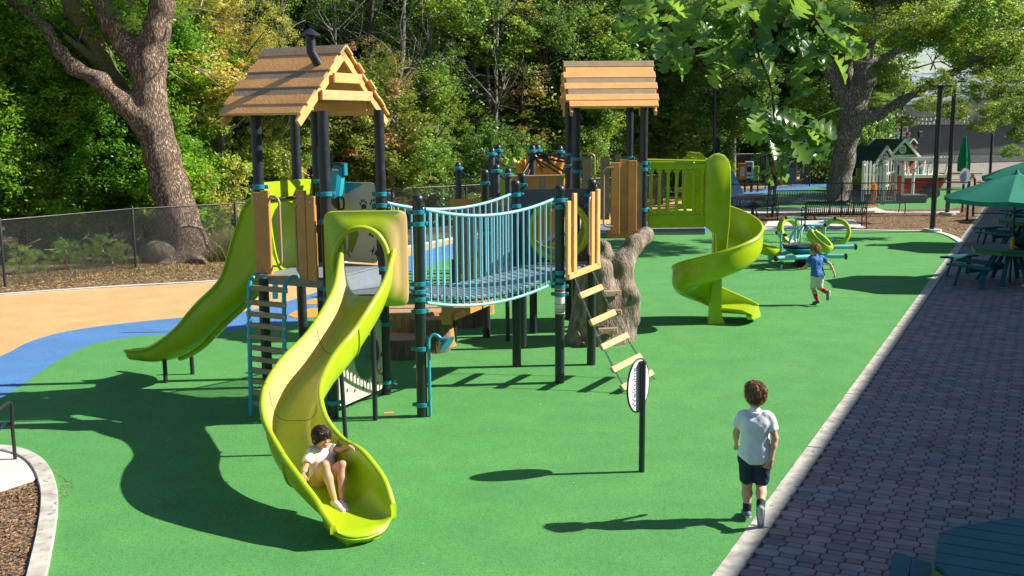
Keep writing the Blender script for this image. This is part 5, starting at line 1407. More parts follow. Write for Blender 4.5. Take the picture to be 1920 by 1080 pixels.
# ---------------------------------------------------------------- playhouses
def gable(t, c, w_, d_, h, rise, rz, wm, rm, gm, over=.18):
    Rm = Matrix.Translation(c) @ Matrix.Rotation(rz, 4, 'Z')
    m = MB(); m.add([(-w_/2, -d_/2, 0), (w_/2, -d_/2, 0), (w_/2, d_/2, 0), (-w_/2, d_/2, 0), (-w_/2, -d_/2, h), (w_/2, -d_/2, h), (w_/2, d_/2, h), (-w_/2, d_/2, h), (0, -d_/2, h+rise), (0, d_/2, h+rise)],
      [(0, 1, 5, 8, 4), (1, 2, 6, 5), (2, 3, 7, 9, 6), (3, 0, 4, 7), (0, 3, 2, 1), (4, 8, 9, 7), (5, 6, 9, 8)], Rm); part('wall', m, wm, t, 20)
    L_ = math.hypot(w_/2+over, rise*(w_/2+over)/(w_/2)); sl = math.atan2(rise, w_/2)
    for sg in (-1, 1):
        m = MB(); M_ = Rm @ Matrix.Translation((0, 0, h+rise+.03)) @ Matrix.Rotation(sg*sl, 4, 'Y') @ Matrix.Translation((sg*L_/2, 0, 0)); m.box((0, 0, 0), (L_, d_+2*over, .05), M=M_); o = part('roof', m, rm, t, 20)
        for k in (-1, 1): m = MB(); m.box((0, k*(d_/2+over), -.02), (L_+.04, .05, .13), M=M_); part('barge_board', m, 'white', o, 20)
    m = MB(); 
    for k in (-1,): m.box((0, k*(d_/2+.03), h), (w_, .05, .10), M=Rm)
    part('gable_trim', m, 'white', t)
    m = MB(); rr = .17; m.tube([Rm @ V((rr*math.cos(a), -d_/2-.05, h+rise*.42+rr*math.sin(a))) for a in [2*math.pi*i/20 for i in range(20)]], .045, 6, close=True); m.box((0, -d_/2-.05, h+rise*.42), (.05, .04, .3), M=Rm); m.box((0, -d_/2-.055, h+rise*.42), (.3, .04, .05), M=Rm); part('round_window', m, 'white', t, 50)
    return Rm
c = dp(1622, 374, 47.8); c = V((c.x, c.y, 0)); GH = thing('playhouse', 'lime green playhouse with a dark green roof and white gable trim', 'playhouse', tuple(c))
Rm = gable(GH, c, 1.35, 2.0, 1.50, .74, .45, 'housegreen', 'shingle_green', 'white')
for sx, yy, zz, ww, hh in ((-1, .15, 1.1, .55, .5), (-1, -.55, 1.05, .3, .34)):
    m = MB(); x = sx*(.66); y = yy; 
    m.box((x, y, zz), (.05, ww, hh), M=Rm); fr = part('window', m, 'white', GH, 20); m = MB(); m.box((x-.02, y, zz), (.05, ww-.14, hh-.14), M=Rm); part('pane', m, 'glass', fr, 20)
m = MB(); m.box((0, -1.03, .7), (.5, .05, 1.2), M=Rm); part('doorway', m, 'darkred', GH); m = MB(); m.box((-.68, -.1, .3), (.06, 1.9, .5), M=Rm); part('base_panel', m, 'darkred', GH)
c = dp(1664, 350, 51.5); c.z = 0; RH = thing('playhouse', 'red playhouse with a dark gable and white barge boards, behind the lime one', 'playhouse', tuple(c))
Rm = gable(RH, c, 1.75, 1.7, 1.72, .75, .40, 'housered', 'shingle_green', 'white')
m = MB(); m.add([(-.80, -.87, 1.78), (.80, -.87, 1.78), (0, -.87, 2.38)], [(0, 1, 2)], Rm); part('gable_panel', m, 'greydark', RH)
m = MB(); m.box((.72, -.5, 2.12), (.36, .6, .42), M=Rm @ Matrix.Rotation(.0, 4, 'Z')); dr = part('dormer', m, 'darkred', RH)
for sg in (-1, 1): m = MB(); m.box((0, 0, 0), (.36, .7, .05), M=Rm @ Matrix.Translation((.72+sg*.13, -.5, 2.42)) @ Matrix.Rotation(sg*.75, 4, 'Y')); part('dormer_roof', m, 'white', dr)
PF = thing('picket_fence', 'white picket fence with pointed pales beside the lime playhouse', 'fence', tuple(gp(1640, 388)))
for (x0, y0, x1, y1, n) in ((1616, 385, 1655, 384, 7), (1657, 384, 1677, 376, 5)):
    a, b = gp(x0, y0), gp(x1, y1)
    for i in range(n):
        p = a.lerp(b, i/(n-1)); h = 1.72+.12*math.sin(i*1.1); m = MB(); d = (b-a).normalized(); m.prism([(-.045, .45), (.045, .45), (.045, h-.06), (0, h), (-.045, h-.06)], V((p.x, p.y, 0)), d, (0, 0, 1), .03); part('pale', m, 'white', PF)
    for z_ in (.75, 1.25): m = MB(); m.bar(Z(a, z_)+V((0, .04, 0)), Z(b, z_)+V((0, .04, 0)), .04, .08); part('rail', m, 'white', PF)
    for p in (a, b): m = MB(); m.box(Z(p, .9), (.1, .1, 1.8), c_=.01); m.lathe(Z(p, 1.6), [(.07, 0), (.08, .04), (.03, .12)], 10); part('fence_post', m, 'white', PF, 40)
m = MB(); c = gp(1632, 390); m.tube([(c.x, c.y, .1), (c.x+.15, c.y, .5), (c.x+.1, c.y, .95)], [.05, .12, .1], 8); m.box((c.x, c.y, .15), (.6, .3, .1), c_=.03); single('ride_on_toy', m, 'orange', 'orange ride-on toy behind the dark bench, left of the picket fence corner', 'ride-on toy', smooth=40)
# play tram: white cab over a red body
c = gp(1714, 372); TR = thing('play_tram', 'red and white play vehicle with open windows and a sloped front', 'play vehicle', tuple(c)); Rm = Matrix.Translation(c) @ Matrix.Rotation(.12, 4, 'Z')
m = MB(); m.add([(-1.0, -.6, .25), (.75, -.6, .25), (1.05, -.6, .95), (-1.0, -.6, .95), (-1.0, .6, .25), (.75, .6, .25), (1.05, .6, .95), (-1.0, .6, .95)], [(0, 1, 2, 3), (5, 4, 7, 6), (1, 5, 6, 2), (0, 3, 7, 4), (3, 2, 6, 7), (0, 4, 5, 1)], Rm); part('body', m, 'red', TR, 20)
m = MB(); m.box((0.02, 0, 1.0), (2.15, 1.3, .12), M=Rm); part('belt', m, 'white', TR)
for x in (-1.0, -.62, -.2, .25, .65, 1.05):
    for y in (-.58, .58): m = MB(); m.tube([Rm @ V((x, y, 1.0)), Rm @ V((x*1.12, y, 1.72))], .045, 6); part('pillar', m, 'white', TR, 50)
for y in (-.6, .6): m = MB(); m.box((.05, y, 1.74), (2.4, .07, .12), M=Rm); part('roof_rail', m, 'white', TR)
for k, x in enumerate((.45, .62, .8, .98, 1.12)): m = MB(); m.lathe(Rm @ V((x, -.6, 1.79)), [(.05, 0), (.05, .03), (.01, .06)], 8); part('knob', m, 'white', TR, 50)
for x, mm in ((.15, 'black'), (.55, 'greydark')): m = MB(); m.lathe(Rm @ V((x, -.64, .28)), [(.26, 0), (.27, .04), (.12, .06)], 20, axis=(0, -1, 0)); part('wheel', m, mm, TR, 40)
m = MB(); m.prism([(0, 0), (.3, .05), (.12, .12), (.15, .3), (-.02, .15), (-.2, .25), (-.1, .05)], Rm @ V((.35, -.62, .55)), (1, 0, 0), (0, 0, 1), .02); part('star', m, 'darkred', TR)
m = MB(); m.box((-1.35, -.3, 1.3), (.7, .8, .6), M=Rm); part('cab', m, 'white', TR); m = MB(); m.box((-1.35, -.72, 1.3), (.4, .05, .4), M=Rm); part('cab_window', m, 'darkred', TR); m = MB(); m.box((-1.35, -.3, .6), (.8, .9, .9), M=Rm); part('cab_base', m, 'red', TR)
for k, px in enumerate((1691, 1710)):
    c = gp(px, 378); m = MB(); m.tube([(c.x, c.y, 0), (c.x, c.y, 1.25)], .06, 10); m.lathe((c.x, c.y, 1.25), [(.06, 0), (.10, .05), (.05, .14)], 10); single('gate_post', m, 'white', ('white gate post with a green tip, left of the pair before the red vehicle', 'white gate post with a green tip, right of the pair before the red vehicle')[k], 'post', 'white posts before the play vehicle', 50)
c = gp(1702, 380); m = MB(); m.box(Z(c+V((.15, 0, 0)), .17), (1.1, .5, .34), c_=.02); single('step_block', m, 'greydark', 'grey step block at the foot of the white gate posts', 'step')
# ---------------------------------------------------------------- grey building
BL = thing('grey_building', 'long grey building with ribbed cladding and a pale metal roof', 'building', tuple(dp(1760, 300, 82)))
a, b = dp(1618, 300, 80), dp(2300, 300, 90); a.z = b.z = 0; bd_ = (b-a).normalized(); bn2 = V((bd_.y, -bd_.x, 0)); W_ = (b-a).length
def bp(u, z, k=0): return a+bd_*u+bn2*k+V((0, 0, z))
z1 = dp(1760, 234, 82).z; z2 = dp(1800, 178, 82).z
nr = 40
m = MB(); m.box(bp(W_/2, z1/2-.1, -3), (W_, 6, z1+.2), math.atan2(bd_.y, bd_.x)); wl_ = part('wall', m, 'siding', BL)
for i in range(34):
    m = MB(); z_ = .15+i*(z1-.3)/33
    m.box(bp(W_/2, z_, .02), (W_, .05, .07), math.atan2(bd_.y, bd_.x)); part('cladding_rib', m, 'siding', wl_) if i < 34 else None
ang_b = math.atan2(bd_.y, bd_.x)
m = MB(); m.add([bp(-1.2, z1, .3), bp(W_, z1, .3), bp(W_, z2+1.2, .3), bp(6, z2, .3), bp(-1.2, z1+.9, .3), bp(-1.2, z1, -6), bp(W_, z1, -6), bp(W_, z2+1.2, -6), bp(6, z2, -6), bp(-1.2, z1+.9, -6)], [(0, 1, 2, 3, 4), (9, 8, 7, 6, 5), (0, 5, 6, 1), (2, 7, 8, 3), (3, 8, 9, 4), (4, 9, 5, 0)]); fsc = part('upper_wall', m, 'fascia', BL)
for i in range(26):
    m = MB(); u = i*1.0; m.box(bp(u, (z1+z2)/2-.25, .32), (.04, .05, z2-z1-.7), ang_b); part('batten', m, 'white', fsc)
m = MB(); m.add([bp(-3, z1+1.3, 1.4), bp(W_, z2+2.0, 1.4), bp(W_, z2+3.7, -16), bp(-3, z1+3.4, -16), bp(-3, z1+1.1, 1.4), bp(W_, z2+1.8, 1.4), bp(W_, z2+3.5, -16), bp(-3, z1+3.2, -16)], [(0, 1, 2, 3), (7, 6, 5, 4), (0, 4, 5, 1), (1, 5, 6, 2), (2, 6, 7, 3), (3, 7, 4, 0)]); rf = part('roof', m, 'rooftin', BL)
def on_roof(u, v): # v 0..1 up the slope
    p = bp(-3, z1+1.3, 1.4).lerp(bp(W_, z2+2.0, 1.4), u); q = bp(-3, z1+3.4, -16).lerp(bp(W_, z2+3.7, -16), u); return p.lerp(q, v)+V((0, 0, .08))
for i in range(5):
    for j in range(3):
        u0, v0 = .10+i*.11, .12+j*.25; m = MB(); q = [on_roof(u0, v0), on_roof(u0+.10, v0), on_roof(u0+.10, v0+.22), on_roof(u0, v0+.22)]; m.loft([[p for p in q], [p+V((0, 0, .08)) for p in q]]); part('solar_panel', m, 'solar', rf)
def win(px0, py0, px1, py1, label, door=False):
    A_, B_ = dp(px0, py1, 80.5), dp(px1, py0, 80.5); u0 = (V((A_.x, A_.y, 0))-a).dot(bd_); u1 = (V((B_.x, B_.y, 0))-a).dot(bd_); m = MB()
    m.box(bp((u0+u1)/2, (A_.z+B_.z)/2, .06), (u1-u0, .1, B_.z-A_.z), ang_b); fr = part('window', m, 'frame_white', BL); m = MB(); m.box(bp((u0+u1)/2, (A_.z+B_.z)/2, .10), (u1-u0-.3, .06, B_.z-A_.z-.3), ang_b); part('pane', m, 'glass', fr)
win(1660, 236, 1711, 251, ''); win(1660, 252, 1683, 308, ''); win(1684, 252, 1711, 308, '')
m = MB(); m.box(bp(-.5, z1/2, .1), (.35, .3, z1), ang_b); part('corner_trim', m, 'fascia', BL)
for px in (1650, 1722): p = dp(px, 252, 80.6); m = MB(); m.box(p+bn2*.2, (.35, .2, .5), ang_b, c_=.05); part('wall_lamp', m, 'black', BL, 30)
# ---------------------------------------------------------------- umbrellas and picnic tables
def umbrella(c, top, r, label, closed=False, rz=.3):
    t = thing('umbrella', label, 'umbrella', tuple(c), None if closed else 'open green umbrellas over the picnic tables'); m = MB(); m.lathe(c, [(.022, -.0), (.022, top-.02)], 10); part('pole', m, 'blackmetal', t, 50)
    if closed:
        n = 32; rings = []
        for z_, rr in ((top-1.75, .26), (top-1.3, .27), (top-.7, .20), (top-.35, .13), (top-.25, .09), (top-.2, .12), (top-.05, .06), (top, .02)):
            rings.append([V((c.x+rr*(1+.22*math.cos(8*2*math.pi*i/n))*math.cos(2*math.pi*i/n), c.y+rr*(1+.22*math.cos(8*2*math.pi*i/n))*math.sin(2*math.pi*i/n), z_)) for i in range(n)])
        m = MB(); m.loft(rings); part('canopy', m, 'umbrella', t, 50); return t
    h = r*.36; ns = 8; sub = 6; m = MB(); n = ns*sub; rings = []
    for j in range(0, 11):
        s_ = .04+.96*j/10; row = []
        for i in range(n):
            a_ = 2*math.pi*i/n+rz; k = (i % sub)/sub; ch = math.cos(math.pi/ns)/math.cos((k-.5)*2*math.pi/ns); rr = r*s_*ch; z_ = top-h*s_**1.15-.035*s_*math.sin(math.pi*k)
            row.append(V((c.x+rr*math.cos(a_), c.y+rr*math.sin(a_), z_)))
        rings.append(row)
    rings2 = rings+[[p+V((0, 0, -.09)) for p in rings[-1]]]
    m.loft(rings2, False); m.f.append(tuple(range(n))[::-1]); part('canopy', m, 'umbrella', t, 25, fix=False)
    m = MB(); m.lathe(V((c.x, c.y, top-.01)), [(.16, -.06), (.05, .02), (.03, .07), (.01, .09)], 12); part('finial', m, 'umbrella', t, 50)
    for i in range(ns):
        a_ = 2*math.pi*i/ns+rz; m = MB(); m.tube([V((c.x, c.y, top-.05)), V((c.x+r*.97*math.cos(a_), c.y+r*.97*math.sin(a_), top-h-.0-.015))], .008, 5); rb = part('rib', m, 'blackmetal', t, 60)
    return t
def table(c, rz, label, top_z=.74, r=.74, seat_r=1.12, m_='greentable', benches=(0, 1, 2, 3)):
    t = thing('picnic_table', label, 'picnic table', tuple(c), 'dark green octagonal picnic tables'); Rm = Matrix.Translation(c) @ Matrix.Rotation(rz, 4, 'Z'); n = 9; pw = 2*r/n; first = None
    o8 = lambda x: min(r, (r*1.414 - abs(x))*1.0) if True else 0
    for i in range(n):
        x0, x1 = -r+pw*i+.005, -r+pw*(i+1)-.005; R8 = r; lim = lambda x: min(R8, R8*math.sqrt(2)-abs(x))
        y0, y1 = lim(x0), lim(x1)
        m = MB(); m.loft([[Rm @ V(p) for p in ((x0, -y0, z_), (x1, -y1, z_), (x1, y1, z_), (x0, y0, z_))] for z_ in (top_z-.042, top_z)]); part('top_plank', m, m_, t, 20)
    for k in range(8):
        m = MB(); a0, a1 = [V((r*1.082*math.cos(R(22.5+45*q)), r*1.082*math.sin(R(22.5+45*q)), top_z-.055)) for q in (k, k+1)]; m.bar(Rm @ a0, Rm @ a1, .03, .06); part('edge_board', m, 'greenedge', t)
    for k in benches:
        M2 = Rm @ Matrix.Rotation(k*math.pi/2, 4, 'Z')
        for off in (0, .13):
            m = MB(); y = -(seat_r+off); hw = .42+off*.45; m.loft([[M2 @ V(p) for p in ((-hw, y, z_), (hw, y, z_), (hw+.05, y-.12, z_), (-hw-.05, y-.12, z_))] for z_ in (.415, .455)]); part('seat_plank', m, m_, t, 20)
        m = MB(); m.bar(M2 @ V((0, -.2, .36)), M2 @ V((0, -seat_r-.22, .36)), .05, .1); part('seat_beam', m, m_, t)
        for sg in (-1, 1):
            m = MB(); m.bar(M2 @ V((sg*.28, -seat_r-.12, .41)), M2 @ V((sg*.34, -seat_r-.2, .0)), .08, .045); part('leg', m, m_, t); m = MB(); m.bar(M2 @ V((sg*.12, -.25, .70)), M2 @ V((sg*.26, -.62, .0)), .08, .045); part('leg', m, m_, t)
    return t
u1 = gp(1893, 530); t1 = V((u1.x+.0, u1.y, 0))
umbrella(V((t1.x, t1.y, 0)), 2.32, 1.40, 'nearest open green umbrella on the right', rz=.25)
table(t1, .5, 'green octagonal picnic table with an orange bottle, under the nearest umbrella')
u2 = gp(1938, 462); umbrella(V((u2.x, u2.y, 0)), 2.40, 1.45, 'open green umbrella behind and above the nearest one', rz=.1)
table(V((u2.x-.3, u2.y-.2, 0)), .45, 'green octagonal picnic table next beyond the one with the orange bottle')
u3 = gp(1960, 425); table(V((u3.x, u3.y, 0)), .4, 'green picnic table farthest down the paver walk, half hidden by a canopy')
umbrella(V(tuple(gp(2010, 415))), 2.35, 1.4, 'far green umbrella whose edge shows at the right side', rz=.2)
table(V((3.40, 6.00, 0)), R(-115), 'large dark green picnic table top cut off by the bottom right corner', r=.76, seat_r=.80)
m = MB(); q = gp(1886, 465, .76); q = V((t1.x-.12, t1.y-.25, .742)); m.lathe(q, [(.040, 0), (.042, .02), (.042, .19), (.034, .21), (.034, .25), (.03, .26)], 16); single('drink_bottle', m, 'thermos', 'orange drink bottle standing on the picnic table', 'bottle', smooth=40)
m = MB(); m.box(q+V((.18, -.05, .008)), (.22, .14, .016), .4, c_=.004); single('phone_tray', m, 'black', 'small dark flat case lying beside the orange bottle', 'case')
SDFb = SDF(); SDFb.ell((t1.x+.28, t1.y+.05, .86), (.22, .16, .13), k=.05).ell((t1.x+.45, t1.y+.02, .83), (.16, .14, .1), k=.08)
P, Q = SDFb.mesh(.02, planes=[((0, 0, -1), -.745)], disp=(.01, sines(30, 4))); bo = MB(); bo.v = [tuple(p) for p in P]; bo.f = [tuple(q) for q in Q]; single('black_bag', bo, 'cloth_black', 'black bag slumped on the picnic table behind the bottle', 'bag', smooth=60)
uc = dp(1806, 330, 52); uc.z = 0; umbrella(V(uc), dp(1806, 255, 52).z, 1, 'closed green umbrella in front of the grey building', True)
# wooden picnic table far right
c = dp(1800, 333, 52); c.z = 0; t = thing('picnic_table', 'pale wooden picnic table with a brown top before the grey building', 'picnic table', tuple(c)); m = MB(); m.box(Z(c, .78), (1.9, .75, .05), .05); part('table_top', m, 'brownwood', t)
for sg in (-1, 1):
    m = MB(); m.box(Z(c+V((0, sg*.75, 0)), .45), (1.9, .28, .04), .05); part('seat', m, 'palewood', t)
    m = MB(); m.bar(c+V((sg*.7, -.7, 0)), c+V((sg*.6, .05, .76)), .08, .08); m.bar(c+V((sg*.7, .7, 0)), c+V((sg*.6, -.05, .76)), .08, .08); part('leg', m, 'palewood', t)
c = gp(1804, 398); t = thing('oval_sign', 'small white oval sign on a dark post, seen under the near umbrella rim', 'sign', tuple(c)); m = MB(); m.tube([(c.x, c.y, 0), (c.x, c.y, 1.5)], .04, 10); part('sign_post', m, 'post', t, 50); m = MB(); m.prism(oval(.22, .3, 24), V((c.x, c.y-.05, 1.35)), (1, .2, 0), (0, 0, 1), .02); part('sign_plate', m, 'signwhite', t, 40)
m = MB(); m.prism(oval(.06, .2, 16), V((c.x, c.y-.075, 1.35)), (1, .2, 0), (0, 0, 1), .01); part('sign_print', m, 'signblue', t, 40)
# ---------------------------------------------------------------- the building behind the viewer, whose shade covers the paver walk
e1, e2_ = gp(1370, 1075), gp(1672, 640); sdr = (e2_-e1).to_2d().normalized(); snr = V((sdr.y, -sdr.x)); kk = 1/math.tan(SUN_EL)
sh = SUND.to_2d().normalized(); off = 6.0*kk*sh.dot(snr)
def hp(a_, b_, z_): p = e1.to_2d()+sdr*a_+snr*b_; return V((p.x, p.y, z_))
HB = thing('hall_building', 'plain stucco hall with a deep eave that shades the paver walk, out of the frame', 'building', tuple(hp(-5, off+2, 0)))
def slab(b0, b1, a0, a1, z0_, z1_): m = MB(); q = [(a0, b0), (a1, b0), (a1, b1), (a0, b1)]; m.loft([[hp(x, y, z_) for x, y in q] for z_ in (z0_, z1_)]); return m
part('wall', slab(off+1.2, off+8, -25, 62, 0, 5.8), 'stucco', HB, 0); part('roof', slab(off, off+9, -26, 63, 5.75, 6.0), 'fascia', HB, 0)
part('balcony', slab(1.6, off+1.2, -14, -7.5, 1.72, 1.9), 'concrete', HB, 0)
for a_ in range(-20, 60, 6): part('window', slab(off+1.12, off+1.22, a_, a_+2.2, 1.0, 2.6), 'glass', HB, 0)
# ---------------------------------------------------------------- people
def nrm(v): v = np.array(v, float); return v/np.linalg.norm(v)
def person(label, loc, yaw, J, s=1.0, vox=.007, skin='skin', hair='hair_brown', shirt=None, shorts=None, socks=None, shoe='shoe_white', sole=None, longhair=False, pants=False, hands=True, face=True, fvox=None, category='person', headf=(0, 1, 0), headu=(0, 0, 1), sleeves=.5, shirt_z=None, band=None, hairstyle='short'):
    """J: joint positions in metres before scaling, x right, y forward, z up"""
    t = thing('person', label, category, loc); t.rotation_euler = (0, 0, yaw)
    J = {k: np.array(v, float)*s for k, v in J.items()}; q = lambda v: v*s
    f = nrm(headf); u = nrm(headu); r_ = np.cross(f, u); r_ = nrm(r_); u = np.cross(r_, f); HC = J['head']; Rt = np.array([r_, f, u])
    def hp_(a, b, c): return HC+q(1)*(r_*a+f*b+u*c)
    B = SDF()
    pel, ch, nk = J['pelvis'], J['chest'], J['neck']; side = nrm(J['sR']-J['sL']); hs = nrm(J['hR']-J['hL'])
    for sg in (-1, 1):
        B.cap(pel+hs*sg*q(.035), ch+side*sg*q(.042), q(.066), q(.066), q(.04))
        B.cap(ch+side*sg*q(.04), J['sR' if sg > 0 else 'sL']*.75+nk*.25, q(.06), q(.036), q(.04))
        B.cap(pel+hs*sg*q(.03), J['hR' if sg > 0 else 'hL'], q(.07), q(.068), q(.05))
    B.cap(nk, hp_(0, -.015, -.06), q(.034), q(.034), q(.03))
    B.ell(HC, (q(.071), q(.088), q(.092)), q(.02), Rt)
    B.ell(hp_(0, .018, -.048), (q(.050), q(.058), q(.058)), q(.03), Rt)
    B.cap(hp_(0, .082, -.002), hp_(0, .094, -.026), q(.007), q(.011), q(.012))
    B.ell(hp_(0, .082, -.058), (q(.020), q(.010), q(.008)), q(.008), Rt)
    B.ell(hp_(0, .070, -.082), (q(.02), q(.016), q(.014)), q(.015), Rt)
    for sg in (-1, 1):
        B.ell(hp_(sg*.030, .079, .004), (q(.014), q(.010), q(.009)), q(.006), Rt, sub=True)
        B.ell(hp_(sg*.036, .064, -.028), (q(.022), q(.020), q(.018)), q(.015), Rt)
        B.ell(hp_(sg*.074, -.004, -.012), (q(.011), q(.017), q(.026)), q(.008), Rt)
    arms = []
    for S_ in 'LR':
        sh, el, wr = J['s'+S_], J['e'+S_], J['w'+S_]
        B.cap(sh, el, q(.034), q(.027), q(.025)); B.cap(el, el+(wr-el)*.35, q(.027), q(.027), q(.015)); B.cap(el+(wr-el)*.35, wr, q(.026), q(.017), q(.015))
        hd_, pn_ = nrm(J.get('hd'+S_, wr-el)), nrm(J.get('pn'+S_, (0, 1, 0))); pn_ = nrm(pn_-hd_*pn_.dot(hd_)); th = np.cross(hd_, pn_)*(1 if S_ == 'L' else -1)   # thumb side
        curl = J.get('curl'+S_, np.array([.35]))[0]/s if ('curl'+S_) in J else .35
        spread = J.get('spr'+S_, np.array([.0]))[0]/s if ('spr'+S_) in J else 0.0
        if hands:
            pl = q(.052)
            for k, o_ in enumerate((-.021, -.007, .007, .020)):
                B.cap(wr+th*q(o_*.5), wr+hd_*pl+th*q(o_), q(.012), q(.0105), q(.008))
            for k, (o_, L_) in enumerate(((-.023, .036), (-.008, .045), (.007, .048), (.021, .042))):
                p0 = wr+hd_*pl+th*q(o_); a1 = curl*.7; sp = th*(o_*spread*22)
                d1 = nrm(hd_*math.cos(a1)+pn_*math.sin(a1)+sp); p1 = p0+d1*q(L_)*.5; d2 = nrm(hd_*math.cos(a1+curl)+pn_*math.sin(a1+curl)+sp); p2 = p1+d2*q(L_)*.5
                B.cap(p0, p1, q(.0088), q(.0078), q(.002)); B.cap(p1, p2, q(.0078), q(.0064), q(.001))
            p0 = wr+hd_*q(.014)+th*q(.016); p1 = p0+nrm(hd_*.75+th*.75+pn_*.25)*q(.026); p2 = p1+nrm(hd_*.95+th*.35+pn_*.3)*q(.024); B.cap(p0, p1, q(.011), q(.009), q(.006)); B.cap(p1, p2, q(.009), q(.007), q(.002))
        else: B.cap(wr, wr+hd_*q(.09), q(.022), q(.015), q(.01))
        hp2, kn, an = J['h'+S_], J['k'+S_], J['a'+S_]
        B.cap(hp2, kn, q(.064), q(.043), q(.03)); B.cap(kn, kn+(an-kn)*.35, q(.040), q(.043), q(.02)); B.cap(kn+(an-kn)*.35, an, q(.043), q(.024), q(.02)); B.ell(kn, (q(.042),)*3, q(.01))
        B.cap(an, J['t'+S_], q(.024), q(.02), q(.01))
    P, Q = B.mesh(q(vox)); np_part('body', P, Q, skin, t, local=True)
    fv = q(vox)
    # shirt
    S2 = SDF(); g_ = .013
    for sg in (-1, 1):
        S2.cap(pel+hs*sg*q(.036)-nrm(ch-pel)*q(.0), ch+side*sg*q(.043), q(.066+g_+.006), q(.066+g_), q(.04)); S2.cap(ch+side*sg*q(.04), J['sR' if sg > 0 else 'sL']*.75+nk*.25, q(.052+g_), q(.034+g_*.8), q(.075))
        sh, el = J['sR' if sg > 0 else 'sL'], J['eR' if sg > 0 else 'eL']; S2.cap(sh, sh+(el-sh)*sleeves, q(.030+g_), q(.037+g_), q(.02)); S2.cap(sh+(el-sh)*(sleeves+.0), el*1.0+(el-sh)*0, q(.0), q(.0), 0) if False else None
        S2.ell(sh+(el-sh)*(sleeves+.36), (q(.056), q(.056), q(.056)), 0, sub=True)
    S2.cap(pel-hs*q(.045), pel+hs*q(.045), q(.095), q(.095), q(.05)); S2.cap(nk-nrm(nk-ch)*q(.012), nk+nrm(J['head']-nk)*q(.012), q(.045), q(.041), q(.02))
    up_ = nrm(ch-pel); base = pel-up_*q(.045 if shirt_z is None else shirt_z); P, Q = S2.mesh(fv, planes=[(-up_, -float(up_@base))], disp=(q(.0018), lambda X, Y, Z: np.sin(X*55/s+Z*20/s)*np.sin(Z*34/s+Y*30/s)+.6*np.sin(X*23/s-Z*61/s)))
    np_part('shirt', P, Q, shirt, t, local=True)
    S3 = SDF(); fr = 1.0 if pants else .78
    for S_ in 'LR':
        hp2, kn, an = J['h'+S_], J['k'+S_], J['a'+S_]; hs_ = hs*(1 if S_ == 'R' else -1)
        S3.cap(pel+hs_*q(.03), hp2, q(.07+g_), q(.068+g_), q(.05))
        if pants: S3.cap(hp2, kn, q(.07), q(.052), q(.03)); S3.cap(kn, an+(kn-an)*.06, q(.052), q(.038), q(.02))
        else: S3.cap(hp2, hp2+(kn-hp2)*.80, q(.075), q(.064), q(.03)); S3.ell(hp2+(kn-hp2)*1.18, (q(.078),)*3, 0, sub=True)
    S3.cap(pel, pel+up_*q(.05), q(.075), q(.075), q(.05))
    P, Q = S3.mesh(fv, disp=(q(.0025), lambda X, Y, Z: np.sin(X*70/s+Z*30/s)*np.sin(Z*44/s+Y*40/s))); np_part('trousers' if pants else 'shorts', P, Q, shorts, t, local=True)
    for S_ in 'LR':
        kn, an, to = J['k'+S_], J['a'+S_], J['t'+S_]
        if socks:
            S4 = SDF(); c0_ = an+(kn-an)*socks[1]; S4.cap(c0_, an+(kn-an)*.3 if socks[1] > .3 else an, q(.046 if socks[1] > .5 else .031), q(.042 if socks[1] > .3 else .028), q(.02)); S4.cap(an+(kn-an)*min(.3, socks[1]), an, q(.036), q(.029), q(.02)); P, Q = S4.mesh(fv); np_part('sock', P, Q, socks[0], t, local=True)
        S5 = SDF(); fd_ = nrm(to-an); upf = nrm(J['k'+S_]-an); dn = nrm(np.cross(np.cross(fd_, upf), fd_)); dn = -dn if dn@upf > 0 else dn     # towards the sole
        heel = an-fd_*q(.022)+dn*q(.022); toe = to+fd_*q(.012)
        S5.cap(heel, toe, q(.032), q(.030), q(.01)).cap(an+dn*q(.005), an+(to-an)*.5, q(.034), q(.030), q(.02))
        P, Q = S5.mesh(fv, planes=[(dn, float(dn@(heel+dn*q(.026))))]); sh_ = np_part('shoe', P, Q, shoe, t, local=True)
        S6 = SDF(); S6.cap(heel-fd_*q(.004), toe+fd_*q(.002), q(.034), q(.033), q(.01)); d0 = float(dn@(heel+dn*q(.012))); P, Q = S6.mesh(fv, planes=[(-dn, -d0), (dn, d0+q(.02))]); np_part('shoe_sole', P, Q, sole or 'shoe_sole', sh_, local=True)
    # hair
    H = SDF(); up2 = .012
    H.ell(hp_(0, -.012, .018), (q(.083), q(.094), q(.094)), q(.02), Rt)
    if hairstyle == 'short':
        H.ell(hp_(0, .03, .085), (q(.062), q(.058), q(.028)), q(.03), Rt)
        rr = np.random.RandomState(3)
        for k in range(46):
            a_, b_ = rr.uniform(0, 6.28), rr.uniform(.1, 1.15); d = np.array([math.cos(a_)*math.sin(b_), math.sin(a_)*math.sin(b_)*1.1-.1, math.cos(b_)]); p = d*np.array([.078, .09, .09])+np.array([0, -.012, .02]); tip = p+d*rr.uniform(.002, .010)+np.array([rr.uniform(-.02, .02), .012, -.012]); H.cap(hp_(*(p*.93)), hp_(*tip), q(.012), q(.003), q(.016))
        H.ell(hp_(0, .10, -.060), (q(.088), q(.075), q(.096)), q(.01), Rt, sub=True)
        H.ell(hp_(0, .02, -.11), (q(.12), q(.14), q(.062)), q(.01), Rt, sub=True)
    elif hairstyle == 'bangs':
        H.ell(hp_(0, .015, .025), (q(.079), q(.086), q(.080)), q(.02), Rt)
        H.ell(hp_(0, .145, -.052), (q(.10), q(.110), q(.084)), q(.01), Rt, sub=True)
        for k in range(9): x = -.052+.013*k; H.cap(hp_(x, .068+.016*(1-(x/.06)**2), .062), hp_(x*1.04, .076+.013*(1-(x/.06)**2), .026), q(.011), q(.005), q(.003))
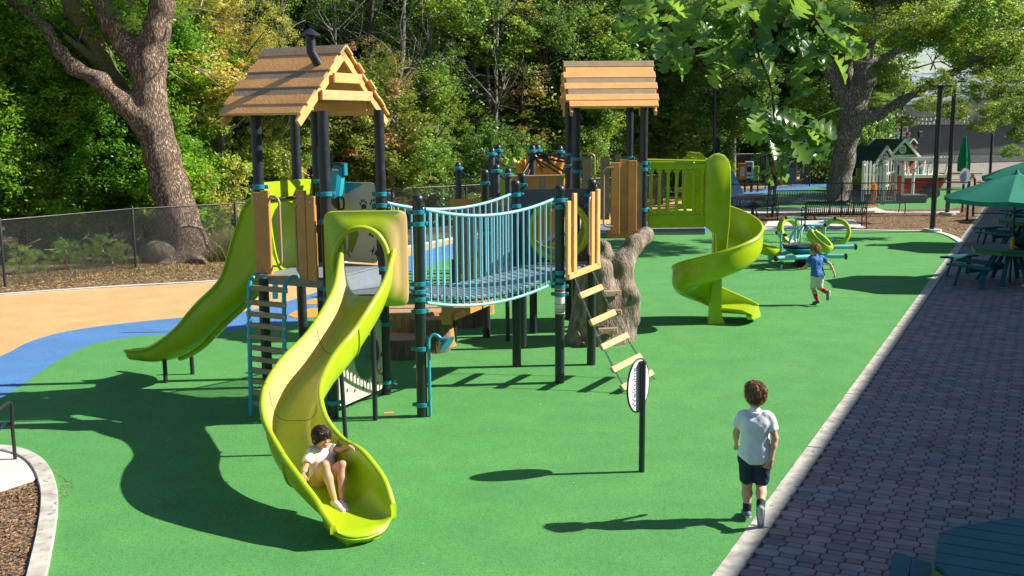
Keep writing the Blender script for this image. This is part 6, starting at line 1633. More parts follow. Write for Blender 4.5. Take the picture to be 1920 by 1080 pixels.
        for sg in (-1, 1):
            for k in range(3): H.cap(hp_(sg*.068, .035-.018*k, .02), hp_(sg*.076, .030-.022*k, -.035-.012*k), q(.012), q(.004), q(.004))
        H.chain([hp_(0, -.08, -.02), hp_(.0, -.105, -.06), hp_(0, -.10, -.13)], [q(.035), q(.03), q(.012)], q(.02))
    elif hairstyle == 'long':
        H.ell(hp_(0, .10, -.060), (q(.085), q(.075), q(.096)), q(.01), Rt, sub=True); H.chain([hp_(0, -.05, -.02), hp_(0, -.07, -.12), hp_(0, -.07, -.2)], [q(.07), q(.06), q(.03)], q(.03))
    P, Q = H.mesh(fv*.8, disp=(q(.0014), lambda X, Y, Z: np.sin(X*330/s+20*Z)+np.sin(Y*260/s+X*90/s))); np_part('hair', P, Q, hair, t, local=True)
    if face or hairstyle == 'short':
        rs_ = np.random.RandomState(9); P = np.array(P); sel = P[rs_.choice(len(P), min(len(P), 1500 if hands else 300), replace=False)]; sm = MB()
        for p in sel:
            n_ = nrm(p-HC); fl = -u*.8+(-f*.5 if hairstyle == 'short' else f*.15)+rs_.normal(0, .35, 3); fl = nrm(fl-n_*(fl@n_)); L_ = q(rs_.uniform(.018, .04)); lift = q(rs_.uniform(.001, .007))
            if hairstyle == 'bangs': L_ *= .8; lift *= .4
            sm.tube([tuple(p-n_*q(.002)), tuple(p+fl*L_*.5+n_*lift), tuple(p+fl*L_+n_*lift*(1.2 if hairstyle == 'short' else .3)-u*q(.004))], [q(.0024), q(.0018), q(.0004)], 3, caps=False)
        part('hair_strands', sm, hair, t, 60, local=True, kind='stuff', fix=False)
    if face:
        for sg in (-1, 1):
            E = SDF(); E.ell(hp_(sg*.030, .0745, .003), (q(.0125), q(.009), q(.0065)), 0, Rt); P, Q = E.mesh(q(.002)); np_part('eye', P, Q, 'eye', t, local=True)
            E = SDF(); E.chain([hp_(sg*.018, .0855, .022), hp_(sg*.032, .082, .026), hp_(sg*.044, .072, .021)], [q(.0025)]*3, 0); P, Q = E.mesh(q(.0018)); np_part('eyebrow', P, Q, hair, t, local=True)
        E = SDF(); E.chain([hp_(-.019, .0865, -.060), hp_(0, .0925, -.0575), hp_(.019, .0865, -.060)], [q(.0035), q(.0055), q(.0035)], q(.004)); P, Q = E.mesh(q(.002)); np_part('mouth', P, Q, 'lip', t, local=True)
    if band:
        S_ = band[0]; wr, el = J['w'+S_], J['e'+S_]; d = nrm(el-wr); m = MB(); m.tube([tuple(wr+d*q(.012)), tuple(wr+d*q(.030))], q(.0225), 20); o = part('wristband', m, band[1], t, 50, local=True)
    return t

# boy walking away along the concrete band
cb = gp(1412, 978)
Jb = dict(pelvis=(0, 0, .60), chest=(-.005, .005, .86), neck=(-.01, .005, .975), head=(-.012, .018, 1.105), sL=(-.120, .005, .925), sR=(.112, .0, .925), eL=(-.160, .045, .765), wL=(-.15, .14, .63), eR=(.158, -.025, .755), wR=(.130, -.075, .585),
    hdR=(-.35, -.12, -.95), pnR=(-.25, .95, .1), curlR=(.5,), sprR=(.6,), hL=(-.062, .0, .57), hR=(.062, .0, .57), kL=(-.058, .045, .325), aL=(-.050, .03, .07), tL=(-.068, .14, .032), kR=(.060, .030, .325), aR=(.052, -.185, .185), tR=(.058, -.145, .045))
boy = person('boy in a white polo shirt and navy shorts walking away along the concrete edge', cb, -.20, Jb, 1.02, .0065, 'skin_fair', 'hair_brown', 'cloth_white', 'cloth_navy', ('cloth_black', .26), 'shoe_blue', 'shoe_sole', face=True, headf=(-.35, 1, .08), sleeves=.50, shirt_z=.075)
# collar of the polo shirt
m = MB(); m.tube([V((-.01+.047*math.cos(a), .0+.047*math.sin(a), .975+.010*math.sin(a)))*1.02 for a in [2*math.pi*i/20 for i in range(20)]], .0095, 8, close=True); part('collar', m, 'cloth_white', boy, 60, local=True)
# girl sitting at the foot of the near slide
def gfl(px, py, z): return gp(px, py, z)
gl = V((-1.60, 8.98, 0)); yaw = math.atan2(-.53, -.85)*1.0
fw = V((.50, -.86, 0)).normalized(); yaw = math.atan2(-fw.x, fw.y)
# local frame: forward = down the slide; pelvis height above the rubber
Jg = dict(pelvis=(0, 0, .395), chest=(.0, -.05, .580), neck=(.0, -.05, .680), head=(.0, -.02, .785), sL=(-.105, -.045, .648), sR=(.105, -.04, .648),
    eR=(.205, .055, .515), wR=(.255, .175, .515), hdR=(.25, .80, -.35), pnR=(-.1, -.2, -1), curlR=(.12,), sprR=(1.1,),
    eL=(-.150, .075, .655), wL=(-.195, .205, .715), hdL=(-.55, .80, -.15), pnL=(0, 0, -1), curlL=(.35,), sprL=(.5,),
    hL=(-.065, .03, .375), hR=(.065, .03, .375), kL=(-.095, .265, .565), aL=(-.02, .42, .265), tL=(-.025, .52, .222), kR=(.075, .255, .595), aR=(.045, .42, .275), tR=(.02, .53, .228))
girl = person('young girl in a pale printed top sitting at the foot of the near lime slide', V((-1.70, 8.93, -.03)), yaw, Jg, .93, .0055, 'skin', 'hair_black', 'cloth_print', 'cloth_pink', None, 'shoe_white', 'shoe_sole', headf=(-.2, 1, -.06), headu=(0, .15, 1), sleeves=.5, shirt_z=.02, band=('R', 'signblue'), hairstyle='bangs')
# running child
cr_ = gp(1531, 572)
Jr = dict(pelvis=(0, 0, .60), chest=(-.005, .05, .85), neck=(-.01, .07, .965), head=(-.015, .10, 1.085), sL=(-.12, .09, .93), sR=(.12, .04, .93), eL=(-.20, .10, .76), wL=(-.24, .22, .70), hdL=(-.4, .9, -.1), pnL=(.3, 0, -1), eR=(.21, -.10, .80), wR=(.27, -.16, .63), hdR=(.1, -.1, -1), pnR=(-1, .1, 0),
    hL=(-.06, .0, .57), hR=(.06, .0, .57), kL=(-.05, .07, .33), aL=(.01, -.02, .08), tL=(.01, .09, .03), kR=(.07, .02, .33), aR=(.085, -.22, .27), tR=(.085, -.22, .16))
person('small child in a blue shirt, white shorts and red socks running on the rubber', cr_, .38, Jr, .965, .008, 'skin_fair', 'hair_sandy', 'cloth_blue', 'cloth_pale', ('cloth_red', .72), 'shoe_blue', 'shoe_sole', headf=(-.75, .8, -.1), sleeves=.5, shirt_z=.05)
# adult standing beyond the benches
Ja = dict(pelvis=(0, 0, .60), chest=(0, .0, .86), neck=(0, 0, .975), head=(0, .01, 1.095), sL=(-.125, 0, .945), sR=(.125, 0, .945), eL=(-.16, .0, .76), wL=(-.15, .10, .62), eR=(.16, .0, .76), wR=(.13, .12, .68), hL=(-.065, 0, .57), hR=(.065, 0, .57), kL=(-.085, .0, .32), aL=(-.10, -.01, .07), tL=(-.12, .1, .03), kR=(.085, 0, .32), aR=(.10, -.01, .07), tR=(.12, .1, .03))
ca = gp(1447, 383); person('adult in a black top and jeans standing in the shade behind the benches', ca, 0.2, Ja, 1.36, .012, 'skin', 'hair_red', 'cloth_black', 'cloth_jeans', None, 'shoe_white', None, pants=True, hands=True, face=False, hairstyle='long', sleeves=.4)
Js = dict(pelvis=(0, 0, .12), chest=(0, .05, .36), neck=(0, .09, .47), head=(0, .13, .59), sL=(-.12, .08, .44), sR=(.12, .08, .44), eL=(-.16, .16, .27), wL=(-.12, .26, .12), eR=(.16, .16, .27), wR=(.14, .26, .12), hL=(-.07, .02, .10), hR=(.07, .02, .10), kL=(-.12, .26, .16), aL=(-.12, .44, -.02), tL=(-.12, .53, -.04), kR=(.12, .26, .16), aR=(.12, .44, -.02), tR=(.12, .53, -.04))
cs = dp(1697, 276, 51.6); person('red haired child in a grey shirt sitting up on the red playhouse roof', cs, -1.3, Js, 1.05, .014, 'skin_fair', 'hair_red', 'cloth_grey', 'cloth_navy', None, 'shoe_blue', None, face=False, sleeves=.4)
ck = dp(1724, 331, 46.0); Jk = {k: tuple(v) for k, v in Ja.items()}; Jk.update(eL=(-.26, .05, .90), wL=(-.38, .12, .93), neck=(-.02, .03, .97), head=(-.03, .06, 1.09))
person('child in a dark green shirt leaning out over the red play vehicle', V((ck.x, ck.y, .42)), .5, Jk, 1.0, .013, 'skin_fair', 'hair_red', 'cloth_darkgreen', 'cloth_navy', None, 'shoe_blue', None, face=False, sleeves=.45)
# adult sitting at the picnic table, mostly out of frame
Jp = dict(pelvis=(0, 0, .42), chest=(0, .04, .68), neck=(0, .06, .80), head=(0, .08, .93), sL=(-.13, .05, .77), sR=(.13, .05, .77), eL=(-.19, .14, .60), wL=(-.15, .34, .50), eR=(.18, .13, .60), wR=(.17, .30, .44), hdR=(-.1, 1, -.3), pnR=(0, 0, -1), hL=(-.08, .03, .40), hR=(.08, .03, .40), kL=(-.10, .34, .40), aL=(-.10, .36, .08), tL=(-.10, .47, .03), kR=(.10, .34, .40), aR=(.10, .36, .08), tR=(.10, .47, .03))
person('adult in black sitting at the picnic table at the right edge of the frame', V((11.15, 21.0, -.02)), .75, Jp, 1.28, .012, 'skin', 'hair_black', 'cloth_black', 'cloth_black', None, 'shoe_white', None, pants=True, face=False, sleeves=.45)
# ---------------------------------------------------------------- foliage
def leaf_ball(seed, nclump, nleaf, leaf=.05, cl=.17, hollow=.45, squash=1.0, asp=.45, holes=3):
    """unit-radius crown of leaf-sized faces gathered in clumps, with gaps"""
    r = np.random.RandomState(seed); C = r.normal(size=(nclump*3, 3)); C /= np.linalg.norm(C, axis=1)[:, None]
    C *= (hollow+(1-hollow)*r.uniform(0, 1, (len(C), 1))**.6)
    H = r.normal(size=(holes, 3)); H /= np.linalg.norm(H, axis=1)[:, None]; H *= .85
    keep = np.ones(len(C), bool)
    for h_ in H: keep &= np.linalg.norm(C-h_, axis=1) > .38
    lump = 1+.16*np.sin(C[:, 0]*5+seed)+.14*np.sin(C[:, 2]*6+C[:, 1]*4+seed*2)
    C = (C*lump[:, None])[keep][:nclump]
    n = len(C)*nleaf; cs = cl*r.uniform(.6, 1.4, (len(C), 1))
    P = np.repeat(C, nleaf, 0)+r.normal(size=(n, 3))*np.repeat(cs, nleaf, 0)*np.array([.6, .6, .42])
    N = P-np.repeat(C, nleaf, 0); N /= np.linalg.norm(N, axis=1)[:, None]+1e-6
    N = N*.7+r.normal(size=(n, 3))*.7+np.array([0, 0, .75]); N /= np.linalg.norm(N, axis=1)[:, None]
    T = np.cross(N, r.normal(size=(n, 3))); T /= np.linalg.norm(T, axis=1)[:, None]; B = np.cross(N, T)
    L_ = leaf*r.uniform(.6, 1.35, (n, 1)); W_ = L_*asp
    V4 = np.stack([P-T*L_*.5, P+B*W_*.5+T*L_*.05-N*L_*.06, P+T*L_*.5-N*L_*.12, P-B*W_*.5+T*L_*.05-N*L_*.06], 1).reshape(-1, 3)
    V4[:, 2] *= squash
    return V4.astype(np.float32), np.arange(n*4, dtype=np.int32).reshape(-1, 4)
BALLS = [leaf_ball(s_, 140, 62, .095, .17, asp=.42) for s_ in (1, 2, 3)]+[leaf_ball(s_, 110, 52, .105, .2, holes=5, asp=.6) for s_ in (4, 5)]+[leaf_ball(s_, 70, 60, .06, .15, holes=6) for s_ in (6, 7)]
BM = {}
def ball_mesh(k, m_):
    if (k, m_) not in BM: BM[(k, m_)] = np_mesh('foliage', *BALLS[k], m_, False)
    return BM[(k, m_)]
def limbs(rng, base, top, r0, nb=7, spread=1.6, seglen=.9, twigs=True):
    m = MB(); base, top = V(base), V(top); pts = []; n = 7
    off = V((rng.uniform(-.25, .25), rng.uniform(-.25, .25), 0))
    for i in range(n+1):
        t = i/n; pts.append(base.lerp(top, t)+off*math.sin(t*math.pi*1.5)+V((rng.uniform(-.06, .06), rng.uniform(-.06, .06), 0)))
    m.tube(pts, [r0*(1.25 if i == 0 else 1-.65*i/n) for i in range(n+1)], 9)
    for b in range(nb):
        t = rng.uniform(.35, .98); p = base.lerp(top, t)+off*math.sin(t*math.pi*1.5); a = rng.uniform(0, 6.28); L_ = spread*rng.uniform(.6, 1.2); d = V((math.cos(a), math.sin(a), rng.uniform(.2, 1.0))).normalized()
        q = [p]; 
        for k in range(4): d = (d+V((rng.uniform(-.3, .3), rng.uniform(-.3, .3), rng.uniform(-.1, .25)))).normalized(); q.append(q[-1]+d*L_/4)
        rb = r0*(1-.65*t)*.55; m.tube(q, [rb, rb*.8, rb*.6, rb*.4, rb*.2], 6)
        if twigs:
            for _ in range(3):
                s_ = rng.choice(q[1:]); dd = V((rng.uniform(-1, 1), rng.uniform(-1, 1), rng.uniform(-.3, .9))).normalized(); m.tube([s_, s_+dd*.35+V((0, 0, .05)), s_+dd*.8], [rb*.3, rb*.2, .006], 4)
    return m
def tree(x, y, h, lobes, trunk_r, leaf, label, seed, ball=None, bark='bark_dark', name='tree', cat='tree', group=None, crown_base=None, spread=1.6, lean=0, nb=7):
    """lobes: list of (dx, dy, z, rx, rz)"""
    rng = random.Random(seed); t = thing(name, label, cat, (x, y, 0), group)
    part('trunk', limbs(rng, (x, y, -.1), (x+lean, y, h), trunk_r, nb, spread), bark, t, 60, fix=False)
    for (dx, dy, z, rx, rz) in lobes:
        k = rng.choice(ball or [0, 1, 2]); mm = leaf if isinstance(leaf, str) else rng.choice(leaf)
        o = bpy.data.objects.new('foliage', ball_mesh(k, mm)); COL.objects.link(o); o.parent = t; o.location = (dx, dy, z); o.scale = (rx, rx*rng.uniform(.85, 1.1), rz); o.rotation_euler = (rng.uniform(-.3, .3), rng.uniform(-.3, .3), rng.uniform(0, 6.28))
    return t
def X_at(px, y): return (px-960)/F*y*1.012
rg = random.Random(11)
def lob(n, w_, z0, z1, r0, r1, seed):
    q = random.Random(seed); return [(q.uniform(-w_, w_), q.uniform(-w_*.5, w_*.5), z0+(z1-z0)*(i+.5)/n+q.uniform(-.3, .3), q.uniform(r0, r1), q.uniform(r0, r1)*.8) for i in range(n)]
W1 = [(60, 'leaf_laurel'), (150, 'leaf_laurel'), (250, 'leaf_laurel')]
# row of laurels behind the left fence
lw_ = ['first', 'second', 'third', 'fourth', 'fifth', 'sixth', 'seventh']
for i, (px, y, h) in enumerate([(-140, 25.5, 6.5), (-40, 26.5, 7.2), (50, 27.2, 7.6), (140, 28.0, 6.4), (215, 28.6, 6.6), (290, 29.2, 6.2)]):
    x = X_at(px, y); tree(x, y, h*.8, lob(8, .95, .6, h, 1.05, 1.5, i), .10, 'leaf_laurel', f'glossy green laurel thicket behind the left fence, {lw_[i]} from the left edge', 40+i, [0, 1, 2], 'bark_dark', 'laurel', 'shrub', 'laurels behind the left fence')
# low growth at the foot of the fence
for i, (px, y) in enumerate([(40, 24.6), (130, 25.2), (205, 25.8), (420, 29.5)]):
    x = X_at(px, y); tree(x, y, .5, [(0, 0, .35, .45, .42), (.4, .15, .25, .33, .3)], .02, 'leaf_mid', f'low leafy bush at the foot of the left fence, {lw_[i]} from the left', 60+i, [5, 6], 'twig', 'bush', 'shrub', 'low bushes along the left fence', nb=2, spread=.4)
# yellow green and turning trees behind the near tower
YT = [(355, 30, 7.2, 'leaf_yellow', 'tall pale yellow green tree just right of the big leaning trunk'), (430, 31, 7.5, 'leaf_yellow', 'yellow green tree left of the near plank roof'), (470, 35, 8.6, 'leaf_mid', 'taller mid green tree rising over the near plank roof from behind'),
      (530, 31.5, 6.0, 'leaf_yellow', 'yellow green tree seen between the posts of the near tower'), (640, 33, 5.2, 'leaf_turning', 'bronze turning tree behind the box on the near tower'),
      (745, 33.5, 5.4, 'leaf_turning', 'rust tinged tree just right of the near plank roof'), (800, 36, 7.6, 'leaf_mid', 'green and gold tree above the hanging bridge'), (700, 38, 8.6, 'leaf_dark', 'tall dark tree over the ridge of the near roof')]
for i, (px, y, h, lf, lb_) in enumerate(YT):
    x = X_at(px, y); tree(x, y, h*.9, lob(8, 1.15, 1.5, h, .85, 1.3, 70+i), .11, [lf, lf, 'leaf_mid' if lf != 'leaf_dark' else lf], lb_, 80+i, [3, 4, 5, 6], 'twig' if i % 2 else 'bark_dark', 'tree', 'tree', None, spread=2.4, nb=13)
for i, (px, y, h) in enumerate([(350, 31.5, 2.4), (430, 32, 2.2), (520, 33, 2.4), (600, 33.5, 2.3), (690, 34.5, 2.5), (775, 35, 2.4), (850, 36, 2.4), (930, 37, 2.6), (1010, 38, 2.4), (1090, 39.5, 2.6), (1170, 41, 2.5)]):
    x = X_at(px, y); tree(x, y, h*.6, lob(3, .9, .5, h, .95, 1.3, 90+i), .04, 'leaf_dark' if i % 3 else 'leaf_mid', f'dark undergrowth bush behind the fence, {["first","second","third","fourth","fifth","sixth","seventh","eighth","ninth","tenth","eleventh"][i]} from the leaning trunk', 110+i, [0, 1, 2], 'bark_dark', 'bush', 'shrub', 'undergrowth behind the long fence', nb=3, spread=.6)
# woods behind the bridge and the far tower
CT = [(860, 39, 9.0, 'leaf_mid'), (905, 44, 10.5, 'leaf_mid'), (960, 40, 8.2, 'leaf_turning'), (1010, 45, 10.5, 'leaf_mid'), (1055, 41, 7.6, 'leaf_mid'), (1120, 43, 9.0, 'leaf_dark'), (1170, 46, 10.6, 'leaf_mid'), (1235, 44, 8.0, 'leaf_dark'), (1300, 49, 9.5, 'leaf_dark'), (1370, 54, 10.5, 'leaf_mid'), (1440, 58, 11, 'leaf_dark'), (1500, 62, 11.5, 'leaf_mid'), (1555, 66, 11, 'leaf_yellow')]
WH = ['above the left end of the hanging bridge', 'rising over the middle of the hanging bridge', 'with rusty tips behind the net climber', 'tallest left of the far plank roof', 'directly left of the far tower posts', 'seen through the far tower', 'above the far plank roof', 'right of the far plank roof', 'behind the spiral slide hood', 'behind the play sign boards', 'behind the hanging oak leaves', 'left of the big grey oak', 'pale and sunlit at the left end of the grey building']
for i, (px, y, h, lf) in enumerate(CT):
    x = X_at(px, y); tree(x, y, h*.92, lob(9, 1.5, 2.2, h, 1.05, 1.65, 130+i), .16, [lf, 'leaf_dark', lf], 'woodland tree '+WH[i], 150+i, [3, 4, 0, 5], 'bark_dark' if i % 3 else 'twig', 'tree', 'tree', None, spread=3.0, nb=12)
for i, (px, y, h) in enumerate([(1260, 52, 3), (1345, 60, 3), (1410, 64, 3), (1475, 68, 3), (1540, 74, 3.4), (1590, 80, 4)]):
    x = X_at(px, y); tree(x, y, h*.6, lob(3, 1.4, .6, h, 1.5, 2.0, 190+i), .05, 'leaf_dark', f'shaded bush at the back of the far play area, {lw_[i]} from the left', 200+i, [0, 1, 2], 'bark_dark', 'bush', 'shrub', 'bushes at the back of the far play area', nb=3)
# dark back rows that close the wood
q = random.Random(5); k = 0
for row, (y, h, n, a, b) in enumerate([(46, 11.5, 13, -260, 900), (60, 15, 15, -250, 1620), (80, 20, 13, -300, 1640)]):
    for i in range(n):
        px = a+(b-a)*(i+.5)/n+q.uniform(-20, 20); yy = y+q.uniform(-2, 2); x = X_at(px, yy); sc_r = 2.0+row*.7
        tree(x, yy, h*.9, [(q.uniform(-1.6, 1.6), q.uniform(-1, 1), h*(.12+.88*(j+.5)/8), q.uniform(sc_r, sc_r*1.3), q.uniform(sc_r*.8, sc_r*1.1)) for j in range(8)], .22, ['leaf_dark', 'leaf_mid', 'leaf_dark'],
             'tall deep shaded tree in the back rows of the wood', 300+k, [0, 1, 2], 'bark_dark', 'tree', 'tree', 'tall trees in the back rows of the wood', spread=2.5); k += 1
# rising ground added behind the wood to block light at the horizon
hm = MB(); nx_, ny_ = 50, 20; 
for j in range(ny_+1):
    for i in range(nx_+1):
        x = -90+i*(130)/nx_; y = 48+j*6.0; z_ = -.5+max(0, (y-52))*.19*min(1, max(0, (12-x+(y-60)*.22)/12))+(.5*math.sin(x*.3)*math.sin(y*.23) if x < 8 else -.1); hm.v.append((x, y, z_-.0 if j else -.6))
for j in range(ny_):
    for i in range(nx_): a_ = j*(nx_+1)+i; hm.f.append((a_, a_+1, a_+nx_+2, a_+nx_+1))
struct('horizon_block', hm, 'dirt', 60)
# bare slim trunks standing out in the wood
for i, (px, y, r_, l_) in enumerate([(835, 36, .17, -.6), (880, 38, .15, .5), (905, 39, .12, .3), (690, 35, .14, .5), (945, 38, .10, -.2), (1215, 43, .0, 0), (1285, 45, .0, 0), (560, 33, .09, -.3), (620, 34, .08, .6), (1000, 40, .10, .8), (1110, 42, .12, -.5), (455, 31.5, .09, .5), (1150, 42.5, .15, .2), (1335, 49, .2, -.3), (735, 34, .11, .9), (1060, 41, .13, .3)]):
    if r_ == 0: continue
    x = X_at(px, y); rr = random.Random(400+i); t = thing('bare_tree', f'slim {"dark" if i % 2 else "grey"} bare stemmed tree in the wood, ' + ['above the bridge left end', 'second trunk over the bridge middle', 'third thin trunk over the bridge', 'beside the right post of the near tower', 'left of the thin arm lamp', '', '', 'between the near tower posts', 'behind the near tower box', 'above the orange climbing panel', 'behind the far tower posts', 'left of the near roof', 'behind the far plank roof', 'left of the hanging oak leaves', 'by the near roof', 'just left of the far plank roof'][i], 'tree', (x, y, 0))
    part('trunk', limbs(rr, (x, y, -.1), (x+l_, y, 10), r_, 16, 2.6), 'bark_dark' if i % 2 else 'bark_grey', t, 60, fix=False)
def forked_tree(px, py, y, s_, label, seed, bark='bark_grey'):
    b = gp(px, py); t = thing('tree', label, 'tree', tuple(b)); m = MB(); D_ = lambda a, c_, dy=0: tuple(dp(a, c_, b.y+dy)); return b, t, D_
b, t, D_ = forked_tree(1275, 345, 0, 1, 'forked dark tree right of the far plank roof, limbs spreading in a V', 1)
S_ = SDF(); S_.chain([tuple(b), D_(1272, 300), D_(1278, 250)], [.42, .34, .33], .15).chain([D_(1278, 250), D_(1262, 200), D_(1258, 140), D_(1240, 60), D_(1225, 0)], [.24, .2, .17, .13, .1], .15).chain([D_(1278, 250), D_(1300, 200, .5), D_(1340, 170, .8), D_(1400, 120, 1), D_(1450, 80, 1)], [.22, .17, .14, .11, .08], .15).chain([D_(1280, 240), D_(1320, 150, -.5), D_(1335, 60, -.6), D_(1345, -20)], [.2, .16, .13, .1], .15)
P, Q = S_.mesh(.07, disp=(.03, sines(6, 8))); np_part('trunk', P, Q, 'bark_grey', t)
for i, (px, py, dy, rx) in enumerate([(1230, 20, 0, 1.7), (1330, 10, 1, 1.8), (1420, 70, 1, 1.6), (1200, 110, .6, 1.3), (1470, 20, 2, 1.8), (1290, 90, 2.5, 1.2)]):
    q_ = dp(px, py, b.y+dy+1); o = bpy.data.objects.new('foliage', ball_mesh(i % 3, 'leaf_dark' if i % 2 else 'leaf_mid')); COL.objects.link(o); o.parent = t; o.location = q_-b; o.scale = (rx, rx, rx*.75); o.rotation_euler = (0, 0, i)
# ---------------------------------------------------------------- big leaning tree on the left
LT = thing('leaning_oak', 'big rough barked oak leaning left behind the chain link fence', 'tree', tuple(gp(352, 485)))
y = 26.9; D_ = lambda a, c_, dy=0: tuple(dp(a, c_, y+dy)); px2 = y/F
S_ = SDF()
S_.chain([D_(357, 492), D_(350, 455), D_(332, 400), D_(318, 350), D_(303, 290), D_(288, 235), D_(280, 180), D_(280, 120)], [47.0*px2*.9, 37.0*px2, 35.3*px2, 33.6*px2, 31.9*px2, 30.2*px2, 28.6*px2, 27.7*px2], .18)
S_.chain([D_(280, 120), D_(292, 60), D_(304, 10), D_(312, -60), D_(330, -140)], [26.0*px2, 22.7*px2, 19.3*px2, 15.1*px2, 10.1*px2], .25)
S_.chain([D_(278, 150), D_(240, 90), D_(208, 40), D_(185, -10), D_(160, -70)], [21.8*px2, 19.3*px2, 16.8*px2, 14.3*px2, 8.4*px2], .25)
S_.chain([D_(262, 225, -.2), D_(228, 190, -.35), D_(190, 152, -.45), D_(140, 128, -.5), D_(115, 100, -.4), D_(85, 55, -.3), D_(45, 18, -.2), D_(0, -10), D_(-60, -50)], [20.2*px2, 16.8*px2, 14.3*px2, 11.8*px2, 10.9*px2, 10.1*px2, 9.2*px2, 7.6*px2, 5.0*px2], .2)
S_.ell(D_(192, 158, -.85), (.16, .16, .16), .1)
S_.chain([D_(365, 490, -.5), D_(385, 492, -.9)], [.2, .08], .3).chain([D_(335, 488, -.5), D_(300, 497, -1.0)], [.2, .07], .3).chain([D_(395, 480), D_(420, 485)], [.15, .06], .3)
P, Q = S_.mesh(.048, disp=(.022, sines(13, 5))); np_part('trunk', P, Q, 'bark', LT)
S_ = SDF(); S_.chain([D_(252, 208, .1), D_(215, 160, .3), D_(190, 110, .4), D_(168, 60, .4), D_(140, 20, .4), D_(110, -30, .4)], [19*px2, 18*px2, 19*px2, 18*px2, 15*px2, 11*px2], .2).chain([D_(185, 120, .2), D_(150, 90, 0), D_(122, 68, -.1)], [.12, .1, .06], .08)
P, Q = S_.mesh(.045, disp=(.022, sines(12, 6))); np_part('mossy_limb', P, Q, 'moss', LT)
rb = random.Random(3); m = MB()
for k in range(34):
    p = V(D_(rb.uniform(0, 420), rb.uniform(-60, 130), rb.uniform(-.5, 1))); d = V((rb.uniform(-1, 1), rb.uniform(-.5, .5), rb.uniform(-.4, .8))).normalized(); L_ = rb.uniform(.5, 1.6)
    m.tube([p, p+d*L_*.5+V((0, 0, rb.uniform(-.1, .1))), p+d*L_], [.022, .014, .005], 4)
part('twigs', m, 'twig', LT, 60, fix=False, kind='stuff')
for i, (px, py, dy, rx) in enumerate([(60, -190, 0, 1.4), (180, -200, 1, 1.5), (300, -200, 0, 1.6), (410, -180, .5, 1.4), (235, 10, -.4, .5), (245, 45, -.5, .33), (350, -20, 1.2, .8), (20, 0, 1, .5)]):
    q_ = dp(px, py, y+dy); o = bpy.data.objects.new('foliage', ball_mesh((i % 3) if rx > 1 else 5+i % 2, 'leaf_oak')); COL.objects.link(o); o.parent = LT; o.location = q_-V(LT['_loc']); o.scale = (rx, rx, rx*.75); o.rotation_euler = (0, 0, i*1.3)
# boulder, dry grass and fallen branches by its foot
S_ = SDF(); c = gp(298, 492); S_.ell((c.x, c.y+.3, .18), (.62, .45, .42), .1).ell((c.x+.4, c.y+.2, .05), (.5, .4, .26), .2); P, Q = S_.mesh(.035, disp=(.05, sines(7, 9))); bo = MB(); bo.v = [tuple(p) for p in P]; bo.f = [tuple(q) for q in Q]; single('boulder', bo, 'rock', 'mossy brown boulder behind the fence at the foot of the leaning oak', 'rock', smooth=60)
def grass(name, poly, n, h, m_, z=0):
    rr = np.random.RandomState(4); v = []; f = []
    for _ in range(n):
        x, y_ = rnd(poly); a_ = rr.uniform(0, 6.28); hh = h*rr.uniform(.4, 1.2); lx, ly = rr.normal(0, .35*hh, 2); w_ = .008; dx, dy = math.cos(a_)*w_, math.sin(a_)*w_; o_ = len(v)
        v += [(x-dx, y_-dy, z), (x+dx, y_+dy, z), (x+lx*.4+dx*.7, y_+ly*.4+dy*.7, z+hh*.6), (x+lx*.4-dx*.7, y_+ly*.4-dy*.7, z+hh*.6), (x+lx, y_+ly, z+hh)]; f += [(o_, o_+1, o_+2, o_+3), (o_+3, o_+2, o_+4)]
    mb = MB(); mb.v = v; mb.f = f; return struct(name, mb, m_, 0, 'stuff')
grass('dry_grass', P2([(-100, 545), (440, 505), (640, 480), (640, 430), (430, 470), (-100, 515)]), 4500, .09, 'grass', -.02)
grass('dry_grass', P2([(380, 490), (450, 490), (450, 455), (385, 455)]), 2500, .55, 'grass', -.02)
grass('far_dry_grass', P2([(1350, 322), (1640, 330), (1640, 318), (1350, 312)]), 5000, .4, 'grass', -.02)
# ---------------------------------------------------------------- big grey oak on the right
RO = thing('grey_oak', 'big grey oak with spreading limbs behind the slatted benches', 'tree', tuple(gp(1574, 382)))
y = V(RO['_loc']).y; px2 = y/F
S_ = SDF()
S_.chain([D_(1574, 384), D_(1573, 350), D_(1582, 300), D_(1590, 250), D_(1600, 215)], [25*px2, 20*px2, 19*px2, 20*px2, 23*px2], .3)
S_.chain([D_(1600, 215), D_(1580, 175), D_(1560, 140), D_(1545, 100), D_(1540, 40), D_(1530, -20)], [14*px2, 12*px2, 10*px2, 8*px2, 7*px2, 5*px2], .3)
S_.chain([D_(1605, 212), D_(1612, 160), D_(1618, 110), D_(1640, 50), D_(1665, -20)], [15*px2, 14*px2, 13*px2, 11*px2, 8*px2], .3)
S_.chain([D_(1612, 205), D_(1632, 150), D_(1640, 120), D_(1690, 90), D_(1740, 60), D_(1800, 20), D_(1850, -20)], [11*px2, 9*px2, 8*px2, 7*px2, 6*px2, 5*px2, 3*px2], .2)
S_.chain([D_(1618, 222), D_(1650, 212), D_(1690, 190), D_(1720, 172, -1), D_(1780, 140, -2), D_(1850, 100, -3), D_(1930, 72, -3)], [13*px2, 10*px2, 8*px2, 7*px2, 6*px2, 5*px2, 4*px2], .25)
S_.chain([D_(1600, 200), D_(1590, 150, .8), D_(1585, 90, 1), D_(1600, 20, 1)], [11*px2, 10*px2, 8*px2, 6*px2], .25)
S_.chain([D_(1550, 120), D_(1500, 60), D_(1460, 30)], [.16, .12, .08], .2).chain([D_(1640, 60), D_(1720, 20), D_(1800, -10)], [.18, .12, .08], .2).chain([D_(1575, 384, -.6), D_(1560, 388, -1)], [.3, .1], .3)
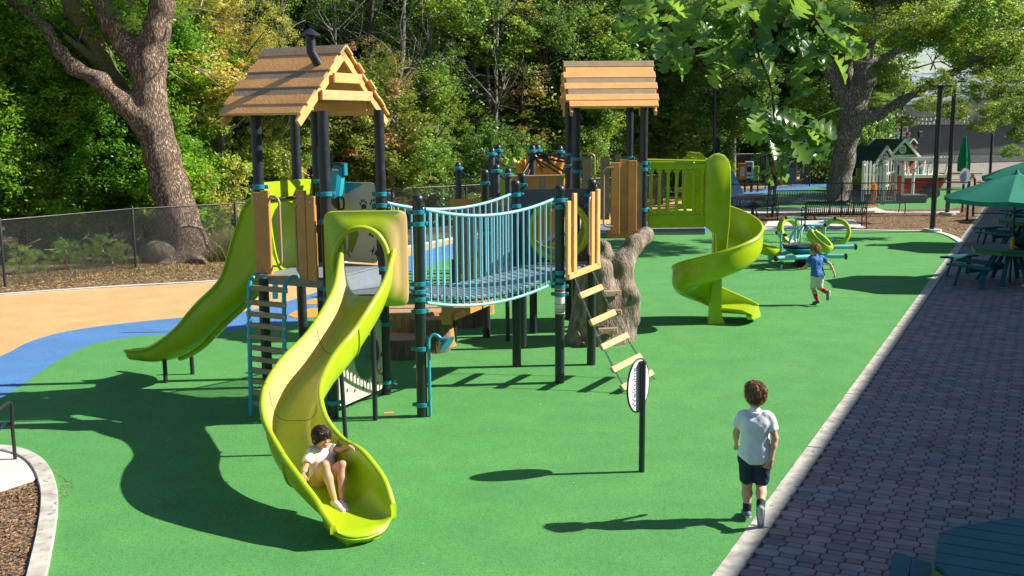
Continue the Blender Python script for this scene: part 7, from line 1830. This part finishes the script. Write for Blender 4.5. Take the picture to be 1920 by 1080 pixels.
P, Q = S_.mesh(.075, disp=(.03, sines(8, 7))); np_part('trunk', P, Q, 'bark_grey', RO)
rb = random.Random(8); m = MB()
for k in range(60):
    p = V(D_(rb.uniform(1500, 1940), rb.uniform(-30, 190), rb.uniform(-3, 1.5))); d = V((rb.uniform(-1, 1), rb.uniform(-.5, .5), rb.uniform(-.3, .7))).normalized(); L_ = rb.uniform(.8, 2.6)
    m.tube([p, p+d*L_*.5+V((0, 0, rb.uniform(-.15, .15))), p+d*L_], [.035, .022, .008], 4)
part('twigs', m, 'bark_grey', RO, 60, fix=False, kind='stuff')
SMALL = [leaf_ball(20+s_, 75, 50, .125, .22, holes=3) for s_ in range(3)]
for s_ in SMALL: BALLS.append(s_)
NB = len(BALLS)
cr = random.Random(21); spots = []
for i in range(64):
    px = cr.uniform(1480, 1990); lim = 30+max(0, (px-1600))/390*170 if px < 1830 else 200
    py = cr.uniform(-90, min(lim, 150)); spots.append((px, py, cr.uniform(-1.5, 4.5), cr.uniform(.75, 1.3)))
spots += [(1760, 30, -8.2, 1.0), (1800, 70, -9, .9), (1850, 20, -9.5, 1.0), (1720, 60, -8.6, .8), (1880, 90, -8, .8), (1740, 195, -3, .55), (1790, 205, -3, .6), (1835, 170, -4, .7), (1870, 215, -5, .7), (1900, 150, -6, .9), (1915, 250, -8, .45), (1895, 285, -9, .3), (1700, 225, -1, .4), (1760, 160, -4, .7), (1840, 235, -6, .42), (1912, 200, -8, .7), (1660, 130, -1, .6), (1690, 160, -2, .5), (1520, 180, 3, .9), (1545, 235, 4, .8), (1650, 190, 6, .6)]
for i, (px, py, dy, rx) in enumerate(spots):
    q_ = dp(px, py, y+dy*1.6); o = bpy.data.objects.new('foliage', ball_mesh(NB-1-i % 3, 'leaf_oak' if i % 3 else 'leaf_mid')); COL.objects.link(o); o.parent = RO; o.location = q_-V(RO['_loc']); o.scale = (rx, rx, rx*.7); o.rotation_euler = (0, 0, i*1.3)
# ---------------------------------------------------------------- near oak branch hanging into the view
def oak_leaf(rng):
    out = [(0, .015), (.09, .045), (.15, .12), (.20, .20), (.25, .22), (.28, .17), (.285, .11), (.32, .10), (.37, .20), (.42, .33), (.48, .385), (.53, .35), (.535, .22), (.545, .15), (.59, .16), (.65, .30), (.71, .40), (.77, .40), (.80, .31), (.79, .20), (.82, .17), (.87, .24), (.93, .27), (.97, .22), (.975, .13), (1.01, .09), (1.03, .0)]
    v = []; f = []; cup = rng.uniform(.1, .5); bend = rng.uniform(-.5, .25); n = len(out)
    def pt(x, w_): return (x, w_, abs(w_)*cup+bend*x*x*.5+.02*math.sin(x*20)*abs(w_)*8*.3)
    for x, w_ in out: v.append(pt(min(x, .98), 0))
    for x, w_ in out: v.append(pt(x, w_))
    for x, w_ in out: v.append(pt(x, -w_))
    for i in range(n-1): f.append((i, i+1, n+i+1, n+i)); f.append((i+1, i, 2*n+i, 2*n+i+1))
    return v, f
OB = thing('oak_branch', 'near oak branch with large lobed leaves hanging in from the top', 'branch', (1.2, 4.6, 4.4))
rl = random.Random(17)
yb = 4.7
def N_(a, c_, dy=0): return dp(a, c_, yb+dy)
m = MB(); m.tube([N_(1700, -420, .3), N_(1560, -200, .1), N_(1450, -40), N_(1410, 40), N_(1425, 110), N_(1442, 150), N_(1448, 180), N_(1452, 225), N_(1470, 250)], [.03, .024, .016, .010, .007, .005, .005, .004, .002], 7)
m.tube([N_(1450, -40), N_(1330, 10, .2), N_(1280, 40, .2), N_(1235, 60, .3)], [.012, .008, .006, .003], 6); m.tube([N_(1450, -40), N_(1510, 10, -.2), N_(1545, 60, -.2), N_(1560, 100, -.1)], [.012, .008, .005, .003], 6); m.tube([N_(1410, 40), N_(1370, 80, .1), N_(1345, 95)], [.007, .005, .002], 5)
part('twig', m, 'bark', OB, 60)
m = MB(); tr = V((5.6, 2.6, 0)); m.tube([tr+V((0, 0, -.05)), tr+V((.05, 0, 2)), tr+V((-.2, .1, 4.2)), tr+V((-.9, .6, 5.2)), N_(1700, -420, .3)], [.22, .18, .14, .07, .03], 12); part('trunk', m, 'bark', OB, 60)
cl = [(1225, 50, 34, .25), (1260, 95, 30, .1), (1300, 40, 42, .2), (1345, 95, 34, 0), (1370, 30, 44, 0), (1420, 70, 40, 0), (1400, 105, 22, .1), (1480, 40, 42, -.1), (1530, 50, 38, -.15), (1560, 90, 26, -.1), (1545, 20, 34, 0), (1575, 45, 26, 0), (1300, -10, 40, .1), (1450, -15, 46, 0), (1540, -20, 40, 0), (1215, 0, 30, .3), (1345, 60, 30, .3), (1500, 90, 22, .1),
      (1430, 205, 22, 0), (1470, 215, 26, .05), (1440, 255, 26, 0), (1480, 260, 28, -.05), (1510, 245, 20, 0), (1455, 290, 20, 0), (1500, 290, 18, .05), (1525, 225, 14, .05)]
for (px, py, rad, dy) in cl:
    nl = 7
    for k in range(nl):
        c_ = N_(px+rl.gauss(0, rad*.35), py+rl.gauss(0, rad*.35), dy+rl.uniform(-.12, .12)); sc = rl.uniform(.10, .165) if py < 170 else rl.uniform(.09, .14)
        v, f = oak_leaf(rl); d = V((rl.uniform(-1, 1), rl.uniform(-.8, .5), rl.uniform(-.9, .35))).normalized(); nn = (V((rl.uniform(-.7, .7), rl.uniform(-.9, .3), rl.uniform(.2, 1)))).normalized(); nn = (nn-d*nn.dot(d)).normalized(); s2 = nn.cross(d)
        M_ = Matrix((d*sc, s2*sc, nn*sc)).transposed().to_4x4(); M_.translation = c_; mm = MB(); mm.add(v, f, M_)
        part('leaf', mm, 'leaf_near', OB, 60, fix=False)
